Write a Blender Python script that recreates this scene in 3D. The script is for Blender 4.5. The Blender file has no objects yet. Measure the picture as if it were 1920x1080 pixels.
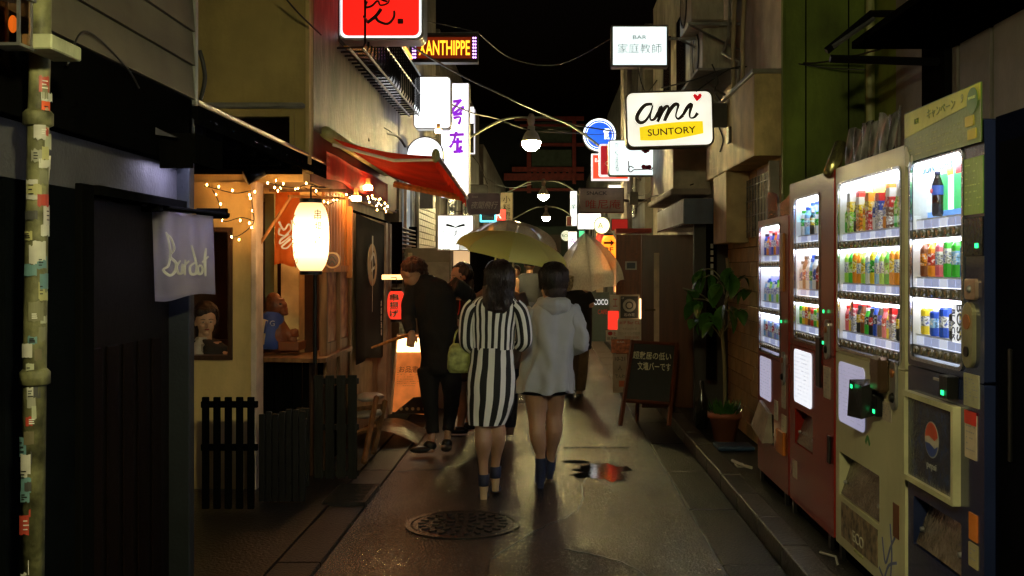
import bpy, bmesh, math, random
from mathutils import Vector, Matrix, noise
random.seed(7)
sc = bpy.context.scene
COL = sc.collection
PI = math.pi
V = Vector
# ---------------------------------------------------------------- camera, sky, exposure
F, CX, CY, EYE = 1930.0, 1023.0, 503.0, 1.5      # focal length in photo pixels, vanishing point, eye height
cam = bpy.data.cameras.new('camera'); camo = bpy.data.objects.new('camera', cam); COL.objects.link(camo)
camo.location = (0, 0, EYE); camo.rotation_euler = (PI/2, 0, 0)
cam.sensor_width = 36; cam.lens = 36*F/1920
cam.shift_x = -(CX-960)/1920; cam.shift_y = -(540-CY)/1920
cam.clip_start = 0.05; cam.clip_end = 400
sc.camera = camo
w = bpy.data.worlds.new('World'); sc.world = w; w.use_nodes = True
nt = w.node_tree; bg = nt.nodes['Background']
sky = nt.nodes.new('ShaderNodeTexSky'); sky.sky_type = 'NISHITA'; sky.sun_disc = False
sky.sun_elevation = math.radians(-4); sky.sun_rotation = math.radians(200)
nt.links.new(sky.outputs[0], bg.inputs[0]); bg.inputs[1].default_value = 0.08
sc.view_settings.view_transform = 'Standard'; sc.view_settings.look = 'None'
sc.view_settings.gamma = 1; sc.view_settings.exposure = 0.2
sc.render.engine = 'CYCLES'
cy = sc.cycles
cy.use_denoising = True; cy.max_bounces = 6; cy.diffuse_bounces = 3; cy.glossy_bounces = 3
cy.transparent_max_bounces = 12; cy.transmission_bounces = 4; cy.sample_clamp_indirect = 4
cy.caustics_reflective = False; cy.caustics_refractive = False; cy.use_light_tree = True

def P(px, py, d):                                 # point at distance d that stands where the photo shows it
    return V(((px-CX)*d/F, d, EYE+(CY-py)*d/F))
def XX(px, d): return (px-CX)*d/F
def ZZ(py, d): return EYE+(CY-py)*d/F

# ---------------------------------------------------------------- materials
MC = {}
def _new(name):
    m = bpy.data.materials.new(name); m.use_nodes = True
    return m, m.node_tree, m.node_tree.nodes['Principled BSDF']
def mat(name, col, rough=.6, metal=0., var=.25, scale=6., bump=.15, bscale=60., coat=0., stretch=(1,1,1), dirt=0., dscale=2., col2=None, spec=.5, sheen=0., alpha=1.):
    if name in MC: return MC[name]
    m, t, b = _new(name); n = t.nodes; L = t.links.new
    tc = n.new('ShaderNodeTexCoord'); mp = n.new('ShaderNodeMapping'); mp.inputs['Scale'].default_value = stretch
    L(tc.outputs['Object'], mp.inputs[0])
    nz = n.new('ShaderNodeTexNoise'); nz.inputs['Scale'].default_value = scale; nz.inputs['Detail'].default_value = 6
    L(mp.outputs[0], nz.inputs[0])
    rp = n.new('ShaderNodeValToRGB')
    a = [max(0, c*(1-var)) for c in col]; c2 = col2 or [min(1, c*(1+var)) for c in col]
    rp.color_ramp.elements[0].color = (*a, 1); rp.color_ramp.elements[0].position = .32
    rp.color_ramp.elements[1].color = (*c2, 1); rp.color_ramp.elements[1].position = .68
    L(nz.outputs[0], rp.inputs[0])
    out = rp.outputs[0]
    if dirt:
        n2 = n.new('ShaderNodeTexNoise'); n2.inputs['Scale'].default_value = dscale; n2.inputs['Detail'].default_value = 8; n2.inputs['Roughness'].default_value = .65
        mp2 = n.new('ShaderNodeMapping'); mp2.inputs['Scale'].default_value = (1, 1, .35); L(tc.outputs['Object'], mp2.inputs[0]); L(mp2.outputs[0], n2.inputs[0])
        r2 = n.new('ShaderNodeValToRGB'); r2.color_ramp.elements[0].position = .45; r2.color_ramp.elements[1].position = .72
        L(n2.outputs[0], r2.inputs[0])
        mx = n.new('ShaderNodeMixRGB'); mx.blend_type = 'MULTIPLY'
        ml = n.new('ShaderNodeMath'); ml.operation = 'MULTIPLY'; ml.inputs[1].default_value = dirt
        L(r2.outputs[0], ml.inputs[0]); L(ml.outputs[0], mx.inputs[0]); L(out, mx.inputs[1]); mx.inputs[2].default_value = (.13, .11, .07, 1)
        out = mx.outputs[0]
    L(out, b.inputs['Base Color'])
    b.inputs['Roughness'].default_value = rough; b.inputs['Metallic'].default_value = metal
    b.inputs['Coat Weight'].default_value = coat; b.inputs['Coat Roughness'].default_value = .08
    b.inputs['Specular IOR Level'].default_value = spec; b.inputs['Sheen Weight'].default_value = sheen
    if bump:
        n3 = n.new('ShaderNodeTexNoise'); n3.inputs['Scale'].default_value = bscale; n3.inputs['Detail'].default_value = 5
        L(mp.outputs[0], n3.inputs[0])
        bp = n.new('ShaderNodeBump'); bp.inputs['Strength'].default_value = bump; bp.inputs['Distance'].default_value = .01
        L(n3.outputs[0], bp.inputs['Height']); L(bp.outputs[0], b.inputs['Normal'])
    MC[name] = m; return m
def cm(col, rough=.5, metal=0.):                   # plain coloured paint or print with a fine grain
    k = 'paint_%02x%02x%02x_%d_%d' % (*[int(255*min(1, c)) for c in col], rough*10, metal*10)
    return mat(k, col, rough, metal, var=.12, scale=20, bump=.05)
def em(name, col, s, base=None, var=.08, scale=3.):
    if name in MC: return MC[name]
    m, t, b = _new(name); n = t.nodes; L = t.links.new
    tc = n.new('ShaderNodeTexCoord'); nz = n.new('ShaderNodeTexNoise'); nz.inputs['Scale'].default_value = scale; nz.inputs['Detail'].default_value = 3
    L(tc.outputs['Object'], nz.inputs[0])
    mr = n.new('ShaderNodeMapRange'); mr.inputs['To Min'].default_value = s*(1-var*2); mr.inputs['To Max'].default_value = s*(1+var*2)
    L(nz.outputs[0], mr.inputs[0]); L(mr.outputs[0], b.inputs['Emission Strength'])
    b.inputs['Base Color'].default_value = (*(base or [c*.5 for c in col]), 1); b.inputs['Emission Color'].default_value = (*col, 1)
    b.inputs['Roughness'].default_value = .35
    MC[name] = m; return m
def glass(name, tint=(1, 1, 1), refl=.12, rough=.03, haze=0., hazecol=(.8, .8, .8)):
    if name in MC: return MC[name]
    m, t, b = _new(name); n = t.nodes; L = t.links.new; n.remove(b)
    tr = n.new('ShaderNodeBsdfTransparent'); tr.inputs[0].default_value = (*tint, 1)
    gl = n.new('ShaderNodeBsdfGlossy'); gl.inputs['Roughness'].default_value = rough
    lw = n.new('ShaderNodeLayerWeight'); lw.inputs[0].default_value = .5
    mx = n.new('ShaderNodeMixShader'); pw = n.new('ShaderNodeMath'); pw.operation = 'POWER'; pw.inputs[1].default_value = 4; L(lw.outputs['Facing'], pw.inputs[0]); ma = n.new('ShaderNodeMath'); ma.operation = 'MULTIPLY_ADD'; ma.inputs[1].default_value = min(.9, refl*2.2); ma.inputs[2].default_value = .03; L(pw.outputs[0], ma.inputs[0]); L(ma.outputs[0], mx.inputs[0]); L(tr.outputs[0], mx.inputs[1]); L(gl.outputs[0], mx.inputs[2])
    o = mx.outputs[0]
    if haze:
        df = n.new('ShaderNodeBsdfTranslucent'); df.inputs[0].default_value = (*hazecol, 1)
        d2 = n.new('ShaderNodeBsdfDiffuse'); d2.inputs[0].default_value = (*hazecol, 1)
        ad = n.new('ShaderNodeMixShader'); ad.inputs[0].default_value = .5; L(df.outputs[0], ad.inputs[1]); L(d2.outputs[0], ad.inputs[2])
        nz = n.new('ShaderNodeTexNoise'); nz.inputs['Scale'].default_value = 25
        mr = n.new('ShaderNodeMapRange'); mr.inputs['To Min'].default_value = haze*.6; mr.inputs['To Max'].default_value = min(1, haze*1.4)
        L(nz.outputs[0], mr.inputs[0])
        m2 = n.new('ShaderNodeMixShader'); L(mr.outputs[0], m2.inputs[0]); L(o, m2.inputs[1]); L(ad.outputs[0], m2.inputs[2]); o = m2.outputs[0]
    L(o, n['Material Output'].inputs[0])
    MC[name] = m; return m
def translucent(name, col, w=.5, var=.15, weave=200., rough=.8):
    if name in MC: return MC[name]
    m = mat(name, col, rough, var=var, scale=4, bump=.15, bscale=weave)
    t = m.node_tree; n = t.nodes; L = t.links.new
    b = n['Principled BSDF']; tl = n.new('ShaderNodeBsdfTranslucent')
    L(b.inputs['Base Color'].links[0].from_socket, tl.inputs[0])
    mx = n.new('ShaderNodeMixShader'); mx.inputs[0].default_value = w
    L(b.outputs[0], mx.inputs[1]); L(tl.outputs[0], mx.inputs[2]); L(mx.outputs[0], n['Material Output'].inputs[0])
    return m

# ---------------------------------------------------------------- geometry helpers
class Fr:                                          # a flat working frame: origin, right, up (normal towards the reader)
    def __init__(s, O, R=(1, 0, 0), U=(0, 0, 1)):
        s.O = V(O); s.R = V(R).normalized(); s.U = V(U).normalized(); s.N = s.R.cross(s.U)
    def p(s, u, v, w=0): return s.O+s.R*u+s.U*v+s.N*w
    def mtx(s):
        m = Matrix.Identity(4)
        for i, a in enumerate((s.R, s.U, s.N)): m.col[i][:3] = a
        m.col[3][:3] = s.O; return m
def roll(O, deg=0, yaw=0):
    a = math.radians(deg); y = math.radians(yaw)
    R = V((math.cos(a), 0, math.sin(a))); U = V((-math.sin(a), 0, math.cos(a)))
    q = Matrix.Rotation(y, 3, 'Z'); return Fr(O, q@R, q@U)
def rr(w, h, r, n=5, cx=0, cy_=0):
    pts = []
    for sx, sy, a0 in ((1, 1, 0), (-1, 1, 90), (-1, -1, 180), (1, -1, 270)):
        for i in range(n+1):
            a = math.radians(a0+90*i/n)
            pts.append((cx+sx*(w/2-r)+r*math.cos(a), cy_+sy*(h/2-r)+r*math.sin(a)))
    return pts
def circ(r, n=28, cx=0, cy_=0, ry=None): return [(cx+r*math.cos(2*PI*i/n), cy_+(ry or r)*math.sin(2*PI*i/n)) for i in range(n)]
class B:
    def __init__(s): s.bm = bmesh.new()
    def hexa(s, c): s._hexa(c); return s
    def _hexa(s, c):                                # 8 corners, bottom loop then top loop
        v = [s.bm.verts.new(x) for x in c]
        for f in ((3, 2, 1, 0), (4, 5, 6, 7), (0, 1, 5, 4), (1, 2, 6, 5), (2, 3, 7, 6), (3, 0, 4, 7)): s.bm.faces.new([v[i] for i in f])
        return v
    def bev(s, vs, r, seg=1):
        if r <= 0: return
        es = set(e for v in vs for e in v.link_edges)
        bmesh.ops.bevel(s.bm, geom=list(es), offset=r, segments=seg, affect='EDGES', profile=.6)
    def bx(s, x0, x1, y0, y1, z0, z1, b=0, seg=1):
        v = s._hexa([(x0, y0, z0), (x1, y0, z0), (x1, y1, z0), (x0, y1, z0), (x0, y0, z1), (x1, y0, z1), (x1, y1, z1), (x0, y1, z1)])
        s.bev(v, b, seg); return s
    def fb(s, f, u0, u1, v0, v1, w0, w1, b=0, seg=1):
        v = s._hexa([f.p(u0, v0, w0), f.p(u1, v0, w0), f.p(u1, v1, w0), f.p(u0, v1, w0), f.p(u0, v0, w1), f.p(u1, v0, w1), f.p(u1, v1, w1), f.p(u0, v1, w1)])
        s.bev(v, b, seg); return s
    def pr(s, f, pts, w0, w1, b=0):                # prism of a 2-D outline
        a = [s.bm.verts.new(f.p(u, v, w0)) for u, v in pts]; c = [s.bm.verts.new(f.p(u, v, w1)) for u, v in pts]
        n = len(pts)
        s.bm.faces.new(a[::-1]); top = s.bm.faces.new(c)
        for i in range(n): s.bm.faces.new((a[i], a[(i+1) % n], c[(i+1) % n], c[i]))
        if b: bmesh.ops.bevel(s.bm, geom=list(top.edges), offset=b, segments=2, affect='EDGES', profile=.6)
        return s
    def ring(s, f, po, pi_, w0, w1):               # frame between two outlines with the same number of points
        n = len(po); q = [[s.bm.verts.new(f.p(u, v, ww)) for u, v in pp] for pp in (po, pi_) for ww in (w0, w1)]
        for i in range(n):
            j = (i+1) % n
            s.bm.faces.new((q[1][i], q[1][j], q[3][j], q[3][i])); s.bm.faces.new((q[0][j], q[0][i], q[2][i], q[2][j]))
            s.bm.faces.new((q[0][i], q[0][j], q[1][j], q[1][i])); s.bm.faces.new((q[2][j], q[2][i], q[3][i], q[3][j]))
        return s
    def loft(s, rings, caps=True, close=True):
        vs = [[s.bm.verts.new(p) for p in r] for r in rings]; n = len(vs[0])
        for a, b in zip(vs, vs[1:]):
            for i in range(n if close else n-1):
                j = (i+1) % n; s.bm.faces.new((a[i], a[j], b[j], b[i]))
        if caps and close: s.bm.faces.new(vs[0][::-1]); s.bm.faces.new(vs[-1])
        return s
    def tube(s, pts, r, n=8, caps=True, flat=1.):
        pts = [V(p) for p in pts]; rings = []; up = None
        for i, p in enumerate(pts):
            t = (pts[min(i+1, len(pts)-1)]-pts[max(i-1, 0)])
            t = t.normalized() if t.length > 1e-9 else V((0, 0, 1))
            if up is None:
                up = V((0, 0, 1)) if abs(t.z) < .9 else V((0, 1, 0))
            a = t.cross(up)
            if a.length < 1e-6: a = t.orthogonal()
            a.normalize(); b = a.cross(t); up = b
            rad = r[i] if isinstance(r, (list, tuple)) else r
            rings.append([p+a*math.cos(2*PI*k/n)*rad+b*math.sin(2*PI*k/n)*rad*flat for k in range(n)])
        s.loft(rings, caps); return s
    def lathe(s, c, prof, n=16, axis=(0, 0, 1), caps=True):
        ax = V(axis).normalized(); a = ax.orthogonal().normalized(); b = ax.cross(a); c = V(c)
        s.loft([[c+ax*z+(a*math.cos(2*PI*k/n)+b*math.sin(2*PI*k/n))*max(r, 1e-4) for k in range(n)] for r, z in prof], caps); return s
    def ell(s, c, rx, ry, rz, n=14, m=10, rot=None):
        c = V(c); rings = []
        for j in range(m+1):
            ph = -PI/2+PI*j/m; cr = max(math.cos(ph), 1e-3)
            ring_ = []
            for i in range(n):
                a = 2*PI*i/n; q = V((rx*cr*math.cos(a), ry*cr*math.sin(a), rz*math.sin(ph)))
                if rot: q = rot@q
                ring_.append(c+q)
            rings.append(ring_)
        s.loft(rings); return s
    def face(s, pts):
        s.bm.faces.new([s.bm.verts.new(p) for p in pts]); return s
    def sheet(s, fn, nu, nv, th=0):                # grid surface fn(a,b) with a,b in 0..1
        g = [[s.bm.verts.new(fn(i/nu, j/nv)) for j in range(nv+1)] for i in range(nu+1)]
        fs = [s.bm.faces.new((g[i][j], g[i+1][j], g[i+1][j+1], g[i][j+1])) for i in range(nu) for j in range(nv)]
        if th: bmesh.ops.solidify(s.bm, geom=fs, thickness=th)
        return s
    def stroke(s, f, pts, wd, w0=.001, w1=.003, sm=4):   # a brushed line lying on the frame
        if sm > 1 and len(pts) > 2: pts = smooth(pts, sm)
        n = len(pts); Lf, Rt = [], []
        for i, (u, v) in enumerate(pts):
            a = pts[max(i-1, 0)]; b = pts[min(i+1, n-1)]; du, dv = b[0]-a[0], b[1]-a[1]; l = math.hypot(du, dv) or 1
            ww = (wd(i/(n-1)) if callable(wd) else wd)/2
            Lf.append((u-dv/l*ww, v+du/l*ww)); Rt.append((u+dv/l*ww, v-du/l*ww))
        for i in range(n-1):
            q = [Lf[i], Rt[i], Rt[i+1], Lf[i+1]]
            s.hexa([f.p(x, y, w0) for x, y in q]+[f.p(x, y, w1+.0004*(i % 2)) for x, y in q])
        return s
    def out(s, name, m, parent=None, smooth_=False, kind=None, label=None):
        bmesh.ops.recalc_face_normals(s.bm, faces=s.bm.faces[:])
        me = bpy.data.meshes.new(name); s.bm.to_mesh(me); s.bm.free()
        return link(name, me, m, parent, smooth_, kind, label)
def smooth(pts, k):                                 # Catmull-Rom through 2-D or 3-D points
    out = []; n = len(pts); P_ = [V(p) for p in pts]
    for i in range(n-1):
        a, b, c, d = P_[max(i-1, 0)], P_[i], P_[i+1], P_[min(i+2, n-1)]
        for j in range(k):
            t = j/k; out.append(.5*((2*b)+(c-a)*t+(2*a-5*b+4*c-d)*t*t+(3*b-a-3*c+d)*t**3))
    out.append(P_[-1]); return [tuple(p) for p in out]
def rootm(o):
    while o.parent: o = o.parent
    return o.matrix_basis
def link(name, me, m, parent=None, smooth_=False, kind=None, label=None):
    if m is not None:
        for x in (m if isinstance(m, (list, tuple)) else [m]): me.materials.append(x)
    if smooth_:
        me.polygons.foreach_set('use_smooth', [True]*len(me.polygons))
    o = bpy.data.objects.new(name, me); COL.objects.link(o)
    if parent is not None:
        me.transform(rootm(parent).inverted()); o.parent = parent
    elif me.vertices:
        xs = [v.co for v in me.vertices]
        c = V((sum(v.x for v in xs)/len(xs), sum(v.y for v in xs)/len(xs), min(v.z for v in xs)))
        me.transform(Matrix.Translation(-c)); o.location = c
    if kind: o['kind'] = kind
    if label: o['label'] = label
    return o
def thing(name, label, cat, loc, group=None, rz=0):
    o = bpy.data.objects.new(name, None); COL.objects.link(o); o.location = loc; o.rotation_euler = (0, 0, rz)
    o.empty_display_size = .1
    return tag(o, label, cat, group)
def tag(o, label, cat, group=None):
    o['label'] = label; o['category'] = cat
    if group: o['group'] = group
    return o
def struct(o): o['kind'] = 'structure'; return o
_fc = bpy.data.curves.new('lettering', 'FONT'); _fo = bpy.data.objects.new('lettering', _fc)
_tc = {}
def text(f, s, u, v, h, m, parent, wd=None, ext=.0008, w=.001, shear=0, bold=0, vert=False, name='lettering', rot=0, fit=True):
    """lettering of height h (and width wd) centred at u,v on the frame"""
    if vert:
        n = len(s); step = h/n; bb = []
        for i, ch in enumerate(s):
            if ch != ' ': bb.append(_tmesh(ch, step*.86, wd or step*.86, u, v+h/2-step*(i+.5), ext, w, shear, bold, 0, wd is not None))
        bm = bmesh.new()
        for me in bb: bm.from_mesh(me); bpy.data.meshes.remove(me)
        me = bpy.data.meshes.new(name); bm.to_mesh(me); bm.free()
    else: me = _tmesh(s, h, wd, u, v, ext, w, shear, bold, rot, True)
    me.transform(f.mtx()); me.name = name
    return link(name, me, m, parent)
def _tmesh(s, h, wd, u, v, ext, w, shear, bold, rot, fit):
    k = (s, shear, bold)
    if k not in _tc:
        _fc.body = s; _fc.size = 1; _fc.shear = shear; _fc.offset = bold; _fc.extrude = .5; _fc.resolution_u = 3; _fc.align_x = 'LEFT'
        _tc[k] = bpy.data.meshes.new_from_object(_fo)
    me = _tc[k].copy(); me.materials.clear()
    xs = [p.co.x for p in me.vertices]; ys = [p.co.y for p in me.vertices]
    if not xs: return me
    x0, x1, y0, y1 = min(xs), max(xs), min(ys), max(ys)
    sy = h/max(y1-y0, .05); sx = (wd/max(x1-x0, .05)) if wd else sy
    if not fit: sx = sy = min(h, h)/.9
    if not wd and (s in 'ー一・' ): sx = sy = h/.9
    T = Matrix.Translation((u, v, w))@Matrix.Rotation(rot, 4, 'Z')@Matrix.Diagonal((sx, sy, ext*2, 1))@Matrix.Translation((-(x0+x1)/2, -(y0+y1)/2, .5))
    me.transform(T); return me
def cable(name, label, pts, r, m, parent=None, k=6, n=6):
    o = B().tube(smooth(pts, k), r, n).out(name, m, parent, True)
    if label: tag(o, label, 'cable')
    return o
def px2(f, d, pts):                                 # photo pixels -> coordinates on a frontal frame at distance d
    return [(XX(a, d)-f.O.x, ZZ(b, d)-f.O.z) for a, b in pts]
def copy_tree(o, parent=None, loc=None):
    c = o.copy(); COL.objects.link(c); c.parent = parent
    if loc is not None: c.location = loc
    for ch in list(o.children): copy_tree(ch, c)
    return c

# ---------------------------------------------------------------- shared materials
black = mat('black_metal', (.006, .006, .007), .4, .3, bump=.1)
matte = mat('black_painted_wood', (.004, .004, .004), .7, bump=.4, stretch=(1, 1, .1), bscale=30, spec=0)
steel = mat('grey_steel', (.32, .32, .33), .35, .8, bump=.1)
alu = mat('aluminium_frame', (.45, .44, .42), .4, .7, bump=.08)
darkframe = mat('dark_sign_frame', (.05, .045, .04), .45, .4)
wire = mat('black_rubber_cable', (.02, .018, .016), .5, bump=.05)
concrete = mat('stained_concrete', (.30, .28, .25), .7, var=.3, scale=3, bump=.35, bscale=25, dirt=.7)
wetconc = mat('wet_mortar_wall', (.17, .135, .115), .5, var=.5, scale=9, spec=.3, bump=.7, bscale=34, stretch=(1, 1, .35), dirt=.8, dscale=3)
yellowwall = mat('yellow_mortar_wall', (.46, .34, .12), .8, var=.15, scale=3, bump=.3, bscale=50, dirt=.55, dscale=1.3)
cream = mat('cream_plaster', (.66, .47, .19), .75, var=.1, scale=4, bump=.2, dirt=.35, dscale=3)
greenwall = mat('olive_mortar_wall', (.15, .21, .03), .75, var=.3, scale=2.5, bump=.3, bscale=45, dirt=.85, dscale=1.6)
beige = mat('beige_weathered_mortar', (.58, .45, .20), .6, var=.25, scale=5, bump=.5, bscale=35, dirt=.75, dscale=3)
wood = mat('weathered_wood', (.20, .10, .04), .55, var=.4, scale=4, bump=.4, bscale=20, stretch=(6, 6, .6))
warmwood = mat('orange_wood', (.50, .20, .05), .5, var=.35, scale=4, bump=.3, bscale=20, stretch=(8, 8, .6))
darkwood = mat('dark_brown_wood', (.055, .024, .012), .35, var=.4, scale=4, bump=.3, bscale=18, stretch=(8, 8, .7))
paper = mat('white_paper', (.68, .66, .60), .7, bump=.1)
ink = mat('black_ink', (.012, .011, .012), .6, bump=.05)
redink = mat('red_ink', (.5, .02, .015), .5, bump=.05)
whiteink = mat('white_ink', (.75, .74, .70), .6, bump=.05)
pane = glass('window_glass', (.75, .78, .76), .25)
# ---------------------------------------------------------------- ground
def ground_mat():
    m, t, b = _new('wet_asphalt'); n = t.nodes; L = t.links.new
    tc = n.new('ShaderNodeTexCoord')
    def nz(s, det=4, rough=.5, off=0):
        x = n.new('ShaderNodeTexNoise'); x.inputs['Scale'].default_value = s; x.inputs['Detail'].default_value = det; x.inputs['Roughness'].default_value = rough
        mp = n.new('ShaderNodeMapping'); mp.inputs['Location'].default_value = (off, off*.7, 0); L(tc.outputs['Object'], mp.inputs[0]); L(mp.outputs[0], x.inputs[0]); return x
    big = nz(.9, 2, .5, 3); fine = nz(95, 3, .7); mid = nz(34, 4, .75)
    vor = n.new('ShaderNodeTexVoronoi'); vor.inputs['Scale'].default_value = 66; vor.inputs['Randomness'].default_value = 1; L(tc.outputs['Object'], vor.inputs[0])
    cr = n.new('ShaderNodeValToRGB'); cr.color_ramp.elements[0].color = (.005, .005, .005, 1); cr.color_ramp.elements[1].color = (.022, .021, .019, 1)
    L(fine.outputs[0], cr.inputs[0])
    v2 = n.new('ShaderNodeTexVoronoi'); v2.inputs['Scale'].default_value = 90; L(tc.outputs['Object'], v2.inputs[0])
    sv = n.new('ShaderNodeSeparateColor'); L(v2.outputs['Color'], sv.inputs[0])
    gt = n.new('ShaderNodeMapRange'); gt.inputs['From Min'].default_value = .8; gt.inputs['From Max'].default_value = 1; L(sv.outputs[0], gt.inputs[0])
    mxa = n.new('ShaderNodeMixRGB'); L(gt.outputs[0], mxa.inputs[0]); L(cr.outputs[0], mxa.inputs[1]); mxa.inputs[2].default_value = (.07, .064, .055, 1)
    L(mxa.outputs[0], b.inputs['Base Color'])
    pm = n.new('ShaderNodeMapRange'); pm.inputs['From Min'].default_value = .25; pm.inputs['From Max'].default_value = .75; pm.clamp = False   # 0 = standing water
    L(big.outputs[0], pm.inputs[0])
    ro = n.new('ShaderNodeMapRange'); ro.inputs['To Min'].default_value = .05; ro.inputs['To Max'].default_value = .24; L(pm.outputs[0], ro.inputs[0])
    L(ro.outputs[0], b.inputs['Roughness'])
    add = n.new('ShaderNodeMath'); add.operation = 'MULTIPLY_ADD'; L(vor.outputs['Distance'], add.inputs[0]); add.inputs[1].default_value = .7; L(mid.outputs[0], add.inputs[2])
    st = n.new('ShaderNodeMapRange'); st.inputs['To Min'].default_value = .5; st.inputs['To Max'].default_value = 1.05; L(pm.outputs[0], st.inputs[0])
    bp = n.new('ShaderNodeBump'); bp.inputs['Distance'].default_value = .0082; L(st.outputs[0], bp.inputs['Strength']); L(add.outputs[0], bp.inputs['Height'])
    L(bp.outputs[0], b.inputs['Normal']); b.inputs['Specular IOR Level'].default_value = .6
    b.inputs['Coat Weight'].default_value = .0
    return m
asph = ground_mat()
wetslab = mat('wet_concrete_slab', (.010, .0095, .008), .36, var=.6, scale=7, bump=.8, bscale=70, spec=.22)
kerbm = mat('wet_kerb_stone', (.035, .032, .026), .34, var=.5, scale=9, bump=.6, bscale=50, spec=.4)
B().sheet(lambda a, b: V((-60+120*a, -20+160*b, -.012)), 4, 4).out('ground', asph, kind='structure')
B().bx(-1.13, .888, -3, 60, -.25, 0).out('road', asph, kind='structure')
g = B()
y = -2.0
while y < 40:
    g.bx(.894, 1.186, y+.004, y+1.196, -.2, .002+random.uniform(-.002, .002), .006); y += 1.2
g.out('gutter_strip', wetslab, kind='structure')
k = struct(bpy.data.objects.new('kerb', None)); COL.objects.link(k)
y = -2.0
i = 0
while y < 30:
    B().bx(1.19, 1.33, y+.004, y+.596, -.2, .10+random.uniform(-.003, .003), .012, 2).out('kerb_stone', kerbm, k); y += .6
B().bx(1.334, 4, -3, 40, -.2, .085).out('pavement', wetslab, kind='structure')
g = B(); y = -2.0
while y < 40:
    g.bx(-1.36, -1.136, y+.004, y+.796, -.2, .012+random.uniform(-.003, .003), .006); y += .8
g.out('side_gutter', wetslab, kind='structure')
B().bx(-5, -1.364, -3, 40, -.2, .02).out('left_pavement', mat('black_wet_paving', (.010, .009, .008), .30, spec=.25, var=.4, scale=6, bump=.7, bscale=60), kind='structure')
for (x0, x1, y0, y1, lab) in ((-1.02, -.28, 3.9, 5.35, 'darker'), (.15, .70, 8.6, 10.4, 'darker'), (-.9, .1, 11.5, 13.2, 'darker')):
    b = B(); b.pr(Fr((0, 0, .001), (1, 0, 0), (0, 1, 0)), [(x0, y0), (x1, y0+.02), (x1-.01, y1), (x0+.02, y1-.02)], 0, .0035)
    b.out('asphalt_patch', asph, kind='structure')
def crack(pts, wd):
    b = B(); q = smooth([(a, c_) for a, c_ in pts], 10); f = Fr((0, 0, 0), (1, 0, 0), (0, 1, 0)); q = [(a+.015*noise.noise(V((a*20, c_*20, 1))), c_+.015*noise.noise(V((a*20, c_*20, 7)))) for a, c_ in q]
    b.stroke(f, q, lambda t: wd*(.5+.8*abs(noise.noise(V((t*14, 2, 2))))), .0005, .0022, 1); b.out('asphalt_crack', mat('crack_tar', (.004, .004, .004), .5), kind='structure')
crack([(-.28, 5.3), (-.05, 5.9), (.2, 6.4), (.28, 7.3), (.5, 8.1), (.44, 8.9)], .008); crack([(.86, 4.2), (.60, 4.6), (.42, 5.2), (.1, 5.5)], .006); crack([(-1.1, 7.6), (-.7, 7.8), (-.5, 8.4)], .006)
# manhole cover
mc = V((XX(868, 6.03), 6.03, .0))
t = thing('manhole_cover', 'round wet iron manhole cover set in the asphalt near the front', 'manhole cover', mc)
iron = mat('wet_cast_iron', (.045, .04, .035), .25, .6, bump=.5, bscale=40)
B().lathe(mc, [(.335, -.02), (.335, .006), (.305, .006), (.305, -.002)], 48, caps=False).out('rim', iron, t)
b = B(); b.lathe(mc, [(.298, -.02), (.298, .004), (.29, .006)], 48)
for rr_ in (.08, .16, .24):
    n_ = int(rr_*95)
    for i in range(n_):
        a = 2*PI*i/n_; c = mc+V((math.cos(a)*rr_, math.sin(a)*rr_, .006)); tt = V((-math.sin(a), math.cos(a), 0)); nn = V((math.cos(a), math.sin(a), 0))
        b.hexa([c+tt*x*.012+nn*y_*.022+V((0, 0, z)) for z in (0, .007) for x, y_ in ((-1, -1), (1, -1), (1, 1), (-1, 1))])
b.out('lid', iron, t)
# puddle in a shallow hollow
def puddle(name, label, px, py, rx, ry, seed, z=.003):
    d = EYE*F/(py-CY); c = V((XX(px, d), d, z)); pts = []
    for i in range(150):
        a = 2*PI*i/150; q = 1+.6*noise.noise(V((math.cos(a)*1.3+seed, math.sin(a)*1.3, seed)))+.45*noise.noise(V((math.cos(a)*4, math.sin(a)*4+seed, 3)))+.22*noise.noise(V((math.cos(a)*12, math.sin(a)*12+seed, 3)))
        pts.append(c+V((math.cos(a)*rx*q, math.sin(a)*ry*q, 0)))
    o = B().face(pts).out(name, water); tag(o, label, 'puddle'); return o
water = mat('standing_water', (.008, .008, .008), .05, var=.1, bump=.12, bscale=22, spec=.8)
puddle('puddle', 'dark puddle mirroring the red glow in the middle of the lane', 1135, 884, .21, .30, 3)
puddle('puddle', 'thin dark puddle left of the mirror puddle behind the blue boots', 1075, 866, .10, .06, 8)
puddle('puddle', 'small puddle beside the front chalkboard leg on the lane', 1118, 792, .10, .12, 5)
# drain grate and picket of slots on the left
t = thing('drain_grate', 'rusty iron drain grate in the left gutter by the wooden pallet', 'drain grate', (-1.24, 6.75, .02))
B().bx(-1.40, -1.13, 6.45, 6.48, 0, .034).bx(-1.40, -1.13, 6.98, 7.01, 0, .034).bx(-1.40, -1.37, 6.48, 6.98, 0, .034).bx(-1.16, -1.13, 6.48, 6.98, 0, .034).out('frame', iron, t)
for i in range(11):
    B().bx(-1.37, -1.16, 6.50+i*.044, 6.518+i*.044, .012, .032).out('bar', iron, t)

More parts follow.
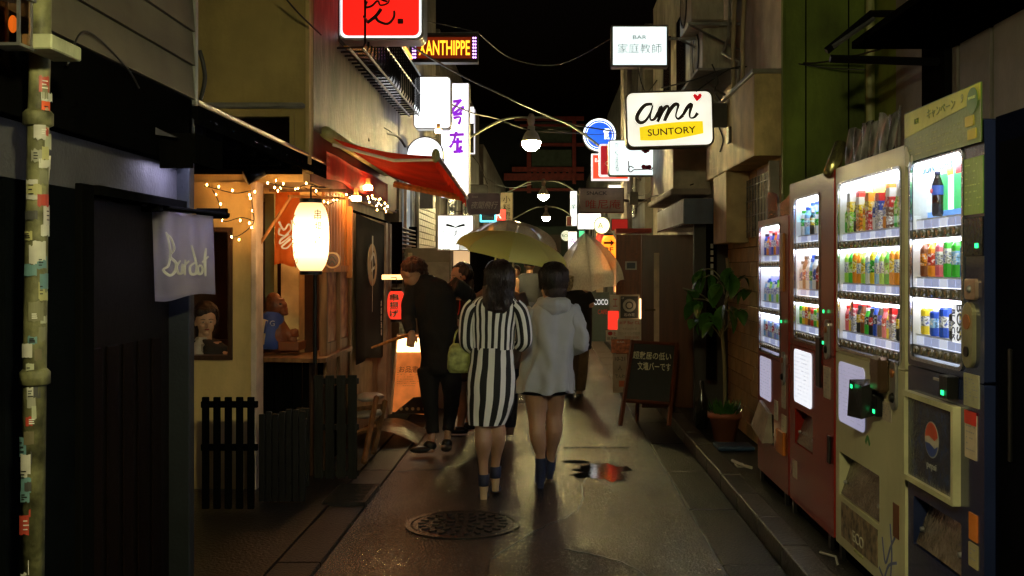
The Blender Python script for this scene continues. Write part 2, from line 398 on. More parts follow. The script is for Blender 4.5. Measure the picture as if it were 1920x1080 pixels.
# ---------------------------------------------------------------- left: near building with the draped sign
X1 = -1.6
lb = thing('bar_building', 'dark building at the near left with lapped siding above a black door', 'building', (X1, 3.5, 0))
purplewall = mat('grey_rendered_wall', (.075, .075, .085), .6, spec=.3, var=.3, scale=4, bump=.3, dirt=.4)
sidingm = mat('weathered_grey_siding', (.115, .10, .07), .6, spec=.3, var=.35, scale=3, bump=.3, bscale=25, stretch=(1, .3, 1), dirt=.4)
navy = mat('dark_navy_panel', (.004, .005, .006), .6, bump=.2, spec=0)
B().bx(-5, -1.655, -1, 4.69, 1.78, 3.9).out('wall', purplewall, lb)
z = 2.265; i = 0
while z < 3.9:
    bb = B(); bb.hexa([V((X1-.05, 1, z)), V((X1+.012, 1, z)), V((X1+.012, 4.665, z)), V((X1-.05, 4.665, z)), V((X1-.05, 1, z+.15)), V((X1, 1, z+.15)), V((X1, 4.665, z+.15)), V((X1-.05, 4.665, z+.15))])
    bb.out('siding_board', sidingm, lb); z += .153
B().bx(-1.64, -1.585, 4.667, 4.70, 2.24, 4.0, .004).out('corner_trim', mat('pale_corner_trim', (.35, .36, .34), .3, .4), lb)
B().bx(-1.66, -1.60, 1.0, 4.66, 1.96, 2.262, .003).out('fascia', mat('flat_black_fascia', (.003, .003, .003), .9, bump=0, spec=0), lb)
B().bx(-1.70, -1.655, 3.15, 3.62, .02, 1.78).out('wall_panel', navy, lb)
B().bx(-1.70, -1.655, 1.0, 3.10, .02, 1.78).out('wall_panel', navy, lb)
B().bx(-1.72, -1.63, 3.62, 3.72, .02, 1.80, .004).out('door_post', matte, lb)
dr = B().bx(-1.73, -1.69, 3.72, 4.62, .03, 1.76, .003).out('door', mat('black_lacquered_door', (.005, .003, .002), .5, spec=.1, var=.5, scale=5, bump=.5, bscale=25, stretch=(20, 20, .4)), lb)
for i in range(5):
    B().bx(-1.688, -1.680, 3.80+i*.15, 3.90+i*.15, .1, 1.2, .003).out('door_board', mat('black_brown_board', (.006, .003, .002), .5, spec=.05, var=.4, stretch=(20, 20, .4)), dr)
B().bx(-1.72, -1.60, 4.62, 4.69, .02, 2.18, .004).out('corner_post', mat('grey_metal_post', (.010, .013, .016), .5, .0), lb)
B().bx(-1.70, -1.61, 3.72, 4.62, 1.765, 1.80).out('door_lintel', matte, lb)
# eave between the two buildings
ev = thing('metal_eave', 'black sheet metal eave dripping rain above the picket fence', 'canopy', (-1.7, 6, 2.2))
B().bx(-4, -1.62, 4.72, 7.2, 2.18, 2.24).out('underside', matte, ev)
B().bx(-1.62, -1.59, 4.70, 7.6, 2.16, 2.246).out('black_edge', matte, ev)
B().bx(-1.62, -1.582, 4.70, 7.6, 2.248, 2.272, .005).out('gutter_edge', mat('wet_tin_edge', (.12, .11, .10), .3, .7, bump=.5, bscale=60), ev)
for i in range(9):
    B().bx(-2.6, -1.63, 4.9+i*.28, 4.94+i*.28, 2.13, 2.18).out('rafter', matte, ev)
b = B()
for i in range(26):
    y = 4.75+i*.108+random.uniform(-.03, .03); b.ell((-1.58, y, 2.196-random.uniform(0, .01)), .004, .004, .008, 6, 4)
o = b.out('rain_drops', glass('water_drop', (.9, .9, .9), .6), ev)
# lamp tube over the cloth sign (the violet light in the photo)
lp = thing('shade_lamp', 'small tin shaded lamp tucked under the black fascia over the cloth sign', 'lamp', (-1.55, 4.45, 1.9))
B().bx(-1.598, -1.46, 4.26, 4.27, 1.915, 2.06, .001).bx(-1.46, -1.45, 4.26, 4.62, 1.935, 2.05, .001).bx(-1.598, -1.45, 4.27, 4.62, 2.05, 2.06).out('shade', matte, lp)
b = B(); c = P(285, 243, 4.24); b.hexa([c+V(q) for q in ((-.06, -.02, -.012), (.11, -.02, -.035), (.11, .02, -.035), (-.06, .02, -.012), (-.01, -.02, .012), (.01, -.02, .012), (.01, .02, .012), (-.01, .02, .012))]); b.out('tin_lid', cm((.28, .27, .36), .25, .7), lp)
B().bx(-1.57, -1.49, 4.30, 4.56, 1.985, 2.005, .004).out('tube', em('violet_tube', (.70, .66, 1.), 42), lp)
# cloth sign
nd = 4.42
cs = thing('cloth_sign', 'lavender grey hanging cloth sign lettered Bardot beside the door', 'sign', P(343, 565, nd))
cl = translucent('lavender_cloth', (.55, .52, .66), .35)
fb_ = Fr(P(343, 476, nd))
def cloth_fn(a, b):
    x = XX(286+116*a+(b-1)*-3, nd); z = ZZ(565-15*a+(8*math.sin(a*7))*.4*(1-b) + (-565+15*a+388+12*a)*b+(6*b), nd)
    return V((x, nd+.012*math.sin(a*9+1)*(.4+.6*(1-b))+.006*math.sin(a*23)*b-.01*b, z))
B().sheet(cloth_fn, 26, 20, .002).out('cloth', cl, cs, True)
fs = Fr(P(343, 476, nd-.02))
def K(off, s, pts): return [(off[0]+a/s, off[1]+b/s) for a, b in pts]
lw = lambda t: .0068+.004*math.sin(t*PI)
b = B()
for st in ([(885, 270), (902, 330), (908, 390), (897, 450), (870, 472), (905, 502), (932, 480), (938, 435), (905, 398), (930, 360), (912, 305), (888, 280)], [(962, 422), (943, 452), (950, 490), (970, 486), (974, 440), (978, 470), (984, 494)], [(988, 418), (986, 500)], [(988, 445), (1008, 424)],
           [(1040, 432), (1014, 455), (1017, 492), (1043, 490), (1046, 440), (1020, 340)], [(1046, 440), (1052, 496)], [(1066, 445), (1054, 465), (1060, 492), (1074, 490), (1080, 466), (1068, 445)], [(1098, 356), (1092, 420), (1096, 506)], [(1078, 432), (1112, 400)]):
    b.stroke(fs, px2(fs, nd-.02, K((0, 340), 2.8417, st)), lw, .0, .002)
b.out('lettering', whiteink, cs)
B().tube([P(282, 386, nd), P(430, 404, nd)], .010, 8).out('rod', matte, cs)
B().bx(XX(206, 4.30), XX(298, 4.30), 4.30, 4.35, ZZ(396, 4.3), ZZ(370, 4.3), .003).out('bracket', matte, cs)
B().bx(XX(372, 4.5), XX(428, 4.5), 4.47, 4.50, ZZ(410, 4.5), ZZ(391, 4.5), .003).out('bracket', matte, cs)
B().lathe(P(272, 382, 4.29), [(.012, 0), (.012, .01)], 12, (0, -1, 0)).out('bolt', steel, cs)
# near-left drainpipe with stickers and the little lantern
pd = 3.1
pp = thing('drainpipe', 'old drainpipe plastered with torn stickers at the left edge', 'pipe', (XX(64, pd), pd, 0))
pm = mat('peeling_pipe_paint', (.16, .16, .075), .6, var=.7, scale=14, bump=.5, bscale=30, dirt=.9, dscale=9)
b = B(); b.tube([P(78, -60, pd), P(76, 60, pd), P(72, 210, pd), P(66, 600, pd), P(58, 1250, pd)], [.030, .030, .030, .033, .034], 16); b.out('pipe', pm, pp, True)
for py_ in (78, 215, 700):
    B().lathe(P(74-py_*.012, py_+10, pd), [(.034, -.02), (.043, -.015), (.043, .02), (.034, .03)], 16).out('collar', pm, pp, True)
B().bx(XX(40, 2.95), XX(97, 2.95), 2.95, 3.14, ZZ(98, 3), ZZ(70, 3), .004).out('bracket', mat('pale_green_bracket', (.45, .47, .3), .6, dirt=.5, dscale=8), pp)
random.seed(21)
stc = [(.5, .5, .44), (.4, .42, .3), (.42, .4, .18), (.4, .05, .03), (.12, .24, .26), (.5, .49, .45), (.3, .3, .24), (.06, .06, .06), (.14, .12, .07), (.2, .2, .12)]
for i in range(70):
    z = 2.08-i*.026+random.uniform(-.01, .01); hh = random.uniform(.02, .06); a0 = random.uniform(-2.3, -.5); da = random.uniform(.5, 1.3)
    yy = ZZ(0, 1); cx_ = XX(74-(i*.35), pd); R0 = .0352+.0005*(i % 3)
    col = (.75, .1, .02) if i == 3 else random.choice(stc)
    fn = lambda a, b, z=z, hh=hh, a0=a0, da=da, cx_=cx_, R0=R0, s=i: V((cx_+R0*math.cos(a0+da*a), pd+R0*math.sin(a0+da*a), z-hh*b+.008*noise.noise(V((a*4, b*3, s)))))
    o = B().sheet(fn, 6, 3).out('sticker', cm(col, .5), pp)
    if i % 3 == 0:
        an = a0+da/2; ff = Fr((cx_+(R0+.0008)*math.cos(an), pd+(R0+.0008)*math.sin(an), z-hh/2), (-math.sin(an), math.cos(an), 0)); bb = B()
        for k_ in range(3): bb.fb(ff, -.008, random.uniform(.0, .009), (k_-1)*hh*.22-.0015, (k_-1)*hh*.22+.0015, .0005, .0015)
        bb.out('print', ink if sum(col) > .6 else whiteink, o, kind='stuff')
ln = thing('wall_lantern', 'glass wall lantern with orange reflections at the top left corner', 'lamp', P(28, 90, 2.9))
b = B(); c0 = P(24, 45, 2.9)
for sx in (-1, 1):
    for sy in (-1, 1): b.bx(c0.x+sx*.034-.004, c0.x+sx*.034+.004, 2.9+sy*.034-.004, 2.9+sy*.034+.004, c0.z-.06, c0.z+.07)
b.bx(c0.x-.04, c0.x+.04, 2.86, 2.94, c0.z-.068, c0.z-.06); b.bx(c0.x-.045, c0.x+.045, 2.855, 2.945, c0.z+.07, c0.z+.08)
b.out('lantern_frame', steel, ln)
for sx in (-1, 1): B().bx(c0.x+sx*.034-.001, c0.x+sx*.034+.001, 2.871, 2.929, c0.z-.058, c0.z+.068).out('pane', glass('lantern_glass', (.8, .6, .4), .5), ln)
B().bx(c0.x-.029, c0.x+.029, 2.864, 2.867, c0.z-.058, c0.z+.068).out('pane', MC['lantern_glass'], ln)
B().ell(c0, .012, .012, .025).out('bulb', em('orange_bulb', (1, .32, .05), .9), ln, True)
# broken pale strip and wire by the pipe
o = B().tube([P(92, 292, 3.2), P(88, 340, 3.2), P(82, 400, 3.2)], .006, 4).out('broken_strip', paper); tag(o, 'pale broken plastic strip dangling beside the stickered pipe', 'strip')
cable('wall_wire', 'thin black wire arching over the grey siding boards', [V((X1+.02, 3.4, 2.17)), V((X1+.02, 3.5, 2.30)), V((X1+.02, 3.65, 2.31)), V((X1+.02, 3.9, 2.25)), V((X1+.02, 4.0, 2.2))], .004, wire)

# ---------------------------------------------------------------- left: yellow building with the skewer bar
yb = thing('skewer_bar_building', 'yellow mortar building housing the warm lit skewer bar', 'building', (-1.9, 7, 0))
Yf = 6.9
# upper storey front wall with dark window
b = B(); wx0, wx1, wz0, wz1 = XX(440, Yf), XX(546, Yf), ZZ(306, Yf), ZZ(218, Yf)
b.bx(-5, wx0, Yf, Yf+.2, 2.15, 4.6).bx(wx1, -1.602, Yf, Yf+.2, 2.15, 4.6).bx(wx0, wx1, Yf, Yf+.2, wz1, 4.6).bx(wx0, wx1, Yf, Yf+.2, 2.15, wz0)
b.out('wall', yellowwall, yb)
wn = B().bx(wx0, wx1, Yf+.10, Yf+.12, wz0, wz1).out('window', mat('dark_window', (.008, .004, .004), .15), yb)
B().ring(Fr(((wx0+wx1)/2, Yf-.012, (wz0+wz1)/2)), rr(wx1-wx0+.05, wz1-wz0+.05, .001, 1), rr(wx1-wx0-.01, wz1-wz0-.01, .001, 1), -.03, .012).out('frame', yellowwall, wn)
B().bx(-5, -1.61, Yf-.06, Yf+.0, wz1+.05, wz1+.085, .01).out('ledge', concrete, yb)
B().bx(-1.606, -1.58, Yf-.02, Yf+.05, 2.2, 4.6, .003).out('corner_trim', cream, yb)
# upper alley face
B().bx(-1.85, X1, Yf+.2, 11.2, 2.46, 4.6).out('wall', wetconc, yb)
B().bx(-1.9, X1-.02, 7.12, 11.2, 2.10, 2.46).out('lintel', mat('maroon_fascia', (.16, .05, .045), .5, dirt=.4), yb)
B().bx(-5, X1-.03, Yf+.02, 11.0, 2.08, 2.148).out('soffit', cream, yb)
# ground-floor front wall, with the window the woman looks out of
gx0, gx1, gz0, gz1 = XX(340, Yf), XX(431, Yf), ZZ(669, Yf), ZZ(432, Yf)
xr = XX(472, Yf)
b = B(); b.bx(-5, gx0, Yf, Yf+.12, .02, 2.08).bx(gx1, xr, Yf, Yf+.12, .02, 2.08).bx(gx0, gx1, Yf, Yf+.12, gz1, 2.08).bx(gx0, gx1, Yf, Yf+.12, .02, gz0)
b.out('wall', cream, yb)
wn = B().ring(Fr(((gx0+gx1)/2, Yf-.004, (gz0+gz1)/2)), rr(gx1-gx0+.04, gz1-gz0+.04, .001, 1), rr(gx1-gx0-.02, gz1-gz0-.02, .001, 1), -.08, .012).out('window', darkwood, yb)
B().bx(xr+.002, XX(483, Yf), Yf-.03, Yf+.14, .02, 2.08, .004).out('post', mat('pink_painted_post', (.62, .48, .36), .6, dirt=.4, dscale=5), yb)
# bar alcove: floor, back wall, cream pillar, alley side wall
B().bx(-5, -1.75, 9.0, 9.1, .02, 2.1).out('back_wall', mat('dark_red_interior', (.08, .035, .02), .7), yb)
B().bx(XX(527, 8.2), XX(560, 8.2), 8.2, 8.4, .02, 2.08).out('pillar', mat('pale_yellow_pillar', (.72, .60, .33), .7, bump=.1), yb)
B().bx(XX(497, 8.0), XX(514, 8.0), 8.0, 8.1, .9, 2.08).out('pillar', mat('grey_green_pillar', (.20, .22, .12), .7), yb)
B().bx(-5, -1.9, 7.9, 7.95, .02, .95).out('partition', darkwood, yb)
# wooden screen with red poster door (alley side, 7.15-8.4)
sr = thing('wooden_screen', 'warm slatted wooden screen wall behind the big white lantern', 'screen', (X1, 7.8, 0))
for i in range(17):
    y = 7.52+i*.056; B().bx(X1-.035, X1-.012+.004*(i % 2), y, y+.048, 1.52, 2.08, .003).out('slat', warmwood, sr)
B().bx(X1-.05, X1+.004, 7.50, 8.47, 1.47, 1.52, .003).out('rail', warmwood, sr)
for y in (7.50, 7.98, 8.42): B().bx(X1-.05, X1+.006, y, y+.05, .02, 1.47, .003).out('post', wood, sr)
rpm = mat('peeling_red_poster', (.42, .05, .03), .5, var=.6, scale=9, bump=.2, col2=(.55, .25, .12))
for y in (7.555, 8.035): B().bx(X1-.04, X1-.015, y, y+.38, .95, 1.47, .002).out('panel', rpm, sr)
for y in (7.555, 8.035): B().bx(X1-.045, X1-.01, y, y+.38, .6, .945, .002).out('panel', wood, sr)
B().bx(X1-.03, X1+.03, 8.35, 8.38, 1.42, 2.0, .003).out('batten', warmwood, sr)
B().bx(-1.75, -1.62, 8.5, 8.56, .02, 2.08).out('door_post', cream, yb)
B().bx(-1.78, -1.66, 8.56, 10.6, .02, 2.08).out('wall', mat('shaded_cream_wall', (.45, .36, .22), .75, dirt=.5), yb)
for y in (10.15, 10.42): B().bx(-1.66, -1.57, y, y+.09, .02, 1.95, .004).out('post', mat('lilac_post', (.4, .33, .3), .6), yb)
# counter
ct = thing('bar_counter', 'weathered wooden counter ledge wrapping the bar corner', 'counter', (-1.8, 7.6, 0))
b = B(); fz = Fr((0, 0, .862), (1, 0, 0), (0, 1, 0))
b.pr(fz, [(-2.10, 7.36), (-1.60, 7.26), (-1.56, 7.30), (-1.58, 8.42), (-1.75, 8.42), (-1.78, 7.80), (-2.12, 7.80)], -.03, .0); b.out('top', wood, ct)
for x, y in ((-2.05, 7.42), (-1.66, 7.36), (-1.64, 8.3)): B().bx(x-.025, x+.025, y-.025, y+.025, .02, .83).out('leg', darkwood, ct)
for i in range(7): B().bx(-2.08+i*.066, -2.02+i*.066, 7.40, 7.42, .05, .82, .002).out('board', matte, ct)
for i in range(14): B().bx(-1.64, -1.62, 7.40+i*.07, 7.462+i*.07, .05, .82, .002).out('board', matte, ct)
# fences
def pickets(nm, label, x0, x1, y, z0, z1, n, m, wd, cat='fence', rails=(.25, .85), jit=.0, th=.02):
    t_ = thing(nm, label, cat, ((x0+x1)/2, y, z0))
    for i in range(n):
        x = x0+(x1-x0)*(i+.5)/n; hh = z1-random.uniform(0, jit)
        B().bx(x-wd/2, x+wd/2, y-th, y, z0+.01, hh, .003).out('picket' if cat == 'fence' else 'slat', m, t_)
    for r in rails:
        z = z0+(z1-z0)*r; B().bx(x0, x1, y+.002, y+.03, z-.02, z+.02, .003).out('rail', m, t_)
    return t_
pickets('picket_fence', 'low black picket fence before the cream wall under the window', XX(376, 6.3), XX(482, 6.3), 6.3, .02, ZZ(744, 6.3), 5, matte, .042, rails=(.55, .93))
pickets('picket_fence', 'shorter black picket fence under the bar counter corner', XX(486, 6.5), XX(574, 6.5), 6.5, .02, ZZ(765, 6.5), 7, mat('dark_wet_picket', (.006, .0055, .0045), .4, bump=.3), .038, jit=.04)
plm = mat('wet_dark_pallet_wood', (.010, .010, .007), .5, spec=.3, var=.5, scale=5, bump=.5, bscale=22, stretch=(6, 6, .6))
pt = pickets('pallet', 'dark wooden pallet stood on end against the counter', XX(587, 7.2), XX(672, 7.2), 7.2, .02, ZZ(703, 7.2), 4, plm, .062, 'pallet', (.06, .5, .94), th=.018)
B().bx(XX(556, 7.0), XX(580, 7.0), 6.98, 7.02, .02, .55, .004).out('side_board', plm, pt)
# goods beside the pallet: sacks on an A-shaped trestle, curved ramp mat
tr_ = thing('wooden_trestle', 'wooden trestle leaning behind the pallet under grey sacks', 'trestle', (-1.5, 8.0, 0))
for (a, c_) in ((P(706, 744, 8.2), P(682, 868, 7.7)), (P(722, 752, 8.5), P(700, 850, 8.1))):
    B().tube([a, c_], .022, 4).out('leg', wood, tr_)
B().tube([P(664, 812, 8.0), P(706, 800, 8.0)], .02, 4).out('rail', wood, tr_)
B().tube([P(664, 768, 8.3), P(716, 762, 8.3)], .02, 4).out('rail', wood, tr_)
sackm = mat('wet_grey_sackcloth', (.33, .29, .24), .35, var=.3, scale=5, bump=.5, bscale=30)
for (px_, py_, lab) in ((694, 744, 'pale wet sack lying on top of the trestle'), (690, 775, 'pale wet sack lying on the lower rail of the trestle')):
    c = P(px_, py_, 8.35); b = B()
    b.ell(c, .115, .17, .035, 18, 8)
    for v in b.bm.verts: v.co += V((0, 0, 1))*.014*noise.noise(v.co*14)
    tag(b.out('sack', sackm, None, True), lab, 'sack', 'sacks on the trestle')
rp = B(); rc = P(735, 800, 9.0)
rp.sheet(lambda a, b: V((-1.64+.56*a, 8.65+.75*b, .02+.13*math.sin(PI*min(1, .12+a*.88))*(1-.25*abs(b-.5)))), 18, 6, .02)
tag(rp.out('curved_mat', mat('wet_rubber_mat', (.15, .12, .09), .18, var=.4, bump=.7, bscale=45), None, True), 'arched wet mat lying over the gutter before the menu board', 'mat')
# ---------------------------------------------------------------- lights of the bar: lanterns, string lights, cloths
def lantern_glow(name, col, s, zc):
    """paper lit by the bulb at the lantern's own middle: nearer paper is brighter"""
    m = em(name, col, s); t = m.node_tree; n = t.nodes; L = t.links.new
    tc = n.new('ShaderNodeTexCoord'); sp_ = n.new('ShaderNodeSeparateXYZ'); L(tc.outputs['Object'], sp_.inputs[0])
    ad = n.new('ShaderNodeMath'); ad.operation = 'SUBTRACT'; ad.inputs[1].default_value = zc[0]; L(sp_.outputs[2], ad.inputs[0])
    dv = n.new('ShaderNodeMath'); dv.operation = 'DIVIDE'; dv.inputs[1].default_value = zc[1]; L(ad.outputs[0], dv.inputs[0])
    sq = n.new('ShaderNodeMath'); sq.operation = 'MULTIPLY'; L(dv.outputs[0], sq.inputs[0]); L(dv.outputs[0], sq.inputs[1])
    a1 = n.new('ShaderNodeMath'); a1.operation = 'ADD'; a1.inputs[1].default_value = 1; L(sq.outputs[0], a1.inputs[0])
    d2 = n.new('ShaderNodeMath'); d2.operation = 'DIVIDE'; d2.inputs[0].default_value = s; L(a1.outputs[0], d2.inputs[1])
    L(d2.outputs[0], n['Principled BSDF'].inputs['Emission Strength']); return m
lantpaper = lantern_glow('warm_lantern_paper', (1, .64, .28), 9, (.22, .09))  # glow painted stronger at mid height, in place of an inner bulb
def paper_lantern(name, label, c, r, h, m, ribs=34, capm=None, grp=None):
    t_ = thing(name, label, 'lantern', c-V((0, 0, h/2)), grp)
    prof = []
    n_ = ribs*2
    for i in range(n_+1):
        v = i/n_; rr_ = r*(1-(abs(2*v-1))**3.6*.42); prof.append((rr_*(1 if i % 2 == 0 else .972), -h/2+h*v))
    B().lathe(c, prof, 36, caps=False).out('shade', m, t_, True)
    cpm = capm or black
    B().lathe(c, [(r*.62, h/2-.006), (r*.62, h/2+.022), (r*.5, h/2+.022)], 24).out('ring', cpm, t_)
    B().lathe(c, [(r*.5, -h/2-.022), (r*.62, -h/2-.02), (r*.62, -h/2+.004)], 24).out('ring', cpm, t_)
    return t_
def on_cyl(t_, c, r, s, ang, z0, hh, wd, m, bold=.0, curve=None):     # vertical lettering wrapped on a lantern
    n_ = len(s); st = hh/n_
    for i, ch in enumerate(s):
        z = z0+hh/2-st*(i+.5); rz = r*(1-(min(1, abs(2*z/curve)))**3.6*.42) if curve else r
        f = Fr((c.x, c.y, c.z+z), (math.cos(ang), math.sin(ang), 0))
        me = _tmesh(ch, st*.88, wd, 0, 0, .0005, 0, 0, bold, 0, True)
        R_ = f.R; N_ = f.N
        for v in me.vertices:
            a = v.co.x/rz; v.co = V((c.x, c.y, c.z+z+v.co.y))+N_*(rz*math.cos(a)+.003+v.co.z)+R_*(rz+.003)*math.sin(a)
        link('lettering', me, m, t_)
LC = P(583, 444, 6.75); LR, LH = 33.5*6.75/F, 130*6.75/F
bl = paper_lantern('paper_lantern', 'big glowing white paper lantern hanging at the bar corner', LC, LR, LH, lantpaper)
on_cyl(bl, LC, LR, '串揚げ', .62, .06, .24, .045, ink, 0, LH)
on_cyl(bl, LC, LR, 'くしのや', -.95, -.03, .36, .05, ink, 0, LH)
B().tube([LC+V((0, 0, LH/2+.02)), LC+V((0, .0, LH/2+.1)), LC+V((.03, .3, LH/2+.12))], .006).out('hook', black, bl)
B().tube([LC+V((0, .12, -LH/2)), V((LC.x, LC.y+.12, .86))], .014).out('cable_stand', black, bl)
RC = P(743, 572, 9.4); RR, RH = 17*9.4/F, 54*9.4/F
rl = paper_lantern('red_lantern', 'small red paper lantern with black skewer lettering by the man in black', RC, RR, RH, em('red_lantern_paper', (1, .045, .02), .85, (.5, .03, .02)), 14)
on_cyl(rl, RC, RR, '串揚げ', -.12, 0, .22, .085, whiteink, .055, RH)
on_cyl(rl, RC+V((0, -.002, 0)), RR, '串揚げ', -.12, 0, .22, .078, ink, .0, RH)
B().tube([RC+V((0, 0, RH/2)), RC+V((0, 0, RH/2+.12)), P(724, 521, 9.6)], .004).out('hanger', black, rl)
o = B().bx(XX(722, 9.7), XX(756, 9.7), 9.5, 9.7, ZZ(524, 9.6), ZZ(515, 9.6), .004).out('light_box', em('amber_box', (1, .6, .22), 2.)); tag(o, 'small amber light box over the red lantern', 'lamp')
# small lamps under the awning; the last is added, unseen behind the lantern
for i, (px_, py_, d_, s_, lab) in enumerate(((668, 372, 8.2, 22, 'bright small bulb under the soffit left of the black banner'), (690, 352, 8.9, 30, 'warm bulb tucked up behind the red awning valance'), (822, 246, 11.0, 9, 'warm bulb glowing between the round white disc and the white box sign'), (583, 420, 8.0, 8, 'added warm bulb hidden behind the big lantern to brighten the bar'))):
    c = P(px_, py_, d_); t_ = thing('bulb_lamp', lab, 'lamp', c, 'bulbs under the awning')
    B().bx(c.x-.035, c.x+.035, c.y-.03, c.y+.03, c.z-.02, c.z+.02, .008, 2).out('bulb', em('dim_warm_bulb', (1, .55, .25), 28) if i == 2 else em('warm_bulb', (1, .48, .16), 90), t_)
    B().lathe(c+V((0, 0, .02)), [(.02, 0), (.018, .06)], 12).out('socket', cream, t_)
# string lights
random.seed(5)
sl = thing('string_lights', 'tangle of warm fairy lights strung under the bar soffit', 'string lights', P(540, 350, 6.85))
bulbm = em('fairy_bulb', (1, .46, .13), 100)
bm_ = B().ell((0, 0, 0), .0045, .0045, .0075, 8, 6); me_b = bpy.data.meshes.new('bulb'); bm_.bm.to_mesh(me_b); bm_.bm.free(); me_b.materials.append(bulbm)
runs = [([(383, 348), (402, 353), (440, 362), (470, 358), (482, 360)], 6.8), ([(470, 358), (474, 392), (474, 420), (445, 443), (430, 436)], 6.8), ([(398, 355), (410, 378), (418, 414), (452, 408), (476, 414)], 6.8),
        ([(500, 342), (525, 348), (555, 352), (580, 345), (600, 352)], 6.85), ([(512, 352), (550, 345), (590, 362), (612, 382), (628, 378), (652, 368), (680, 364), (705, 372), (722, 380)], 7.4),
        ([(650, 362), (680, 368), (700, 366), (715, 378), (727, 384)], 8.0), ([(690, 372), (705, 388), (712, 384), (722, 394), (728, 388)], 8.1), ([(520, 335), (516, 350), (523, 356), (530, 346)], 6.8)]
for pts, d_ in runs:
    w_ = smooth([tuple(P(a, b, d_)) for a, b in pts], 6)
    B().tube(w_, .0035, 5).out('wire', wire, sl, True)
    step = 4 if len(pts) > 6 else 3
    for i in range(2, len(w_), 5 if d_ < 7 else 3):
        o = bpy.data.objects.new('bulb', me_b); COL.objects.link(o); o.parent = sl
        o.location = V(w_[i])-sl.location+V((random.uniform(-.012, .012), random.uniform(-.03, .01), random.uniform(-.03, .02)))
# spotlight under the eave
sp = thing('spotlight', 'black spotlight clamped beneath the eave edge', 'spotlight', P(480, 330, 6.6))
c = P(478, 326, 6.6)
B().tube([c+V((.05, .02, .02)), c+V((-.05, -.03, -.03))], [.035, .048], 14).out('housing', black, sp, True)
B().tube([c, c+V((0, .03, .1))], .008).out('bracket', black, sp)
# orange cloth with white brush script, held by a bamboo pole
oc = thing('orange_curtain', 'orange bar curtain with white brush script left of the big lantern', 'curtain', P(535, 498, 7.1))
oclm = translucent('orange_cloth', (.88, .26, .04), .4)
B().sheet(lambda a, b: V((XX(517+45*a-3*(1-b), 7.1), 7.1+.012*math.sin(a*8), ZZ(360+137*(1-b)-3*math.sin(a*6)*(1-b), 7.1))), 14, 12, .002).out('cloth', oclm, oc, True)
fo = Fr(P(535, 430, 7.07))
b = B()
for st in ([(440, 258), (465, 300), (490, 270), (500, 300), (450, 345)], [(445, 290), (440, 320), (470, 330)], [(490, 320), (450, 350), (445, 370), (470, 355), (500, 330)], [(500, 345), (455, 385), (480, 392), (510, 360)], [(505, 250), (512, 300), (505, 340)]):
    b.stroke(fo, px2(fo, 7.07, K((360, 320), 2.7, st)), lambda t: .014*(1-t*.5), 0, .002)
b.out('lettering', whiteink, oc)
B().tube([P(482, 466, 7.0), P(546, 368, 7.0)], .011, 8).out('pole', warmwood, oc)
B().tube([P(505, 357, 7.1), P(650, 357, 7.1)], .010, 8).out('rod', wood, oc)
B().tube([P(541, 368, 7.0), P(648, 372, 7.4)], .010, 8).out('pole', warmwood, oc)
# dark red lacquer badge beside the lantern
bd = thing('round_badge', 'dark red round badge with white rim on the wooden screen', 'badge', P(624, 495, 7.3))
c = P(624, 488, 7.3)
f = Fr(c); B().pr(f, circ(.048, 24), 0, .02, .004).out('disc', cm((.10, .02, .01), .3), bd)
B().ring(f, circ(.058, 24), circ(.047, 24), -.004, .024).out('rim', cm((.6, .35, .15), .4), bd)
b = B()
for st in ([(-.03, -.01), (0, .028), (.03, -.01)], [(-.02, -.03), (0, -.005), (.02, -.03)]): b.stroke(f, st, .008, .02, .028)
b.out('emblem', cm((.02, .012, .01), .4), bd)
# black banner along the wall
bn = thing('black_banner', 'long black banner with a cream crest hanging along the wall', 'banner', (X1, 9.3, .7))
blk = mat('black_cloth', (.008, .008, .009), .9, bump=.3, bscale=150)
B().sheet(lambda a, b: V((-1.585+.02*math.sin(a*11)*(1.1-b), 8.6+1.6*a, .69-.04*a+(1.27)*b+.02*math.sin(a*5)*(1-b))), 24, 10, .003).out('cloth', blk, bn, True)
B().tube([V((-1.585, 8.5, 1.97)), V((-1.585, 10.3, 1.96))], .012).out('rod', matte, bn)
fn_ = Fr((-1.555, 9.22, 1.53), (0, 1, 0), (0, 0, 1)); fn_ = Fr((-1.553, 9.22, 1.53), (0, 1, 0))
b = B(); b.ring(fn_, circ(.24, 28, ry=.19), circ(.11, 28, cx=.05, ry=.13), 0, .003); b.out('crest', cm((.50, .38, .24), .8), bn)
b = B(); b.stroke(fn_, [(0, .26), (.0, 0), (-.02, -.42)], lambda t: .05*(1-t), .003, .005)
b.stroke(fn_, [(-.1, .04), (.06, .1), (.14, .02)], .03, .003, .005); b.stroke(fn_, [(-.05, -.05), (.1, -.02)], .025, .003, .005); b.out('lettering', whiteink, bn)
text(fn_, '串揚げ酒場', .5, -.5, .34, whiteink, bn, vert=True)
# louvred shutter boxes on the wall
for (y0, y1, z0, z1, lab) in ((8.9, 10.2, 1.60, 2.03, None), (10.7, 11.9, 1.36, 1.96, 'x')):
    if lab is None: continue
    lv = thing('louvred_box', 'dark louvred shutter box above the red lantern', 'shutter', (X1, 11.2, 1.4))
    for i in range(14): B().hexa([V((x, y, z0+.043*i+dz)) for dz in (0, .014) for x, y in ((-1.6, y0), (-1.50, y0), (-1.50, y1), (-1.6, y1))]).out('slat', mat('brown_slat', (.10, .05, .03), .4), lv)
    B().bx(-1.61, -1.49, y0-.03, y0, z0-.02, z1+.02).out('frame', matte, lv); B().bx(-1.61, -1.49, y1, y1+.03, z0-.02, z1+.02).out('frame', matte, lv)
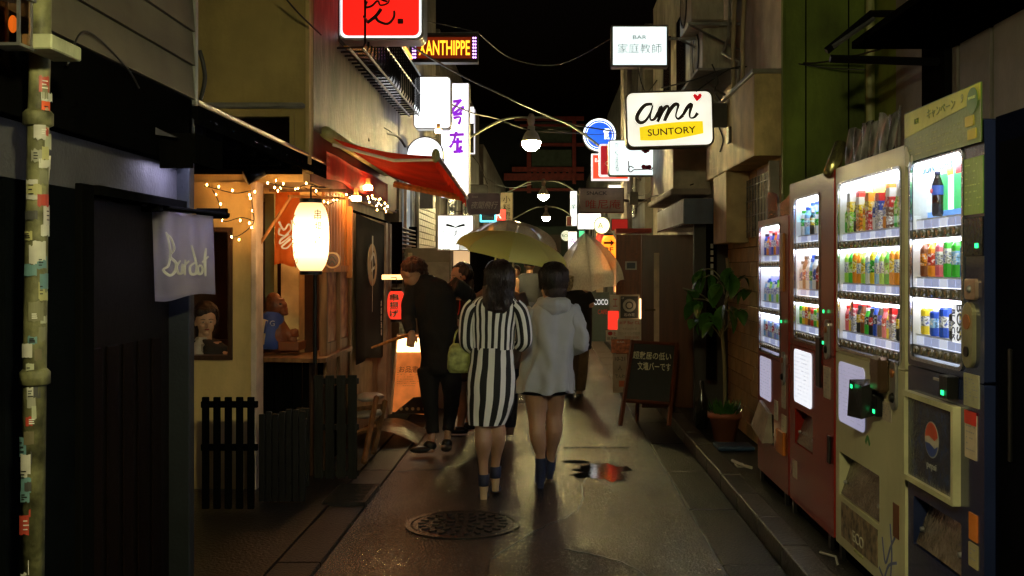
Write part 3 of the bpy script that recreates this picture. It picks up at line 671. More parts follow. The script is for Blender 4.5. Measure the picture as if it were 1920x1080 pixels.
# ---------------------------------------------------------------- red awning
aw = thing('red_awning', 'red fabric awning with white scalloped end above the bar front', 'awning', (-1.2, 8.6, 2.2))
redcl = translucent('red_awning_fabric', (.85, .075, .02), .6, weave=120)
def awf(a, b):   # a along the wall, b outward
    A0 = V((-1.60, 7.45, 2.46)); A1 = V((-1.60, 10.1, 2.44)); F0 = V((-.78, 7.25, 2.29)); F1 = V((-.76, 9.8, 2.17))
    p = (A0.lerp(A1, a)).lerp(F0.lerp(F1, a), b); p.z -= .035*math.sin(PI*b)+.008*math.sin(a*25)*b; return p
B().sheet(awf, 30, 12, .003).out('fabric', redcl, aw, True)
B().sheet(lambda a, b: awf(a, 1)+V((.004, 0, -.085*b-.012*math.sin(a*60)*b)), 60, 3, .002).out('valance', redcl, aw, True)
B().sheet(lambda a, b: V((-1.575+.01*math.sin(a*12), 7.4+2.9*a, 2.34-.20*b+.02*math.sin(a*9)*b)), 20, 4, .003).out('valance', mat('bright_red_fabric', (.62, .03, .02), .7), aw, True)
B().tube([V((-1.57, 7.35, 2.47)), V((-1.57, 10.15, 2.45))], .045, 12).out('roller', mat('olive_roller', (.40, .40, .16), .5, dirt=.3, dscale=8), aw, True)
B().tube([V((-.77, 7.2, 2.295)), V((-.755, 9.85, 2.175))], .018, 8).out('front_bar', alu, aw, True)
B().ell((-.77, 7.22, 2.29), .03, .03, .05).out('end_cap', mat('olive_cap', (.3, .32, .12), .5), aw, True)
B().tube([V((-1.55, 7.5, 2.40)), V((-1.1, 7.45, 2.28)), V((-.78, 7.3, 2.27))], .013, 6).out('arm', cm((.6, .6, .58), .4), aw)
B().tube([P(738, 345, 9.6), P(872, 372, 9.6)], .028, 4).out('beam', warmwood, aw)
# iron balcony guard
ig = thing('iron_window_guard', 'black iron basket guard along the upper window', 'window guard', (X1, 9.5, 3.18))
for i in range(24):
    y = 7.9+i*.148; B().tube([V((-1.6, y, 3.64)), V((-1.41, y, 3.64)), V((-1.385, y, 3.60)), V((-1.385, y, 3.23)), V((-1.40, y, 3.195)), V((-1.6, y, 3.19))], .0095, 5).out('bar', black, ig)
for x, z in ((-1.385, 3.63), (-1.385, 3.42), (-1.40, 3.185), (-1.50, 3.18)): B().tube([V((x, 7.85, z)), V((x, 11.35, z))], .011, 5).out('rail', black, ig)
B().bx(-1.60, -1.592, 7.95, 11.3, 3.25, 3.65).out('window', mat('upper_dark_window', (.02, .012, .01), .12), ig)
B().bx(-1.40, -1.37, 9.2, 10.6, 3.65, 3.68, .003).out('glint_strip', em('amber_glint', (1, .45, .05), 1.5), ig)  # glows to stand for a yellow reflective line on the guard top

# ---------------------------------------------------------------- sign maker
def sign(label, x0, y0, x1, y1, d, face, frame=alu, r=.02, th=.12, rim=.018, deg=0, yaw=0, group=None, arm=None, name='light_box_sign', circle=False):
    O = P((x0+x1)/2, (y0+y1)/2, d); W = (x1-x0)*d/F; Hh = (y1-y0)*d/F
    t_ = thing(name, label, 'sign', O-V((0, 0, Hh/2)), group); f = roll(O, deg, yaw)
    if circle: po, pi_ = circ(W/2, 36), circ(W/2-rim, 36)
    else: po, pi_ = rr(W, Hh, r), rr(W-2*rim, Hh-2*rim, max(.002, r-rim*.6))
    B().ring(f, po, pi_, -th, .006).out('frame', frame, t_)
    B().pr(f, pi_, -th*.85, 0).out('face', face, t_)
    B().pr(f, pi_, -th+.002, -th*.85-.003).out('back_plate', frame, t_)
    if arm:
        sx = arm; b_ = B()
        for zz in (.32, -.32): b_.tube([f.p(sx*W/2*.96, Hh*zz, -th/2), f.p(sx*(W/2)+sx*.02+(arm-math.copysign(1, arm) if abs(arm) > 1 else 0), Hh*zz, -th/2)], .012, 6)
        b_.out('bracket', darkframe, t_)
    return t_, f, W, Hh
def wface(nm, s, col=(1, 1, 1)): return em(nm, col, s, (.8, .8, .8), var=.22, scale=4)
wh = wface('white_sign_face', 1.25, (.93, .98, 1))
# red sign, cut off by the top of the picture
t, f, W, Hh = sign('large red light box with black brush script at the top, rounded white rim', 633, -95, 795, 76, 8.0, wh, alu, .06, .22, .02)
B().pr(f, rr(W-.075, Hh-.075, .045), .0005, .003).out('panel', em('red_sign_face', (1, .015, .008), .95, (.5, .01, .01)), t)
b = B()
for st, wd in (([(985, 8), (975, 40), (1010, 35), (1045, 5), (1060, 30), (1100, 20), (1110, 0)], .02), ([(1065, 50), (1035, 90), (985, 130), (1030, 100), (1050, 120), (1100, 135), (1135, 100), (1138, 60)], .028), ([(1090, -60), (1060, -10), (1100, 10)], .025), ([(970, -90), (1040, -100), (1120, -80)], .03), ([(1000, -150), (1010, -60), (985, 0)], .03)):
    b.stroke(f, px2(f, 8.0, K((360, 0), 3, st)), lambda t_, wd=wd: wd*(1-.4*t_), .003, .005)
b.out('lettering', ink, t)
B().pr(f, rr(.045, .04, .006, 2, *px2(f, 8.0, [(751, 40)])[0]), .003, .005).out('seal', cm((.12, .0, .0), .5), t)
B().tube([f.p(-W/2, -.2, -.1), f.p(-W/2-.1, -.2, -.1)], .02).out('bracket', darkframe, t)
# LED sign
t, f, W, Hh = sign('dark LED sign reading XANTHIPPE in amber letters with violet dots', 770, 62, 896, 117, 11.1, cm((.05, .008, .004), .4), darkframe, .006, .12, .02)
text(f, 'XANTHIPPE', .0, .0, Hh*.5, em('amber_led', (1, .42, .02), 2.4), t, wd=W*.76, bold=.012)
B().fb(f, -W*.40, W*.40, -Hh*.36, Hh*.36, .0002, .0008).out('glow_panel', em('dull_red_led', (.35, .03, .005), .35), t)
for sx in (-1, 1):
    for i in range(7):
        for j in (0, 1): B().pr(f, circ(.011, 8, sx*(W*.45)-.012+.024*j, -Hh*.33+i*Hh*.11), .001, .006).out('led', em('violet_led', (.72, .35, 1), 3), t)
B().tube([f.p(-W/2+.1, Hh/2, -.06), f.p(W/2, Hh/2+.02, -.06)], .012).out('bracket', alu, t)
# white sign below the guard
t, f, W, Hh = sign('blank looking white rounded light box with faint grey kana', 775, 143, 846, 242, 11.5, wface('bright_white_face', 1.7, (.93, .97, 1)), alu, .05, .14, .012)
for s_, v_ in (('くう', .09), ('人', -.04), ('へ', -.16)): text(f, s_[0], 0, v_, .07, cm((.35, .5, .55), .5), t, wd=.05)
# tall violet-lettered sign
t, f, W, Hh = sign('tall white light box with big violet brush characters', 826, 155, 880, 372, 13.5, wface('lilac_white_face', 1.6, (.96, .92, 1)), alu, .006, .16, .012)
vio = em('violet_print', (.32, .02, .62), .75, (.25, .02, .5))
b = B()
def S(st, wd, d_=13.5, off=(360, 0), s=3): b.stroke(f, px2(f, d_, K(off, s, st)), lambda t_: wd*(.6+.5*abs(math.cos(t_*3))), .001, .004)
for st in ([(1468, 572), (1515, 565)], [(1515, 560), (1465, 625), (1500, 638), (1528, 600), (1470, 640)], [(1470, 665), (1510, 660), (1500, 700)], [(1468, 645), (1520, 640)], [(1448, 760), (1530, 756)], [(1488, 740), (1470, 800), (1450, 830)], [(1462, 800), (1522, 796)], [(1495, 775), (1492, 850)], [(1470, 855), (1525, 850)], [(1515, 820), (1500, 860)]):
    S(st, .036)
b.out('lettering', vio, t)
text(f, 'F', -.10, -.60, .07, ink, t); text(f, '店', .03, -.83+.08, .08, cm((.3, .3, .3), .6), t)
B().fb(f, -W/2+.02, W/2-.02, -Hh*.34-.004, -Hh*.34, .001, .003).out('divider', darkframe, t)
# round sign and neighbours
t, f, W, Hh = sign('round white light disc above the awning end', 762, 256, 832, 326, 11.9, MC['bright_white_face'], darkframe, .02, .12, .012, circle=True)
text(f, '・ノ・', 0, -.02, .02, cm((.3, .3, .3)), t, wd=.2)
t, f, W, Hh = sign('narrow dark upright sign with white rim beyond the violet sign', 880, 204, 890, 288, 17.5, ink, em('white_rim', (1, .95, 1), .9), .004, .1, .014)
t, f, W, Hh = sign('small white upright board above the narrow dark sign', 878, 200, 889, 232, 17.4, MC['lilac_white_face'], darkframe, .004, .05, .005)
text(f, 'BOUS', 0, 0, .04, ink, t, wd=.22, rot=-PI/2)
t, f, W, Hh = sign('grey violet rounded sign with slanted white characters, unlit', 876, 362, 938, 402, 12.0, mat('mauve_board', (.20, .17, .24), .5), mat('mauve_frame', (.22, .19, .26), .5), .03, .08, .008)
text(f, '夜間飛行', .01, -.015, .085, cm((.62, .62, .66), .5), t, wd=.32, shear=.35); text(f, 'Snack', -.10, .082, .022, cm((.6, .6, .62), .5), t)
t, f, W, Hh = sign('white square light box with a ribbon emblem and kana', 820, 403, 888, 470, 11.0, wface('cool_white_face', 1.35, (.94, 1, .96)), alu, .008, .14, .01)
text(f, 'ク・ククラ', 0, -.005, .055, ink, t, wd=.30)
b = B(); b.stroke(f, [(-.10, .085), (-.05, .075), (0, .06), (.05, .075), (.10, .085)], lambda t_: .028*abs(math.cos(t_*PI))**.5*.8+.004, .001, .003); b.stroke(f, [(0, .06), (.01, .02), (-.015, -.04)], .006, .001, .003); b.out('emblem', ink, t)
text(f, '2F 営業中', .02, -.12, .022, ink, t)
t, f, W, Hh = sign('small cyan framed sign below the grey violet sign', 900, 400, 930, 416, 14.5, cm((.01, .02, .03), .3), em('cyan_neon', (.1, .75, 1), 2.2), .004, .08, .02)
t, f, W, Hh = sign('small red glowing sign beside the cyan one', 929, 392, 949, 414, 15.5, em('red_glow_face', (1, .05, .03), 1.6), darkframe, .004, .08, .008)
text(f, 'R', -.03, 0, .10, em('pink_led', (1, .6, .55), 2.5), t)
t, f, W, Hh = sign('narrow cream board with sparse black characters above the clear umbrella', 938, 360, 962, 425, 17.0, mat('cream_board', (.45, .38, .28), .6), darkframe, .004, .06, .01)
text(f, '小料理', 0, .03, .40, ink, t, vert=True)
t, f, W, Hh = sign('dim grey rounded sign behind the grey violet sign', 868, 346, 916, 372, 14.0, mat('dim_grey_board', (.16, .17, .18), .5), darkframe, .05, .08, .008)
# right side signs
t, f, W, Hh = sign('white BAR light box with thin black characters, topmost on the right', 1146, 47, 1253, 125, 12.0, wface('mint_white_face', 1.15, (.86, 1, .97)), mat('bronze_frame', (.12, .10, .08), .5, .4), .008, .16, .02)
text(f, 'BAR', 0, .10, .045, cm((.12, .14, .15)), t, wd=.16); text(f, '家庭教師', 0, -.03, .115, cm((.03, .05, .06)), t, wd=.51, bold=-.006)
B().tube([f.p(W/2, .1, -.08), f.p(W/2+.25, .1, -.08)], .015).tube([f.p(.02, -Hh/2, -.08), f.p(.0, -Hh/2-.35, -.08)], .02).out('bracket', alu, t)
t, f, W, Hh = sign('cream ami SUNTORY light box with yellow band and red heart', 1173, 170, 1338, 276, 8.46, wface('cream_sign_face', .86, (1, .97, .80)), mat('dark_brown_rim', (.06, .045, .03), .45, .3), .06, .16, .014, deg=1.6)
q = lambda st: px2(f, 8.46, K((860, 0), 3, st))
B().pr(f, smooth(q([(1015, 712), (1100, 698), (1190, 690), (1280, 686), (1372, 686)]), 3)+smooth(q([(1375, 755), (1280, 772), (1190, 785), (1100, 788), (1018, 785)]), 3), .0006, .002).out('band', em('yellow_sign_band', (1, .72, .01), .82), t)
text(f, 'SUNTORY', *q([(1196, 738)])[0], .056, cm((.03, .02, .01)), t, wd=.395, w=.0025, rot=math.radians(2.5), bold=.012)
b = B(); dk = cm((.035, .008, .012), .4)
for st in ([(1092, 583), (1050, 588), (1012, 632), (1003, 666), (1022, 686), (1052, 674), (1080, 632), (1094, 590), (1078, 650), (1082, 672), (1102, 666), (1125, 630)], [(1125, 630), (1142, 600), (1136, 640), (1118, 684)], [(1120, 680), (1146, 625), (1172, 597), (1182, 606), (1165, 650), (1158, 680)], [(1160, 676), (1186, 625), (1216, 590), (1237, 592), (1228, 625), (1222, 655), (1236, 670), (1262, 650)], [(1262, 650), (1290, 605), (1312, 592), (1300, 640), (1303, 665), (1325, 664), (1345, 640)]):
    b.stroke(f, q(st), lambda t_: .023+.010*math.sin(t_*7), .001, .0032)
b.out('lettering', dk, t)
hp = q([(1342, 575), (1326, 552), (1322, 540), (1330, 532), (1342, 537), (1348, 545), (1354, 533), (1364, 531), (1371, 540), (1366, 555)])
B().pr(f, hp, .001, .003).out('heart', em('red_heart', (.8, .0, .01), .5), t)
B().bx(XX(1338, 8.5), 1.50, 8.5, 8.56, ZZ(238, 8.5), ZZ(193, 8.5), .004).out('bracket', darkframe, t)
t, f, W, Hh = sign('white light box with a red rose and scroll ornament', 1141, 262, 1245, 330, 12.0, MC['mint_white_face'], mat('grey_rim', (.3, .32, .3), .4, .4), .03, .14, .012)
q = lambda st: px2(f, 12.0, K((860, 0), 3, st))
b = B()
for st in ([(955, 905), (958, 960)], [(1108, 850), (1108, 935)], [(1000, 955), (1060, 952), (1085, 955)], [(985, 945), (965, 935), (955, 955), (968, 968), (985, 955), (1000, 955)], [(1085, 955), (1095, 940), (1108, 945), (1105, 965), (1090, 962)]): b.stroke(f, q(st), .012, .001, .003)
b.out('ornament', cm((.2, .02, .05)), t)
b = B()
for c_ in q([(1050, 850), (1040, 842), (1062, 845), (1052, 838), (1040, 938), (1060, 942), (1072, 940)]): b.pr(f, circ(.028, 10, *c_), .0015+random.uniform(0, .001), .004)
b.out('rose', cm((.6, .02, .06)), t, kind='stuff')
text(f, 'かくえる', *q([(890, 880)])[0], .36, cm((.25, .3, .28)), t, vert=True, wd=.05)
t, f, W, Hh = sign('dark red rounded light box with a white rim behind the rose sign', 1123, 270, 1160, 331, 12.8, em('deep_red_face', (.5, .01, .02), .7), em('white_rim2', (1, .9, .88), .9), .03, .10, .022)
text(f, 'Cafe', .03, -.04, .06, whiteink, t)
t, f, W, Hh = sign('orange red glowing box sign lowest of the red pair', 1109, 288, 1180, 338, 13.6, em('orange_red_face', (1, .07, .02), .95), MC['white_rim2'], .006, .10, .02)
text(f, 'BAR', -.14, .09, .05, em('white_print_glow', (1, 1, .95), 1.2), t)
t, f, W, Hh = sign('blue round light disc with a double white rim', 1092, 221, 1156, 285, 15.0, em('white_neon_rim', (.85, .9, 1), 1.8), darkframe, .02, .10, .01, circle=True)
B().pr(f, circ(W/2-.035, 36), .001, .003).out('disc', em('blue_face', (.01, .10, .9), .95), t)
B().ring(f, circ(W/2-.055, 36), circ(W/2-.063, 36), .003, .005).out('ring', MC['white_neon_rim'], t)
b = B(); b.pr(f, rr(.06, .10, .015, 3, .10, .02), .003, .006).pr(f, circ(.035, 12, .09, .06), .0035, .0065).pr(f, circ(.03, 12, .12, .065), .004, .007); b.out('emblem', MC['white_neon_rim'], t)
text(f, 'BAR', .11, -.05, .03, MC['white_neon_rim'], t, w=.004)
t, f, W, Hh = sign('unlit grey pink SNACK board with red characters', 1086, 352, 1170, 399, 13.0, mat('pinkish_board', (.36, .30, .28), .5), mat('dark_red_frame', (.05, .02, .02), .5), .004, .12, .012)
text(f, 'SNACK', -.06, .09, .045, cm((.05, .04, .05)), t, wd=.26, bold=.02); text(f, '唯尼庵', .02, -.05, .115, cm((.38, .03, .03)), t, wd=.44)
B().tube([f.p(W/2, 0, -.06), f.p(W/2+.3, 0, -.06)], .02).out('bracket', darkframe, t)
t, f, W, Hh = sign('bare white light panel peeking below the rose sign', 1140, 346, 1186, 356, 14.5, wh, alu, .01, .1, .01)
t, f, W, Hh = sign('tall white banner light with small green print at the far end', 1069, 358, 1082, 424, 20, wh, alu, .006, .1, .008)
text(f, '営業', 0, .1, .25, cm((.05, .4, .1)), t, vert=True)
t, f, W, Hh = sign('wide white shop light panel at the far end', 1083, 400, 1127, 430, 19, wface('hot_white_face', 2.2), alu, .006, .1, .008)
t, f, W, Hh = sign('round pale yellow sign with a black mark, edge on', 1112, 405, 1145, 440, 14.5, wface('pale_yellow_face', .85, (.95, 1, .6)), darkframe, .02, .12, .010, circle=True, yaw=-20)
text(f, 'A', -.02, 0, .08, ink, t)
t, f, W, Hh = sign('small round mint sign lettered ROZ by the clear umbrella', 1051, 428, 1072, 456, 17, wface('pale_mint_face', .45, (.7, .9, .75)), darkframe, .02, .1, .008, circle=True)
text(f, 'ROZ', 0, 0, .05, ink, t)
t, f, W, Hh = sign('tiny dark sign with a red picture near the lowest lamp', 1062, 405, 1072, 424, 18, cm((.25, .05, .05)), alu, .004, .1, .01)
t, f, W, Hh = sign('lilac white light panel behind the clear umbrella', 1065, 434, 1082, 470, 16.5, wface('lilac_panel', 1.3, (.9, .88, 1)), alu, .004, .1, .008)
text(f, 'A1', .02, 0, .08, vio, t)
t, f, W, Hh = sign('yellow upright shop panel between the clear umbrella and the orange lantern', 1117, 436, 1127, 500, 15.2, em('yellow_panel_face', (1, .62, .10), .9), darkframe, .004, .1, .008)
text(f, '焼鳥', 0, .05, .28, redink, t, vert=True)
t, f, W, Hh = sign('small green lit box low behind the wide white panel', 1085, 432, 1098, 446, 18.5, em('green_face', (.1, .8, .35), .9), darkframe, .004, .1, .008)
t, f, W, Hh = sign('little orange lit box under the far left dark eaves', 915, 420, 926, 440, 19, em('orange_small_face', (1, .35, .05), 1.1), darkframe, .004, .1, .008)
# orange 2F lantern, round topped red lantern behind
OC = P(1141, 474, 13.8); OR_, OH = 14.5*13.8/F, 66*13.8/F
ol = paper_lantern('orange_lantern', 'glowing orange lantern with an arrow and 2F', OC, OR_, OH, em('orange_lantern_paper', (1, .22, .012), 2.1, (.6, .2, .02)), 20)
brn = cm((.22, .03, .01))
b = B(); f = Fr(OC+V((0, -OR_-.004, 0))); b.pr(f, [(-.07, .145), (.02, .145), (.02, .175), (.075, .13), (.02, .085), (.02, .115), (-.07, .115)], 0, .003); b.out('arrow', brn, ol)
text(f, '2F', 0, .04, .07, brn, ol, wd=.11, bold=.02); text(f, '酔', .03, -.08, .07, brn, ol); B().ring(f, circ(.072, 20, 0, -.08), circ(.066, 20, 0, -.08), 0, .003).out('ring', brn, ol)
RC2 = P(1128, 462, 14.6)
paper_lantern('red_lantern', 'dim red and white lantern half hidden behind the orange one', RC2, .085, .42, em('dim_red_lantern', (.8, .08, .05), .35, (.4, .03, .02)), 14)
t, f, W, Hh = sign('mounted red awning shaped sign over the carved brown door', 1146, 410, 1178, 432, 13.5, em('dull_red_face', (.6, .01, .01), .35), darkframe, .006, .2, .01)
# ---------------------------------------------------------------- right side buildings
rb = thing('beige_building', 'weathered beige building with a bay box over brick tiles on the right', 'building', (1.75, 8.5, 0))
B().bx(1.72, 4.5, 7.06, 9.9, .09, 6).out('wall', beige, rb)
B().bx(1.70, 1.78, 7.06, 9.9, 2.95, 6).out('wall', mat('pinkish_upper_wall', (.46, .38, .30), .7, var=.2, bump=.3, dirt=.55, dscale=2), rb)
bay = B().bx(1.5, 1.72, 7.4, 9.6, 2.31, 2.90, .004).out('bay_box', beige, rb)
B().bx(1.48, 1.74, 7.37, 9.63, 2.90, 2.93, .004).out('coping', mat('tin_coping', (.3, .3, .26), .3, .6), bay)
B().bx(1.58, 1.719, 7.0+.2, 7.36, 1.75, 2.3).out('tile_return', beige, rb) if False else None
tilem = [mat('tan_tile_%s' % s, c, .35, var=.2, bump=.2) for s, c in (('light', (.40, .27, .12)), ('mid', (.34, .23, .10)), ('dark', (.28, .19, .09)))]
bms = []
for i, tm in enumerate(tilem):
    b = B(); b.bx(-.012, 0, -.128, .128, -.058, .058, .003); me = bpy.data.meshes.new('brick'); b.bm.to_mesh(me); b.bm.free(); me.materials.append(tm); bms.append(me)
random.seed(3)
B().bx(1.706, 1.7185, 7.1, 9.88, .09, 2.28).out('mortar', mat('dark_mortar', (.12, .09, .06), .8), rb)
for r_ in range(18):
    for c_ in range(11):
        y = 7.2+.264*c_+(.132 if r_ % 2 else 0)
        if y > 9.8: continue
        o = bpy.data.objects.new('brick', random.choice(bms)); COL.objects.link(o); o.parent = rb
        o.location = V((1.704+random.uniform(-.002, .002), y, .15+r_*.122))-rb.location
# box duct hanging on the wall
B().bx(1.50, 1.69, 8.55, 9.2, ZZ(455, 8.6), 2.305, .004).out('duct', mat('tan_duct', (.40, .30, .15), .6, dirt=.4), rb)
# wire glass window panel on the tiled wall
wg = B().bx(1.66, 1.70, 7.5, 8.5, 1.75, 2.22).out('window', mat('wired_glass', (.22, .21, .18), .15, var=.4), rb)
b = B()
for i in range(9): b.bx(1.654, 1.659, 7.55+i*.115, 7.556+i*.115, 1.75, 2.22)
for i in range(4): b.bx(1.652, 1.6535, 7.5, 8.5, 1.80+i*.12, 1.806+i*.12)
b.out('wire_grid', black, wg)
B().bx(1.62, 1.70, 7.45, 7.5, 1.7, 2.28, .003).out('window_post', concrete, rb)
# olive wall
gb = thing('olive_building', 'olive green mortar building rising behind the vending machines', 'building', (2.2, 6, 0))
B().bx(1.615, 4.5, 6.98, 7.055, .09, 6).out('wall', greenwall, gb)
B().bx(2.16, 4.5, 2.0, 6.975, .09, 6).out('wall', greenwall, gb)
for x in (1.76, 2.05): B().bx(x, x+.008, 6.974, 6.979, .1, 6).out('joint', matte, gb)
B().bx(1.605, 1.625, 6.96, 6.976, 2.0, 6, .002).out('corner_trim', greenwall, gb)
B().tube([V((2.12, 6.72, .1)), V((2.12, 6.72, 6))], .028, 8).out('downpipe', mat('olive_pipe', (.32, .34, .14), .5), gb)
for i, (y0, y1) in enumerate(((5.35, 6.3), (4.95, 5.33), (4.0, 4.93), (2.4, 3.98))): B().bx(2.14, 2.158, y0+.01, y1-.01, 2.02, 3.6, .003).out('wall_panel', mat('grey_lilac_panel', (.17, .15, .15), .5, var=.15, dirt=.3), gb)
B().bx(2.10, 2.157, 3.0, 5.2, 1.95, 2.02, .004).out('door_lintel', alu, gb)
B().bx(2.12, 2.158, 4.55, 5.9, 2.0, 3.6, .002).out('dark_panel', matte, gb) if False else None
# canopy over the machines
cn = thing('steel_canopy', 'black steel canopy frame jutting from the olive wall above the machines', 'canopy', (1.9, 4.8, 2.6))
B().bx(1.62, 2.155, 2.2, 5.45, 2.66, 2.70, .003).out('deck', matte, cn)
B().tube([V((1.52, 5.5, 2.62)), V((2.15, 5.5, 2.60))], .022, 4).out('beam', black, cn)
B().tube([V((1.50, 5.5, 2.66)), V((1.74, 5.5, 2.86)), V((2.15, 5.5, 2.86))], .02, 4).out('beam', black, cn)
B().tube([V((1.53, 5.48, 2.68)), V((1.75, 5.48, 2.83))], .012, 4).out('edge_bar', steel, cn)
B().bx(2.10, 2.155, 5.42, 5.75, .1, 6, .003).out('post', matte, cn)
cable('wall_cable', 'thin black cable sagging across the olive wall to the bay', [P(1470, 116, 7.1), P(1530, 118, 6.9), P(1600, 105, 6.6), P(1650, 92, 6.3)], .006, wire)
cable('wall_cable', 'second black cable below the first on the olive wall', [P(1485, 118, 7.0), P(1560, 128, 6.9), P(1640, 131, 6.8)], .005, wire)
# air conditioners
acm = mat('dirty_white_plastic', (.50, .47, .38), .4, var=.2, bump=.1, dirt=.6, dscale=7)
def aircon(label, y0, z0, x0=1.30, grp='air conditioners on the right wall', ln=.75):
    t_ = thing('air_conditioner', label, 'air conditioner', (1.5, y0+ln/2, z0), grp)
    B().bx(x0, x0+.28, y0, y0+ln, z0+.03, z0+.50, .012, 2).out('casing', acm, t_)
    f = Fr((x0, y0+ln, z0), (0, -1, 0))
    B().ring(f, circ(.20, 24, ln*.38, .265), circ(.18, 24, ln*.38, .265), 0, .012).out('fan_ring', darkframe, t_)
    b = B()
    for k in range(7): b.ring(f, circ(.025+.022*k, 20, ln*.38, .265), circ(.021+.022*k, 20, ln*.38, .265), .004, .01)
    b.out('grille', acm, t_)
    for k in range(8): B().bx(x0+.02+.03*k, x0+.03+.03*k, y0-.006, y0-.001, z0+.10, z0+.44).out('louvre', acm, t_)
    for yy in (y0+.08, y0+ln-.08): B().bx(x0-.02, 1.70, yy-.015, yy+.015, z0, z0+.025, .002).tube([V((x0, yy, z0)), V((1.70, yy, z0-.22))], .010, 4).out('bracket', steel, t_)
    return t_
aircon('air conditioner with a corroded casing, upper one cut by the frame top', 8.9, 3.62, 1.26)
aircon('lower air conditioner on iron brackets beside the pipes', 9.2, 3.30-.08, 1.40, ln=.6)
B().bx(1.30, 1.70, 8.8, 9.9, 3.19, 3.215, .003).out('rack_shelf', steel, rb)
for (x_, y_, lab) in ((1.56, 8.55, None), (1.60, 8.35, None)): B().tube([V((x_, y_, 2.94)), V((x_, y_+.02, 3.3)), V((x_+.05, y_+.05, 4.5))], .018, 7).out('pipe', mat('tan_pipe', (.42, .35, .22), .5), rb, True)
B().tube([V((1.62, 8.95, 4.2)), V((1.58, 8.9, 3.5)), V((1.52, 8.85, 3.35)), V((1.6, 8.5, 3.2)), V((1.55, 8.3, 2.95))], .012, 6).out('hose', mat('grey_hose', (.3, .29, .27), .5), rb, True)
for i, pts in enumerate(([(1305, 172), (1335, 150), (1372, 128), (1400, 125)], [(1240, 165), (1300, 150), (1350, 132), (1385, 128)], [(1335, 120), (1346, 150), (1340, 172), (1352, 190)], [(1348, 238), (1356, 262), (1350, 285)])):
    cable('wall_cable', ['tangled thin cable at the back corner of the ami sign', 'thin cable passing over the ami sign to the bay', 'short dangling cable above the ami sign', 'loose cable curling under the ami sign bracket'][i], [P(a, b_, 8.4) for a, b_ in pts], .006, wire)
B().bx(1.478, 1.499, 8.3, 8.42, ZZ(270, 8.4), ZZ(240, 8.4), .004).out('switch_box', darkframe, rb)
# further right blocks
fb2 = thing('narrow_grey_building', 'narrow pale building with a white pipe behind the ami sign', 'building', (1.7, 12, 0))
B().bx(1.62, 4.5, 10.0, 15.5, .09, 5.4).out('wall', mat('pale_grey_mortar', (.34, .32, .27), .7, dirt=.6, dscale=2), fb2)
B().tube([V((1.50, 10.4, 2.6)), V((1.50, 10.4, 6.4))], .045, 10).out('pipe', mat('white_pipe', (.6, .6, .57), .4, dirt=.2), fb2)
B().bx(1.25, 1.62, 10.1, 12.2, 2.28, 3.05, .004).out('bay_box', mat('pale_board', (.45, .42, .32), .6, dirt=.5), fb2)
B().bx(1.22, 1.62, 10.05, 12.3, 2.22, 2.28, .01).out('gutter', concrete, fb2)
B().bx(1.46, 1.62, 12.4, 13.4, 2.2, 3.2).out('duct', concrete, fb2)
B().tube([V((1.10, 14, 1.9)), V((1.10, 14, 4.6))], .08, 12).out('pipe', concrete, fb2)
for i in range(3): B().bx(1.60, 1.625, 10.5+i*1.4, 11.2+i*1.4, 3.6, 4.5).out('window', MC['dark_window'], fb2)
# box awning
ba = thing('box_awning', 'blue grey box awning over the brown bar door', 'awning', (1.4, 10, 1.9))
B().hexa([V(q) for q in ((1.25, 9.28, 1.90), (1.71, 9.28, 1.90), (1.61, 11.5, 1.90), (1.25, 11.5, 1.90), (1.25, 9.28, 2.13), (1.71, 9.28, 2.13), (1.61, 11.5, 2.13), (1.25, 11.5, 2.13))]).out('cover', mat('navy_vinyl', (.05, .07, .13), .25, var=.2, bump=.2), ba)
B().bx(1.243, 1.248, 9.3, 11.48, 1.91, 2.12, .002).out('side_panel', mat('lit_navy_vinyl', (.26, .30, .36), .3, var=.3, bump=.3), ba)  # lit lane side painted as a lighter copy of the navy vinyl
# brown doors
dd = thing('brown_door', 'open brown bar door with a pale vertical glass strip and brass handle', 'door', (1.25, 10.5, .09))
d_ = 10.4; x0, x1 = XX(1203, d_), XX(1340, d_)
B().bx(x0, x1, d_, d_+.06, .09, ZZ(440, d_), .006).out('leaf', mat('glossy_brown_door', (.10, .035, .015), .3, var=.3, scale=3, stretch=(5, 5, .6)), dd)
B().bx(XX(1226, d_), XX(1236, d_), d_-.012, d_, ZZ(645, d_), ZZ(474, d_), .003).out('glass_strip', mat('pale_strip', (.55, .42, .28), .35), dd)
B().tube([P(1208, 581, d_-.05), P(1228, 581, d_-.05), P(1228, 581, d_)], .009, 8).out('handle', mat('brass', (.6, .42, .18), .25, .9), dd)
B().bx(XX(1300, 9.6), 1.70, 9.55, 9.62, .09, 1.9).out('side_panel', mat('near_black_panel', (.012, .009, .008), .5), dd)
B().bx(XX(1324, 9.3), XX(1342, 9.3), 9.25, 9.30, .5, 1.9, .003).out('jamb', matte, dd)
b = B(); fz2 = Fr((XX(1333, 9.3), 9.245, 1.5))
for i in range(6): b.fb(fz2, -.012, .012, -.12+i*.06, -.08+i*.06, 0, .003)
b.out('notice', cm((.35, .34, .3), .5), dd)
cd = thing('carved_door', 'carved brown panelled door with a small framed picture', 'door', (1.15, 13.5, .09))
d_ = 13.4; x0, x1 = XX(1155, d_), XX(1203, d_)
B().bx(x0, x1, d_, d_+.06, .09, ZZ(440, d_), .004).out('leaf', mat('red_brown_door', (.20, .06, .02), .35, var=.3, stretch=(5, 5, .6)), cd)
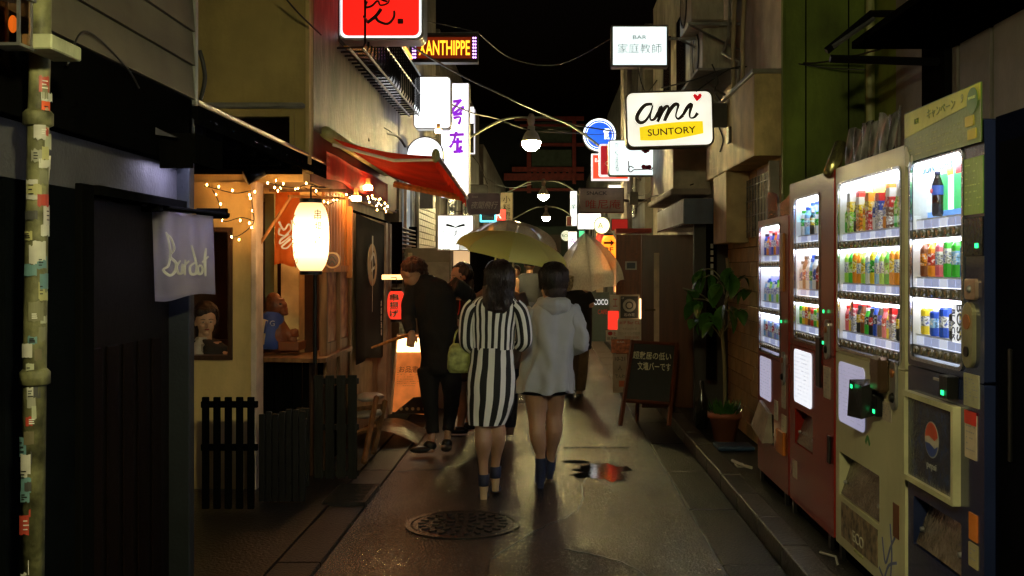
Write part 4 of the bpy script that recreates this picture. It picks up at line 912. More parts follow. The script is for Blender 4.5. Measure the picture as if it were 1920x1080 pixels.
for (a, b_) in ((448, 478), (486, 528), (536, 552), (556, 600)): 
    B().ring(Fr(((x0+x1)/2, d_-.002, (ZZ(a, d_)+ZZ(b_, d_))/2)), rr(.26, (b_-a)*d_/F, .004, 1), rr(.21, (b_-a)*d_/F-.04, .004, 1), -.002, .014).out('panel', mat('red_brown_door', (.2, .06, .02)), cd)
f = Fr(P(1183, 498, d_-.02)); B().pr(f, rr(.15, .11, .002, 1), 0, .01).out('picture_frame', cm((.6, .58, .52), .5), cd); B().pr(f, rr(.11, .075, .002, 1), .010, .012).out('picture', cm((.03, .04, .07), .3), cd)
B().bx(x0-.02, x1+.1, d_-.3, d_, ZZ(438, d_), ZZ(430, d_), .004).out('lintel', cm((.3, .03, .02), .5), cd)
# posters stand
def board(label, x0, y0, x1, y1, d, colr, items, name='poster_board', group=None, tilt=0):
    O = P((x0+x1)/2, (y0+y1)/2, d); W = (x1-x0)*d/F; Hh = (y1-y0)*d/F
    t_ = thing(name, label, 'sign', O-V((0, 0, Hh/2)), group); f = roll(O, tilt)
    B().pr(f, rr(W, Hh, .004, 1), -.012, 0, .001).out('board', colr, t_)
    for s, u, v, h, m_, wd in items: text(f, s, u*W, v*Hh, h*Hh, m_, t_, wd=wd*W if wd else None)
    return t_, f, W, Hh
t, f, W, Hh = board('black poster with a grey round emblem beside the brown door', 1163, 555, 1197, 597, 11.6, cm((.015, .015, .015), .4), [('石の花', 0, -.34, .13, whiteink, .6), ('1F', -.35, .4, .08, whiteink, .12)])
B().ring(f, circ(W*.36, 24, 0, .02), circ(W*.22, 24, 0, .02), 0, .003).out('emblem', cm((.35, .35, .3), .5), t); B().pr(f, circ(W*.15, 16, 0, .02), 0, .004).out('emblem', cm((.45, .42, .35), .5), t)
B().ring(f, rr(W+.03, Hh+.03, .004, 1), rr(W-.004, Hh-.004, .004, 1), -.013, .002).out('frame', cm((.5, .42, .3), .5), t)
o = B().bx(XX(1198, 11.7), XX(1201, 11.7), 11.55, 11.62, ZZ(600, 11.6), ZZ(560, 11.6)).out('lamp_strip', em('small_warm_tube', (1, .6, .3), 3), t)
t, f, W, Hh = board('cream handwritten menu poster lettered 1F Bar with red words', 1158, 598, 1203, 638, 11.5, paper, [('#1F Bar CL', 0, .32, .16, redink, .85), ('モダンジャズ', 0, .04, .12, cm((.25, .2, .1)), .6), ('ワンドリンク付き', 0, -.17, .12, cm((.2, .25, .12)), .85), ('7:00-5:00', .1, -.37, .12, cm((.5, .2, .08)), .6)])
t, f, W, Hh = board('white poster with a bold red character left of the emblem poster', 1144, 553, 1163, 582, 12.2, paper, [('工', 0, .0, .5, redink, .45)])
t, f, W, Hh = board('plain bright red panel under the bold red character', 1140, 583, 1160, 618, 12.3, em('red_lit_panel', (.9, .03, .015), 1.1), [])
t, f, W, Hh = board('small white sign with a red disc and characters', 1136, 619, 1159, 640, 12.2, paper, [('●E', 0, .2, .35, redink, .7), ('居酒屋', 0, -.25, .3, ink, .8)])
t, f, W, Hh = board('orange photo poster of a bar interior under the menu poster', 1146, 636, 1182, 662, 11.3, mat('orange_photo_print', (.45, .14, .05), .4, var=.6, scale=30), [('BAR', 0, .3, .12, whiteink, .4)])
t, f, W, Hh = board('tall cream flyer with faint writing leaning by the chalkboard', 1149, 664, 1176, 736, 11.0, mat('dim_paper', (.40, .34, .26), .6), [('10-21', 0, .38, .10, ink, .7), ('人', 0, .15, .14, ink, .3), ('でんわ', 0, -.07, .10, ink, .7)])
B().pr(f, rr(W*.45, Hh*.16, .002, 1, W*.15, -Hh*.27), .0005, .003).out('photo', cm((.5, .12, .05), .5), t)
t, f, W, Hh = board('dark COCO signboard standing far down the lane', 1098, 548, 1142, 640, 15.5, cm((.03, .045, .05), .4), [('INI COCO', .0, .30, .11, em('coco_print', (.85, .9, 1), .8), .9), ('CAFE', .22, .1, .09, redink, .4)])
t, f, W, Hh = board('white spotted vertical banner beside the orange lantern', 1118, 505, 1131, 548, 14.2, cm((.6, .58, .5)), [('酒', 0, .2, .25, ink, .6), ('処', 0, -.15, .25, ink, .6)])
# front chalkboard
t = thing('chalkboard', 'A-frame chalkboard with handwritten white Japanese lines, nearest on the right', 'chalkboard', P(1215, 800, 9.6))
fm = mat('brown_chalk_frame', (.13, .035, .015), .4, var=.3)
def ab(px_, py_, w_=0): return P(px_, py_, 9.75+(py_-640)*-.0022)+V((0, -w_, 0))
ct4 = [(1184, 640), (1268, 645), (1258, 755), (1174, 748)]
b = B(); b.hexa([ab(*ct4[3]), ab(*ct4[2]), ab(*ct4[2])+V((0, .02, 0)), ab(*ct4[3])+V((0, .02, 0)), ab(*ct4[0]), ab(*ct4[1]), ab(*ct4[1])+V((0, .02, 0)), ab(*ct4[0])+V((0, .02, 0))]); b.out('slate', cm((.012, .014, .013), .6), t)
for a, c_ in (((1186, 638), (1163, 798)), ((1269, 643), (1254, 798))): B().tube([ab(*a), ab(*c_)], .021, 4).out('leg', fm, t)
for a, c_ in (((1182, 641), (1270, 646)), ((1172, 751), (1260, 758))): B().tube([ab(*a, .0), ab(*c_, .0)], .018, 4).out('rail', fm, t)
for a in ((1200, 640), (1268, 645)): B().tube([ab(*a)+V((0, .03, 0)), V((ab(*a).x, 10.1, .0))], .018, 4).out('leg', fm, t)
_u = (ab(1226, 641)-ab(1216, 752)); _r = V((1, 0, -.05)); fch = Fr(ab(1222, 668), _r, _u-_r.normalized()*_u.dot(_r.normalized())); fch.O = fch.O+fch.N*.012
chalk = mat('chalk', (.85, .85, .55), .9)
text(fch, '超敷居の低い', .0, 0, .075, chalk, t, wd=.36, bold=.004, shear=.1); text(fch, '文壇バーです', .02, -.105, .08, chalk, t, wd=.31, bold=.004, shear=-.1)
# potted plant
pl = thing('potted_plant', 'tall leafy potted plant in a terracotta pot by the brick tiles', 'plant', (1.46, 8.45, .085))
px0 = V((1.47, 8.45, .085)); terr = mat('terracotta', (.30, .10, .05), .55, var=.2, dirt=.3)
B().lathe(px0, [(.085, 0), (.125, .19), (.14, .19), (.14, .235), (.115, .235), (.11, .20)], 24).out('pot', terr, pl, True)
B().lathe(px0, [(.112, .20), (.01, .215)], 16).out('soil', cm((.03, .02, .012), .9), pl)
stem = mat('plant_stem', (.16, .14, .07), .7)
st1 = [px0+V(q) for q in ((0, 0, .2), (.0, 0, .6), (-.02, .0, .95), (.03, 0, 1.25), (.02, .0, 1.5))]
B().tube(smooth(st1, 4), [.014]*17, 6).out('stem', stem, pl, True)
leafm = mat('glossy_leaf', (.04, .12, .02), .25, var=.5, scale=9, bump=.2, spec=.6)
leafs = []
for k in range(3):
    b = B(); L_ = .13+.02*k
    b.sheet(lambda a, q, L_=L_: V((L_*a, (q-.5)*.75*L_*math.sin(PI*min(1, a*.94+.05))**.8*(1-.25*a), -.05*a*a+.12*L_*abs(q-.5)*2*math.sin(PI*a))), 7, 4)
    me = bpy.data.meshes.new('leaf'); b.bm.to_mesh(me); b.bm.free(); me.materials.append(leafm); me.polygons.foreach_set('use_smooth', [True]*len(me.polygons)); leafs.append(me)
random.seed(12)
def leaf(p, az, tl, s=1.):
    o = bpy.data.objects.new('leaf', random.choice(leafs)); COL.objects.link(o); o.parent = pl; o.location = p-pl.location
    o.rotation_euler = (random.uniform(-.5, .5), tl, az); o.scale = (s, s, s)
brs = []
for (a, bpx, bpy_) in ((1.0, 1280, 540), (1.1, 1395, 520), (.8, 1305, 600), (1.25, 1320, 520), (1.35, 1375, 512), (.9, 1400, 580), (1.0, 1300, 560), (1.2, 1345, 530), (.75, 1330, 590), (1.3, 1310, 508), (.95, 1360, 575), (1.15, 1410, 545)):
    s0 = px0+V((0, 0, a)); e0 = P(bpx, bpy_, 8.45+random.uniform(-.3, .25)); mid = (s0+e0)/2+V((0, 0, .06))
    B().tube(smooth([s0, mid, e0], 4), .005, 5).out('branch', stem, pl, True)
    for k in range(3): leaf(e0.lerp(mid, k*.28)+V((random.uniform(-.03, .03), random.uniform(-.04, .04), random.uniform(-.02, .02))), random.uniform(0, 6.28), random.uniform(.2, 1.2), random.uniform(.8, 1.3))
b = B()
for i in range(160):
    a = random.uniform(0, 6.28); r0 = random.uniform(.0, .13); c = px0+V((math.cos(a)*r0, math.sin(a)*r0, .22)); e_ = c+V((math.cos(a)*.05, math.sin(a)*.05, random.uniform(.04, .13)))
    n1 = V((-math.sin(a), math.cos(a), 0))*.012; b.face([c, (c+e_)/2+n1, e_, (c+e_)/2-n1])
b.out('ground_leaves', leafm, pl, kind='stuff')
o = B().lathe(V((1.38, 9.1, .085)), [(.055, 0), (.055, .25), (.02, .33), (.02, .42)], 14).out('dark_bottle', mat('dark_glass', (.01, .012, .01), .12), None, True); tag(o, 'dark glass bottle standing on the kerb left of the potted plant', 'bottle')
o = B().bx(1.33, 1.62, 7.95, 8.2, .086, .12, .02, 2).out('blue_bag', mat('blue_plastic', (.02, .05, .12), .3, bump=.8, bscale=15)); tag(o, 'crumpled blue plastic bag lying before the plant pot', 'bag')
b = B(); b.tube([V((1.36, 7.5, .10)), V((1.40, 7.25, .11)), V((1.45, 7.22, .10))], .012, 5).bx(1.36, 1.42, 7.3, 7.42, .087, .10)
tag(b.out('litter', cm((.35, .33, .28), .4)), 'scrap of pale litter at the foot of the farthest vending machine', 'litter')
b = B(); b.tube([V((1.36, 5.1, .092)), V((1.41, 5.0, .10)), V((1.39, 4.9, .092))], .006, 5)
tag(b.out('litter', cm((.3, .3, .28), .4)), 'thin twisted scrap on the kerb under the cream machine', 'litter')

# ---------------------------------------------------------------- vending machines
def mats_mesh(name, parts):
    """one mesh of several lathe or box pieces, each with its own material: parts = [(B, material)]"""
    bm = bmesh.new(); ms = []
    for b_, m_ in parts:
        me = bpy.data.meshes.new('x'); bmesh.ops.recalc_face_normals(b_.bm, faces=b_.bm.faces[:]); b_.bm.to_mesh(me); b_.bm.free()
        n0 = len(bm.faces); bm.from_mesh(me); bpy.data.meshes.remove(me); bm.faces.ensure_lookup_table()
        if m_ not in ms: ms.append(m_)
        for f_ in bm.faces[n0:]: f_.material_index = ms.index(m_)
    me = bpy.data.meshes.new(name); bm.to_mesh(me); bm.free()
    for m_ in ms: me.materials.append(m_)
    return me
PM = {}
def prod(kind, c1, c2, c3):
    k = (kind, c1, c2, c3)
    if k in PM: return PM[k]
    def pl_(c):
        k_ = 'label_%02x%02x%02x' % tuple(int(x*255) for x in c)
        if k_ in MC: return MC[k_]
        m = em(k_, c, .10, c); t = m.node_tree; n = t.nodes; L = t.links.new
        tc = n.new('ShaderNodeTexCoord'); mp = n.new('ShaderNodeMapping'); mp.inputs['Scale'].default_value = (60, 60, 85); mp.inputs['Location'].default_value = (sum(c)*7, 0, sum(c)*3); L(tc.outputs['Object'], mp.inputs[0])
        nz = n.new('ShaderNodeTexNoise'); nz.inputs['Scale'].default_value = 1; nz.inputs['Detail'].default_value = 2; L(mp.outputs[0], nz.inputs[0])
        rp = n.new('ShaderNodeValToRGB'); rp.color_ramp.interpolation = 'CONSTANT'; e_ = rp.color_ramp.elements
        e_[0].color = (*[x*.3 for x in c], 1); e_[1].position = .42; e_[1].color = (*c, 1); e2 = e_.new(.57); e2.color = (.8, .8, .78, 1) if sum(c) < 1.9 else (.1, .15, .5, 1); e3 = e_.new(.66); e3.color = (*c, 1)
        L(nz.outputs[0], rp.inputs[0]); L(rp.outputs[0], n['Principled BSDF'].inputs['Base Color']); L(rp.outputs[0], n['Principled BSDF'].inputs['Emission Color']); return m
    def pm_(c): return em('product_%02x%02x%02x' % tuple(int(x*255) for x in c), c, .10, c, var=.1)  # faint emission put into products and labels, standing in for tube light
    if kind == 'can':
        parts = [(B().lathe((0, 0, 0), [(.021, 0), (.024, .006), (.024, .035)], 10), pm_(c1)), (B().lathe((0, 0, 0), [(.0242, .035), (.0242, .075)], 10, caps=False), pl_(c2)), (B().lathe((0, 0, 0), [(.024, .075), (.024, .098), (.020, .105)], 10), pm_(c1))]
    elif kind == 'box':
        parts = [(B().bx(-.024, .024, -.02, .02, 0, .08), pl_(c1)), (B().bx(-.025, .025, -.021, .021, .08, .12), pl_(c2)), (B().bx(-.024, .024, -.02, .02, .12, .155), pm_(c3))]
    elif kind == 'slim':
        parts = [(B().lathe((0, 0, 0), [(.018, 0), (.021, .005), (.021, .05)], 10), pm_(c1)), (B().lathe((0, 0, 0), [(.0212, .05), (.0212, .09)], 10, caps=False), pl_(c2)), (B().lathe((0, 0, 0), [(.02, .09), (.013, .115), (.013, .12)], 10), pm_(c1)), (B().lathe((0, 0, 0), [(.014, .12), (.014, .135)], 8), pm_(c3))]
    else:
        parts = [(B().lathe((0, 0, 0), [(.022, 0), (.025, .006), (.025, .05)], 10), pm_(c1)), (B().lathe((0, 0, 0), [(.0253, .05), (.0253, .105)], 10, caps=False), pl_(c2)), (B().lathe((0, 0, 0), [(.025, .105), (.024, .125), (.012, .152), (.011, .157)], 10), pm_(c1)), (B().lathe((0, 0, 0), [(.014, .157), (.014, .175)], 8), pm_(c3))]
    PM[k] = mats_mesh('display_'+('bottle' if kind in ('bottle', 'slim') else kind), parts); return PM[k]
bt = B(); bt.lathe((0, 0, 0), [(.0155, 0), (.0155, .010), (.012, .014)], 12, (-1, 0, 0)); BTN = bpy.data.meshes.new('button'); bt.bm.to_mesh(BTN); bt.bm.free(); BTN.materials.append(mat('brass_button', (.38, .33, .24), .25, .8))
GRN, ORG, RED, BLU, YEL, WHT, BLK, PNK, BRN, LBL, LGR = (.05, .45, .04), (.8, .28, .02), (.6, .02, .02), (.02, .08, .5), (.8, .6, .03), (.75, .75, .75), (.02, .02, .02), (.75, .15, .2), (.2, .06, .02), (.25, .5, .8), (.4, .75, .1)
vglass = glass('vending_window', (.97, .98, 1), .10, .02)
def vend(label, dfar, dnear, bodym, win, split, hatch, rows, backc, backs, z0=.16, Hh=1.83, top=None):
    W = dfar-dnear-.015; f = Fr((1.43, dfar, z0), (0, -1, 0))
    t_ = thing('vending_machine', label, 'vending machine', (1.78, (dfar+dnear)/2, .085), 'drink vending machines in a row on the right')
    B().fb(f, 0, W, .0, Hh, -.68, -.16, .008).out('cabinet', bodym, t_)
    u0, u1, v0, v1 = win; wc, hc = (u0+u1)/2, (v0+v1)/2
    oc_ = rr(W, Hh-split-.002, .012, 4, W/2, (split+Hh)/2+.001); ic = rr(u1-u0, v1-v0, .03, 4, wc, hc)
    B().ring(f, oc_, ic, -.155, 0).out('door', bodym, t_)
    h0, h1, h2, h3 = hatch
    B().ring(f, rr(W, split-.002, .008, 4, W/2, split/2-.001), rr(h1-h0, h3-h2, .008, 4, (h0+h1)/2, (h2+h3)/2), -.155, 0).out('lower_panel', bodym, t_)
    B().fb(f, h0, h1, h2, h3, -.15, -.10).out('hatch_recess', matte, t_)
    hf = B(); hf.hexa([f.p(h0+.012, h2+.008, -.012), f.p(h1-.012, h2+.008, -.012), f.p(h1-.012, h2+.008, -.005), f.p(h0+.012, h2+.008, -.005), f.p(h0+.012, h3-.03, -.07), f.p(h1-.012, h3-.03, -.07), f.p(h1-.012, h3-.03, -.062), f.p(h0+.012, h3-.03, -.062)])
    fl = hf.out('hatch_flap', mat('scratched_flap', (.14, .12, .10), .22, .5, var=.5, scale=12, bump=.4), t_)
    for uu in (h0+.05, h1-.05): B().lathe(f.p(uu, h2+.07, -.02), [(.010, 0), (.008, .012)], 10, f.N).out('bolt', steel, fl)
    B().fb(f, .01, W-.01, -.07, 0, -.10, -.03).out('plinth', matte, t_)
    for uu in (.08, W-.08): B().fb(f, uu-.02, uu+.02, -.073, -.0, -.02, .0).out('foot', black, t_)
    B().ring(f, rr(u1-u0+.02, v1-v0+.02, .035, 4, wc, hc), rr(u1-u0-.006, v1-v0-.006, .03, 4, wc, hc), -.002, .006).out('window_rim', mat('chrome_rim', (.55, .55, .57), .15, .9), t_)
    bp_ = B().fb(f, u0-.01, u1+.01, v0-.01, v1+.01, -.086, -.082).out('back_panel', em(backc[0], backc[1], backs*1.3, (.8, .8, .8), var=.15, scale=4), t_)
    B().ring(f, ic, rr(u1-u0-.006, v1-v0-.006, .028, 4, wc, hc), -.082, -.006).out('liner', mat('white_liner', (.75, .75, .78), .4, var=.05), t_)
    b = B(); b.fb(f, u0+.004, u1-.004, v1-.022, v1-.006, -.03, -.012)
    for r_ in rows[:-1]: b.fb(f, u0, u1, r_['v']-.098, r_['v']-.088, -.03, -.016)
    b.out('light_tube', em('cool_tube', (.90, .95, 1), 15), t_)
    for ri, r_ in enumerate(rows):
        v = r_['v']; n_ = r_['n']; a0, a1 = u0+.02, u1-.02
        B().fb(f, u0+.002, u1-.002, v-.012, v-.004, -.081, -.02).out('shelf', cm((.6, .62, .66), .3), t_)
        st_ = (a1-a0)/n_
        for i in range(n_):
            B().fb(f, a0+i*st_+.003, a0+(i+1)*st_-.003, v-.042, v-.012, -.019, -.013).out('price_tag', em('tag_glow', (.55, .62, .95), .45, var=.1) if i % 3 else em('tag_glow2', (.8, .85, 1), .6), t_)
        B().fb(f, u0+.0, u1-.0, v-.084, v-.045, -.02, -.004).out('button_strip', mat('strip_metal', (.28, .28, .32), .3, .6), t_)
        for i in range(n_):
            o = bpy.data.objects.new('button', BTN); COL.objects.link(o); o.parent = t_; o.location = f.p(a0+(i+.5)*st_, v-.064, -.003)-t_.location
        ps = r_.get('prods')
        if ps:
            m_ = r_.get('m', n_); s2 = (a1-a0)/m_
            for i in range(m_):
                pk = ps[i % len(ps)]
                for back in (0, 1):
                    if back and pk[0] in ('can',) : continue
                    me = prod(*pk) if not back else prod(*ps[(i*3+1) % len(ps)])
                    o = bpy.data.objects.new(me.name.split('.')[0], me); COL.objects.link(o); o.parent = t_; sc_ = r_.get('s', 1.)
                    o.location = f.p(a0+(i+.5)*s2, v-.004+(.006 if back else 0), -.038-.022*back)-t_.location; o.scale = (min(sc_, s2/.056), min(sc_, s2/.056), sc_*random.choice((.88, .94, 1., 1.04)))
        for ad in r_.get('ads', ()):
            ua, ub, va, vb, c_ = ad; B().fb(f, u0+ua, u0+ub, v+va, v+vb, -.066, -.064+random.uniform(0, .002)).out('advert_card', em('ad_%02x%02x%02x' % tuple(int(x*255) for x in c_), c_, .75, c_), t_)
    B().fb(f, u0-.002, u1+.002, v0-.002, v1+.002, -.003, -.0015).out('window_glass', vglass, t_)
    return t_, f, W
def led(t_, f, u, v, s='', w=.012):
    B().fb(f, u-.012, u+.012, v-.008, v+.008, w, w+.002).out('display', em('green_led', (.02, 1, .25), 2.2), t_)
def coin(t_, f, u, v):
    B().pr(f, rr(.07, .20, .03, 4, u, v), 0, .012, .003).out('coin_plate', steel, t_)
    B().lathe(f.p(u, v+.05, .012), [(.018, 0), (.018, .006), (.006, .008)], 14, f.N).out('coin_slot', cm((.4, .15, .05), .3, .7), t_)
    B().lathe(f.p(u, v-.05, .012), [(.022, 0), (.014, .012)], 14, f.N).out('coin_return', black, t_)
def lines(t_, f, u0, u1, v0, v1, n_, m_, w=.004):
    b = B(); random.seed(int(u0*1000+v0*100))
    for i in range(n_):
        v = v1-(v1-v0)*(i+.5)/n_; u = u0
        while u < u1-.01:
            l = random.uniform(.004, .016); b.fb(f, u, min(u+l, u1), v-.0018, v+.0018, w, w+.0006); u += l+random.choice((.004, .006, .02, .05))
    b.out('small_print', m_, t_, kind='stuff')
def sheetp(t_, f, u0, u1, v0, v1, m_, nm='notice', r=.003, w=.003, ln=6, inkm=None):
    o = B().pr(f, rr(u1-u0, v1-v0, r, 3, (u0+u1)/2, (v0+v1)/2), 0, w).out(nm, m_, t_)
    if ln: lines(t_, f, u0+.012, u1-.012, v0+.02, v1-.012, ln, inkm or (em('faint_lit_print', (.5, .5, .7), .35) if nm == 'lit_notice' else cm((.2, .2, .25))), w)
    return o
redp = mat('glossy_red_enamel', (.24, .012, .006), .26, var=.15, scale=3, bump=.05, coat=.15, dirt=.25)
redp2 = mat('worn_red_enamel', (.22, .014, .008), .32, var=.2, scale=3, bump=.08, coat=.1, dirt=.3)
creamp = mat('dusty_cream_enamel', (.50, .48, .30), .34, var=.1, scale=3, bump=.05, coat=.1, dirt=.3)
bluep = mat('dark_blue_enamel', (.012, .018, .06), .18, var=.2, scale=3, bump=.05, coat=.6)
# 1: farthest, red
t, f, W = vend('farthest vending machine, red with blueish cans, beside the potted plant', 6.93, 6.05, redp2, (.06, .66, .80, 1.61), .77, (.10, .48, .22, .42),
    [dict(v=1.43, n=8, prods=[('slim', BLU, WHT, BLK), ('slim', ORG, WHT, RED), ('slim', (.3, .2, .6), PNK, WHT)], ads=[(0, .6, .14, .19, RED), (.03, .2, .0, .14, (.25, .2, .7)), (.3, .5, .0, .12, (.8, .35, .2))]),
     dict(v=1.13, n=8, prods=[('slim', LBL, WHT, WHT), ('slim', WHT, (.3, .25, .7), BLU), ('slim', LGR, WHT, GRN)], ads=[(.05, .3, 0, .16, (.3, .3, .8))]),
     dict(v=.90, n=9, prods=[('can', LBL, WHT, WHT), ('can', WHT, RED, WHT), ('can', (.3, .3, .7), WHT, WHT)])], ('lilac_back', (.80, .78, 1)), .85, Hh=1.655)
fr = f
sheetp(t, f, .08, .40, .49, .76, em('lilac_notice', (.72, .70, .95), .42), 'lit_notice', .02, .004, 12)
sheetp(t, f, .70, .80, .50, .66, cm((.4, .36, .3)), ln=5); sheetp(t, f, .50, .60, .40, .52, cm((.42, .4, .33)), ln=4); sheetp(t, f, .70, .82, .36, .46, cm((.5, .45, .35)), ln=3)
B().fb(f, .62, .80, .22, .36, .0, .02, .004).out('orange_label', mat('orange_sticker', (.55, .16, .02), .4), t)
coin(t, f, .76, .74); led(t, f, .74, 1.02); B().fb(f, .70, .79, 1.2, 1.55, 0, .015, .004).out('price_column', mat('orange_column', (.4, .16, .04), .3), t)
b = B(); b.hexa([f.p(.10, .30, .0), f.p(.46, .24, .0), f.p(.46, .24, .07), f.p(.10, .30, .07), f.p(.14, .47, .0), f.p(.42, .42, .0), f.p(.42, .42, .02), f.p(.14, .47, .02)]); b.out('hatch_cover', mat('grey_hatch', (.30, .25, .2), .25, .4), t)
B().sheet(lambda a, q: f.p(.0+.8*a, 1.655+.0+(.14+.05*math.sin(a*9))*q, -.06+.02*math.sin(a*15)), 14, 3, .003).out('foil_topper', mat('dark_foil', (.25, .22, .22), .2, .9, bump=.8, bscale=12), t)
# 2: red with bright white window
t, f, W = vend('second vending machine from the plant, glossy red with a bright white window', 6.03, 5.09, redp, (.12, .66, .94, 1.73), .90, (.13, .52, .34, .54),
    [dict(v=1.53, n=7, prods=[('slim', WHT, GRN, GRN), ('bottle', LBL, WHT, BLU), ('slim', BLK, YEL, WHT)], m=5, ads=[(.02, .2, .03, .15, (.15, .6, .9)), (.4, .5, .02, .18, (.2, .3, .8))]),
     dict(v=1.23, n=8, prods=[('bottle', WHT, BLU, BLK), ('bottle', BRN, RED, BLK), ('bottle', WHT, (.4, .3, .8), WHT), ('bottle', LBL, GRN, BLU)], m=7),
     dict(v=1.03, n=8, prods=[('can', GRN, LGR, WHT), ('can', YEL, WHT, WHT), ('can', ORG, RED, WHT), ('can', BRN, YEL, WHT), ('can', RED, WHT, WHT)])], ('hot_white_back', (.92, .95, 1)), 1.6)
sheetp(t, f, .12, .50, .58, .88, em('white_notice', (.90, .93, 1), .85), 'lit_notice', .025, .004, 12)
sheetp(t, f, .74, .86, .68, .84, cm((.42, .36, .3)), ln=8); sheetp(t, f, .08, .18, .14, .24, cm((.42, .36, .3)), ln=3)
coin(t, f, .82, .98); led(t, f, .78, 1.12); led(t, f, .77, .96); B().fb(f, .62, .70, .72, .98, 0, .012, .003).out('bill_slot', black, t)
B().fb(f, .84, .89, .36, .50, .0, .012, .003).out('lock_plate', black, t)
# 3: cream
frow = [('slim', GRN, LGR, WHT), ('box', LGR, YEL, WHT), ('slim', BLK, GRN, BLK), ('box', ORG, YEL, WHT), ('slim', YEL, ORG, RED), ('box', RED, YEL, ORG), ('slim', WHT, BLU, WHT), ('box', WHT, BLU, RED), ('slim', ORG, WHT, RED), ('box', BRN, RED, WHT)]
t, f, W = vend('third vending machine, cream with the widest window of colourful bottles and a card reader', 5.07, 4.08, creamp, (.05, .93, .955, 1.745), .93, (.06, .66, .24, .45),
    [dict(v=1.515, n=12, prods=frow, m=12, s=1.15, ads=[(.1, .3, .02, .2, (.3, .7, .2)), (.32, .5, .03, .2, (.9, .6, .1)), (.55, .72, .05, .2, (.2, .35, .8)), (.73, .87, .02, .2, (.9, .35, .3))]),
     dict(v=1.275, n=12, prods=[('bottle', LGR, WHT, WHT), ('bottle', GRN, LGR, WHT), ('bottle', ORG, YEL, WHT), ('bottle', ORG, WHT, WHT), ('bottle', LGR, YEL, WHT), ('bottle', WHT, LBL, WHT), ('bottle', YEL, GRN, WHT), ('bottle', LBL, WHT, WHT)], m=13, ads=[(.2, .86, .06, .19, (.9, .62, .05))]),
     dict(v=1.045, n=12, prods=[('slim', PNK, RED, RED), ('slim', YEL, WHT, YEL), ('box', WHT, PNK, RED), ('slim', BLK, YEL, BLK), ('slim', BRN, ORG, RED), ('slim', GRN, BLK, WHT), ('slim', BLK, RED, BLK), ('slim', BLU, BLK, WHT), ('slim', BLK, BLU, WHT)], m=14)], ('white_back', (.90, .88, .98)), .95)
sheetp(t, f, .06, .46, .60, .89, em('dim_lilac_notice', (.62, .60, .85), .42), 'lit_notice', .03, .004, 14)
f3 = f
ar = thing('card_reader', 'black card reader box with a green display bolted to the cream machine', 'card reader', f.p(.46, .68, .0))
cr_ = B(); cr_.hexa([f.p(.52, .71, .0), f.p(.64, .71, .0), f.p(.64, .69, .07), f.p(.53, .69, .10), f.p(.52, .85, .0), f.p(.64, .85, .0), f.p(.64, .83, .07), f.p(.53, .85, .09)])
for c in [ar]: bpy.data.objects.remove(c)
cr_.out('card_reader', mat('black_plastic', (.015, .015, .016), .25), t); led(t, f, .575, .825, w=.094); led(t, f, .68, .73, w=.03)
B().fb(f, .645, .71, .71, .80, 0, .03, .004).out('reader_bracket', black, t)
B().fb(f, .56, .68, .87, .93, 0, .012, .003).out('display_panel', black, t); led(t, f, .63, .90)
B().fb(f, .68, .80, .82, .97, 0, .05, .012).out('coin_unit', cm((.12, .07, .04), .25, .6), t); coin(t, f, .86, .86)
sheetp(t, f, .70, .82, .70, .78, cm((.42, .36, .3)), ln=5)
b = B(); b.stroke(f, [(.47, .56), (.50, .59), (.53, .56)], .02, 0, .001); b.out('tree_mark', cm((.05, .2, .05)), t)
B().fb(f, .84, .91, .24, .38, .0, .004, .002).out('lock_plate', cm((.15, .05, .02)), t)
sheetp(t, f, .10, .64, .05, .215, mat('forest_print', (.06, .08, .05), .35, var=.9, scale=25, col2=(.35, .25, .15)), 'picture_panel', .004, .003, 0)
text(f, 'ECO', .37, .10, .05, mat('pale_print', (.5, .5, .4), .5), t, wd=.16, w=.0035); text(f, 'MADE IN JAPAN', .37, .035, .018, cm((.3, .3, .12)), t, w=.001)
b = B()
for st in ([(.70, .20), (.74, .10), (.80, .18), (.86, .24)], [(.72, .02), (.78, .10), (.88, .14)], [(.66, .06), (.72, .03), (.80, .02), (.9, .08)], [(.80, .28), (.82, .16), (.80, .04)]): b.stroke(f, st, .012, 0, .0015)
b.out('swirl_print', cm((.10, .12, .30)), t)
# foil topper and cylinder lamp on machines
random.seed(9)
b = B(); b.sheet(lambda a, q: f.p(.08+.74*a, 1.835+(.17+.012*math.sin(a*22)+.006*math.sin(a*50))*q, -.03+.012*math.sin(a*38+q*2)+.006*math.sin(a*90)-.02*q), 70, 8, .002); b.out('foil_topper', mat('crinkled_silver_foil', (.85, .85, .88), .22, .65, var=.8, scale=30, bump=1., bscale=14, stretch=(1, 1, .25)), t, True)
cl_ = thing('cylinder_lamp', 'tilted brass coloured cylinder spotlight above the glossy red machine', 'lamp', P(1560, 330, 5.2))
B().tube([P(1556, 327, 5.15), P(1577, 272, 5.25)], .035, 18).out('barrel', mat('olive_brass', (.45, .42, .18), .25, .8), cl_, True); B().tube([P(1556, 327, 5.15)+V((.03, .05, -.02)), V((1.62, 5.3, 1.995))], .012).out('bracket', black, cl_)
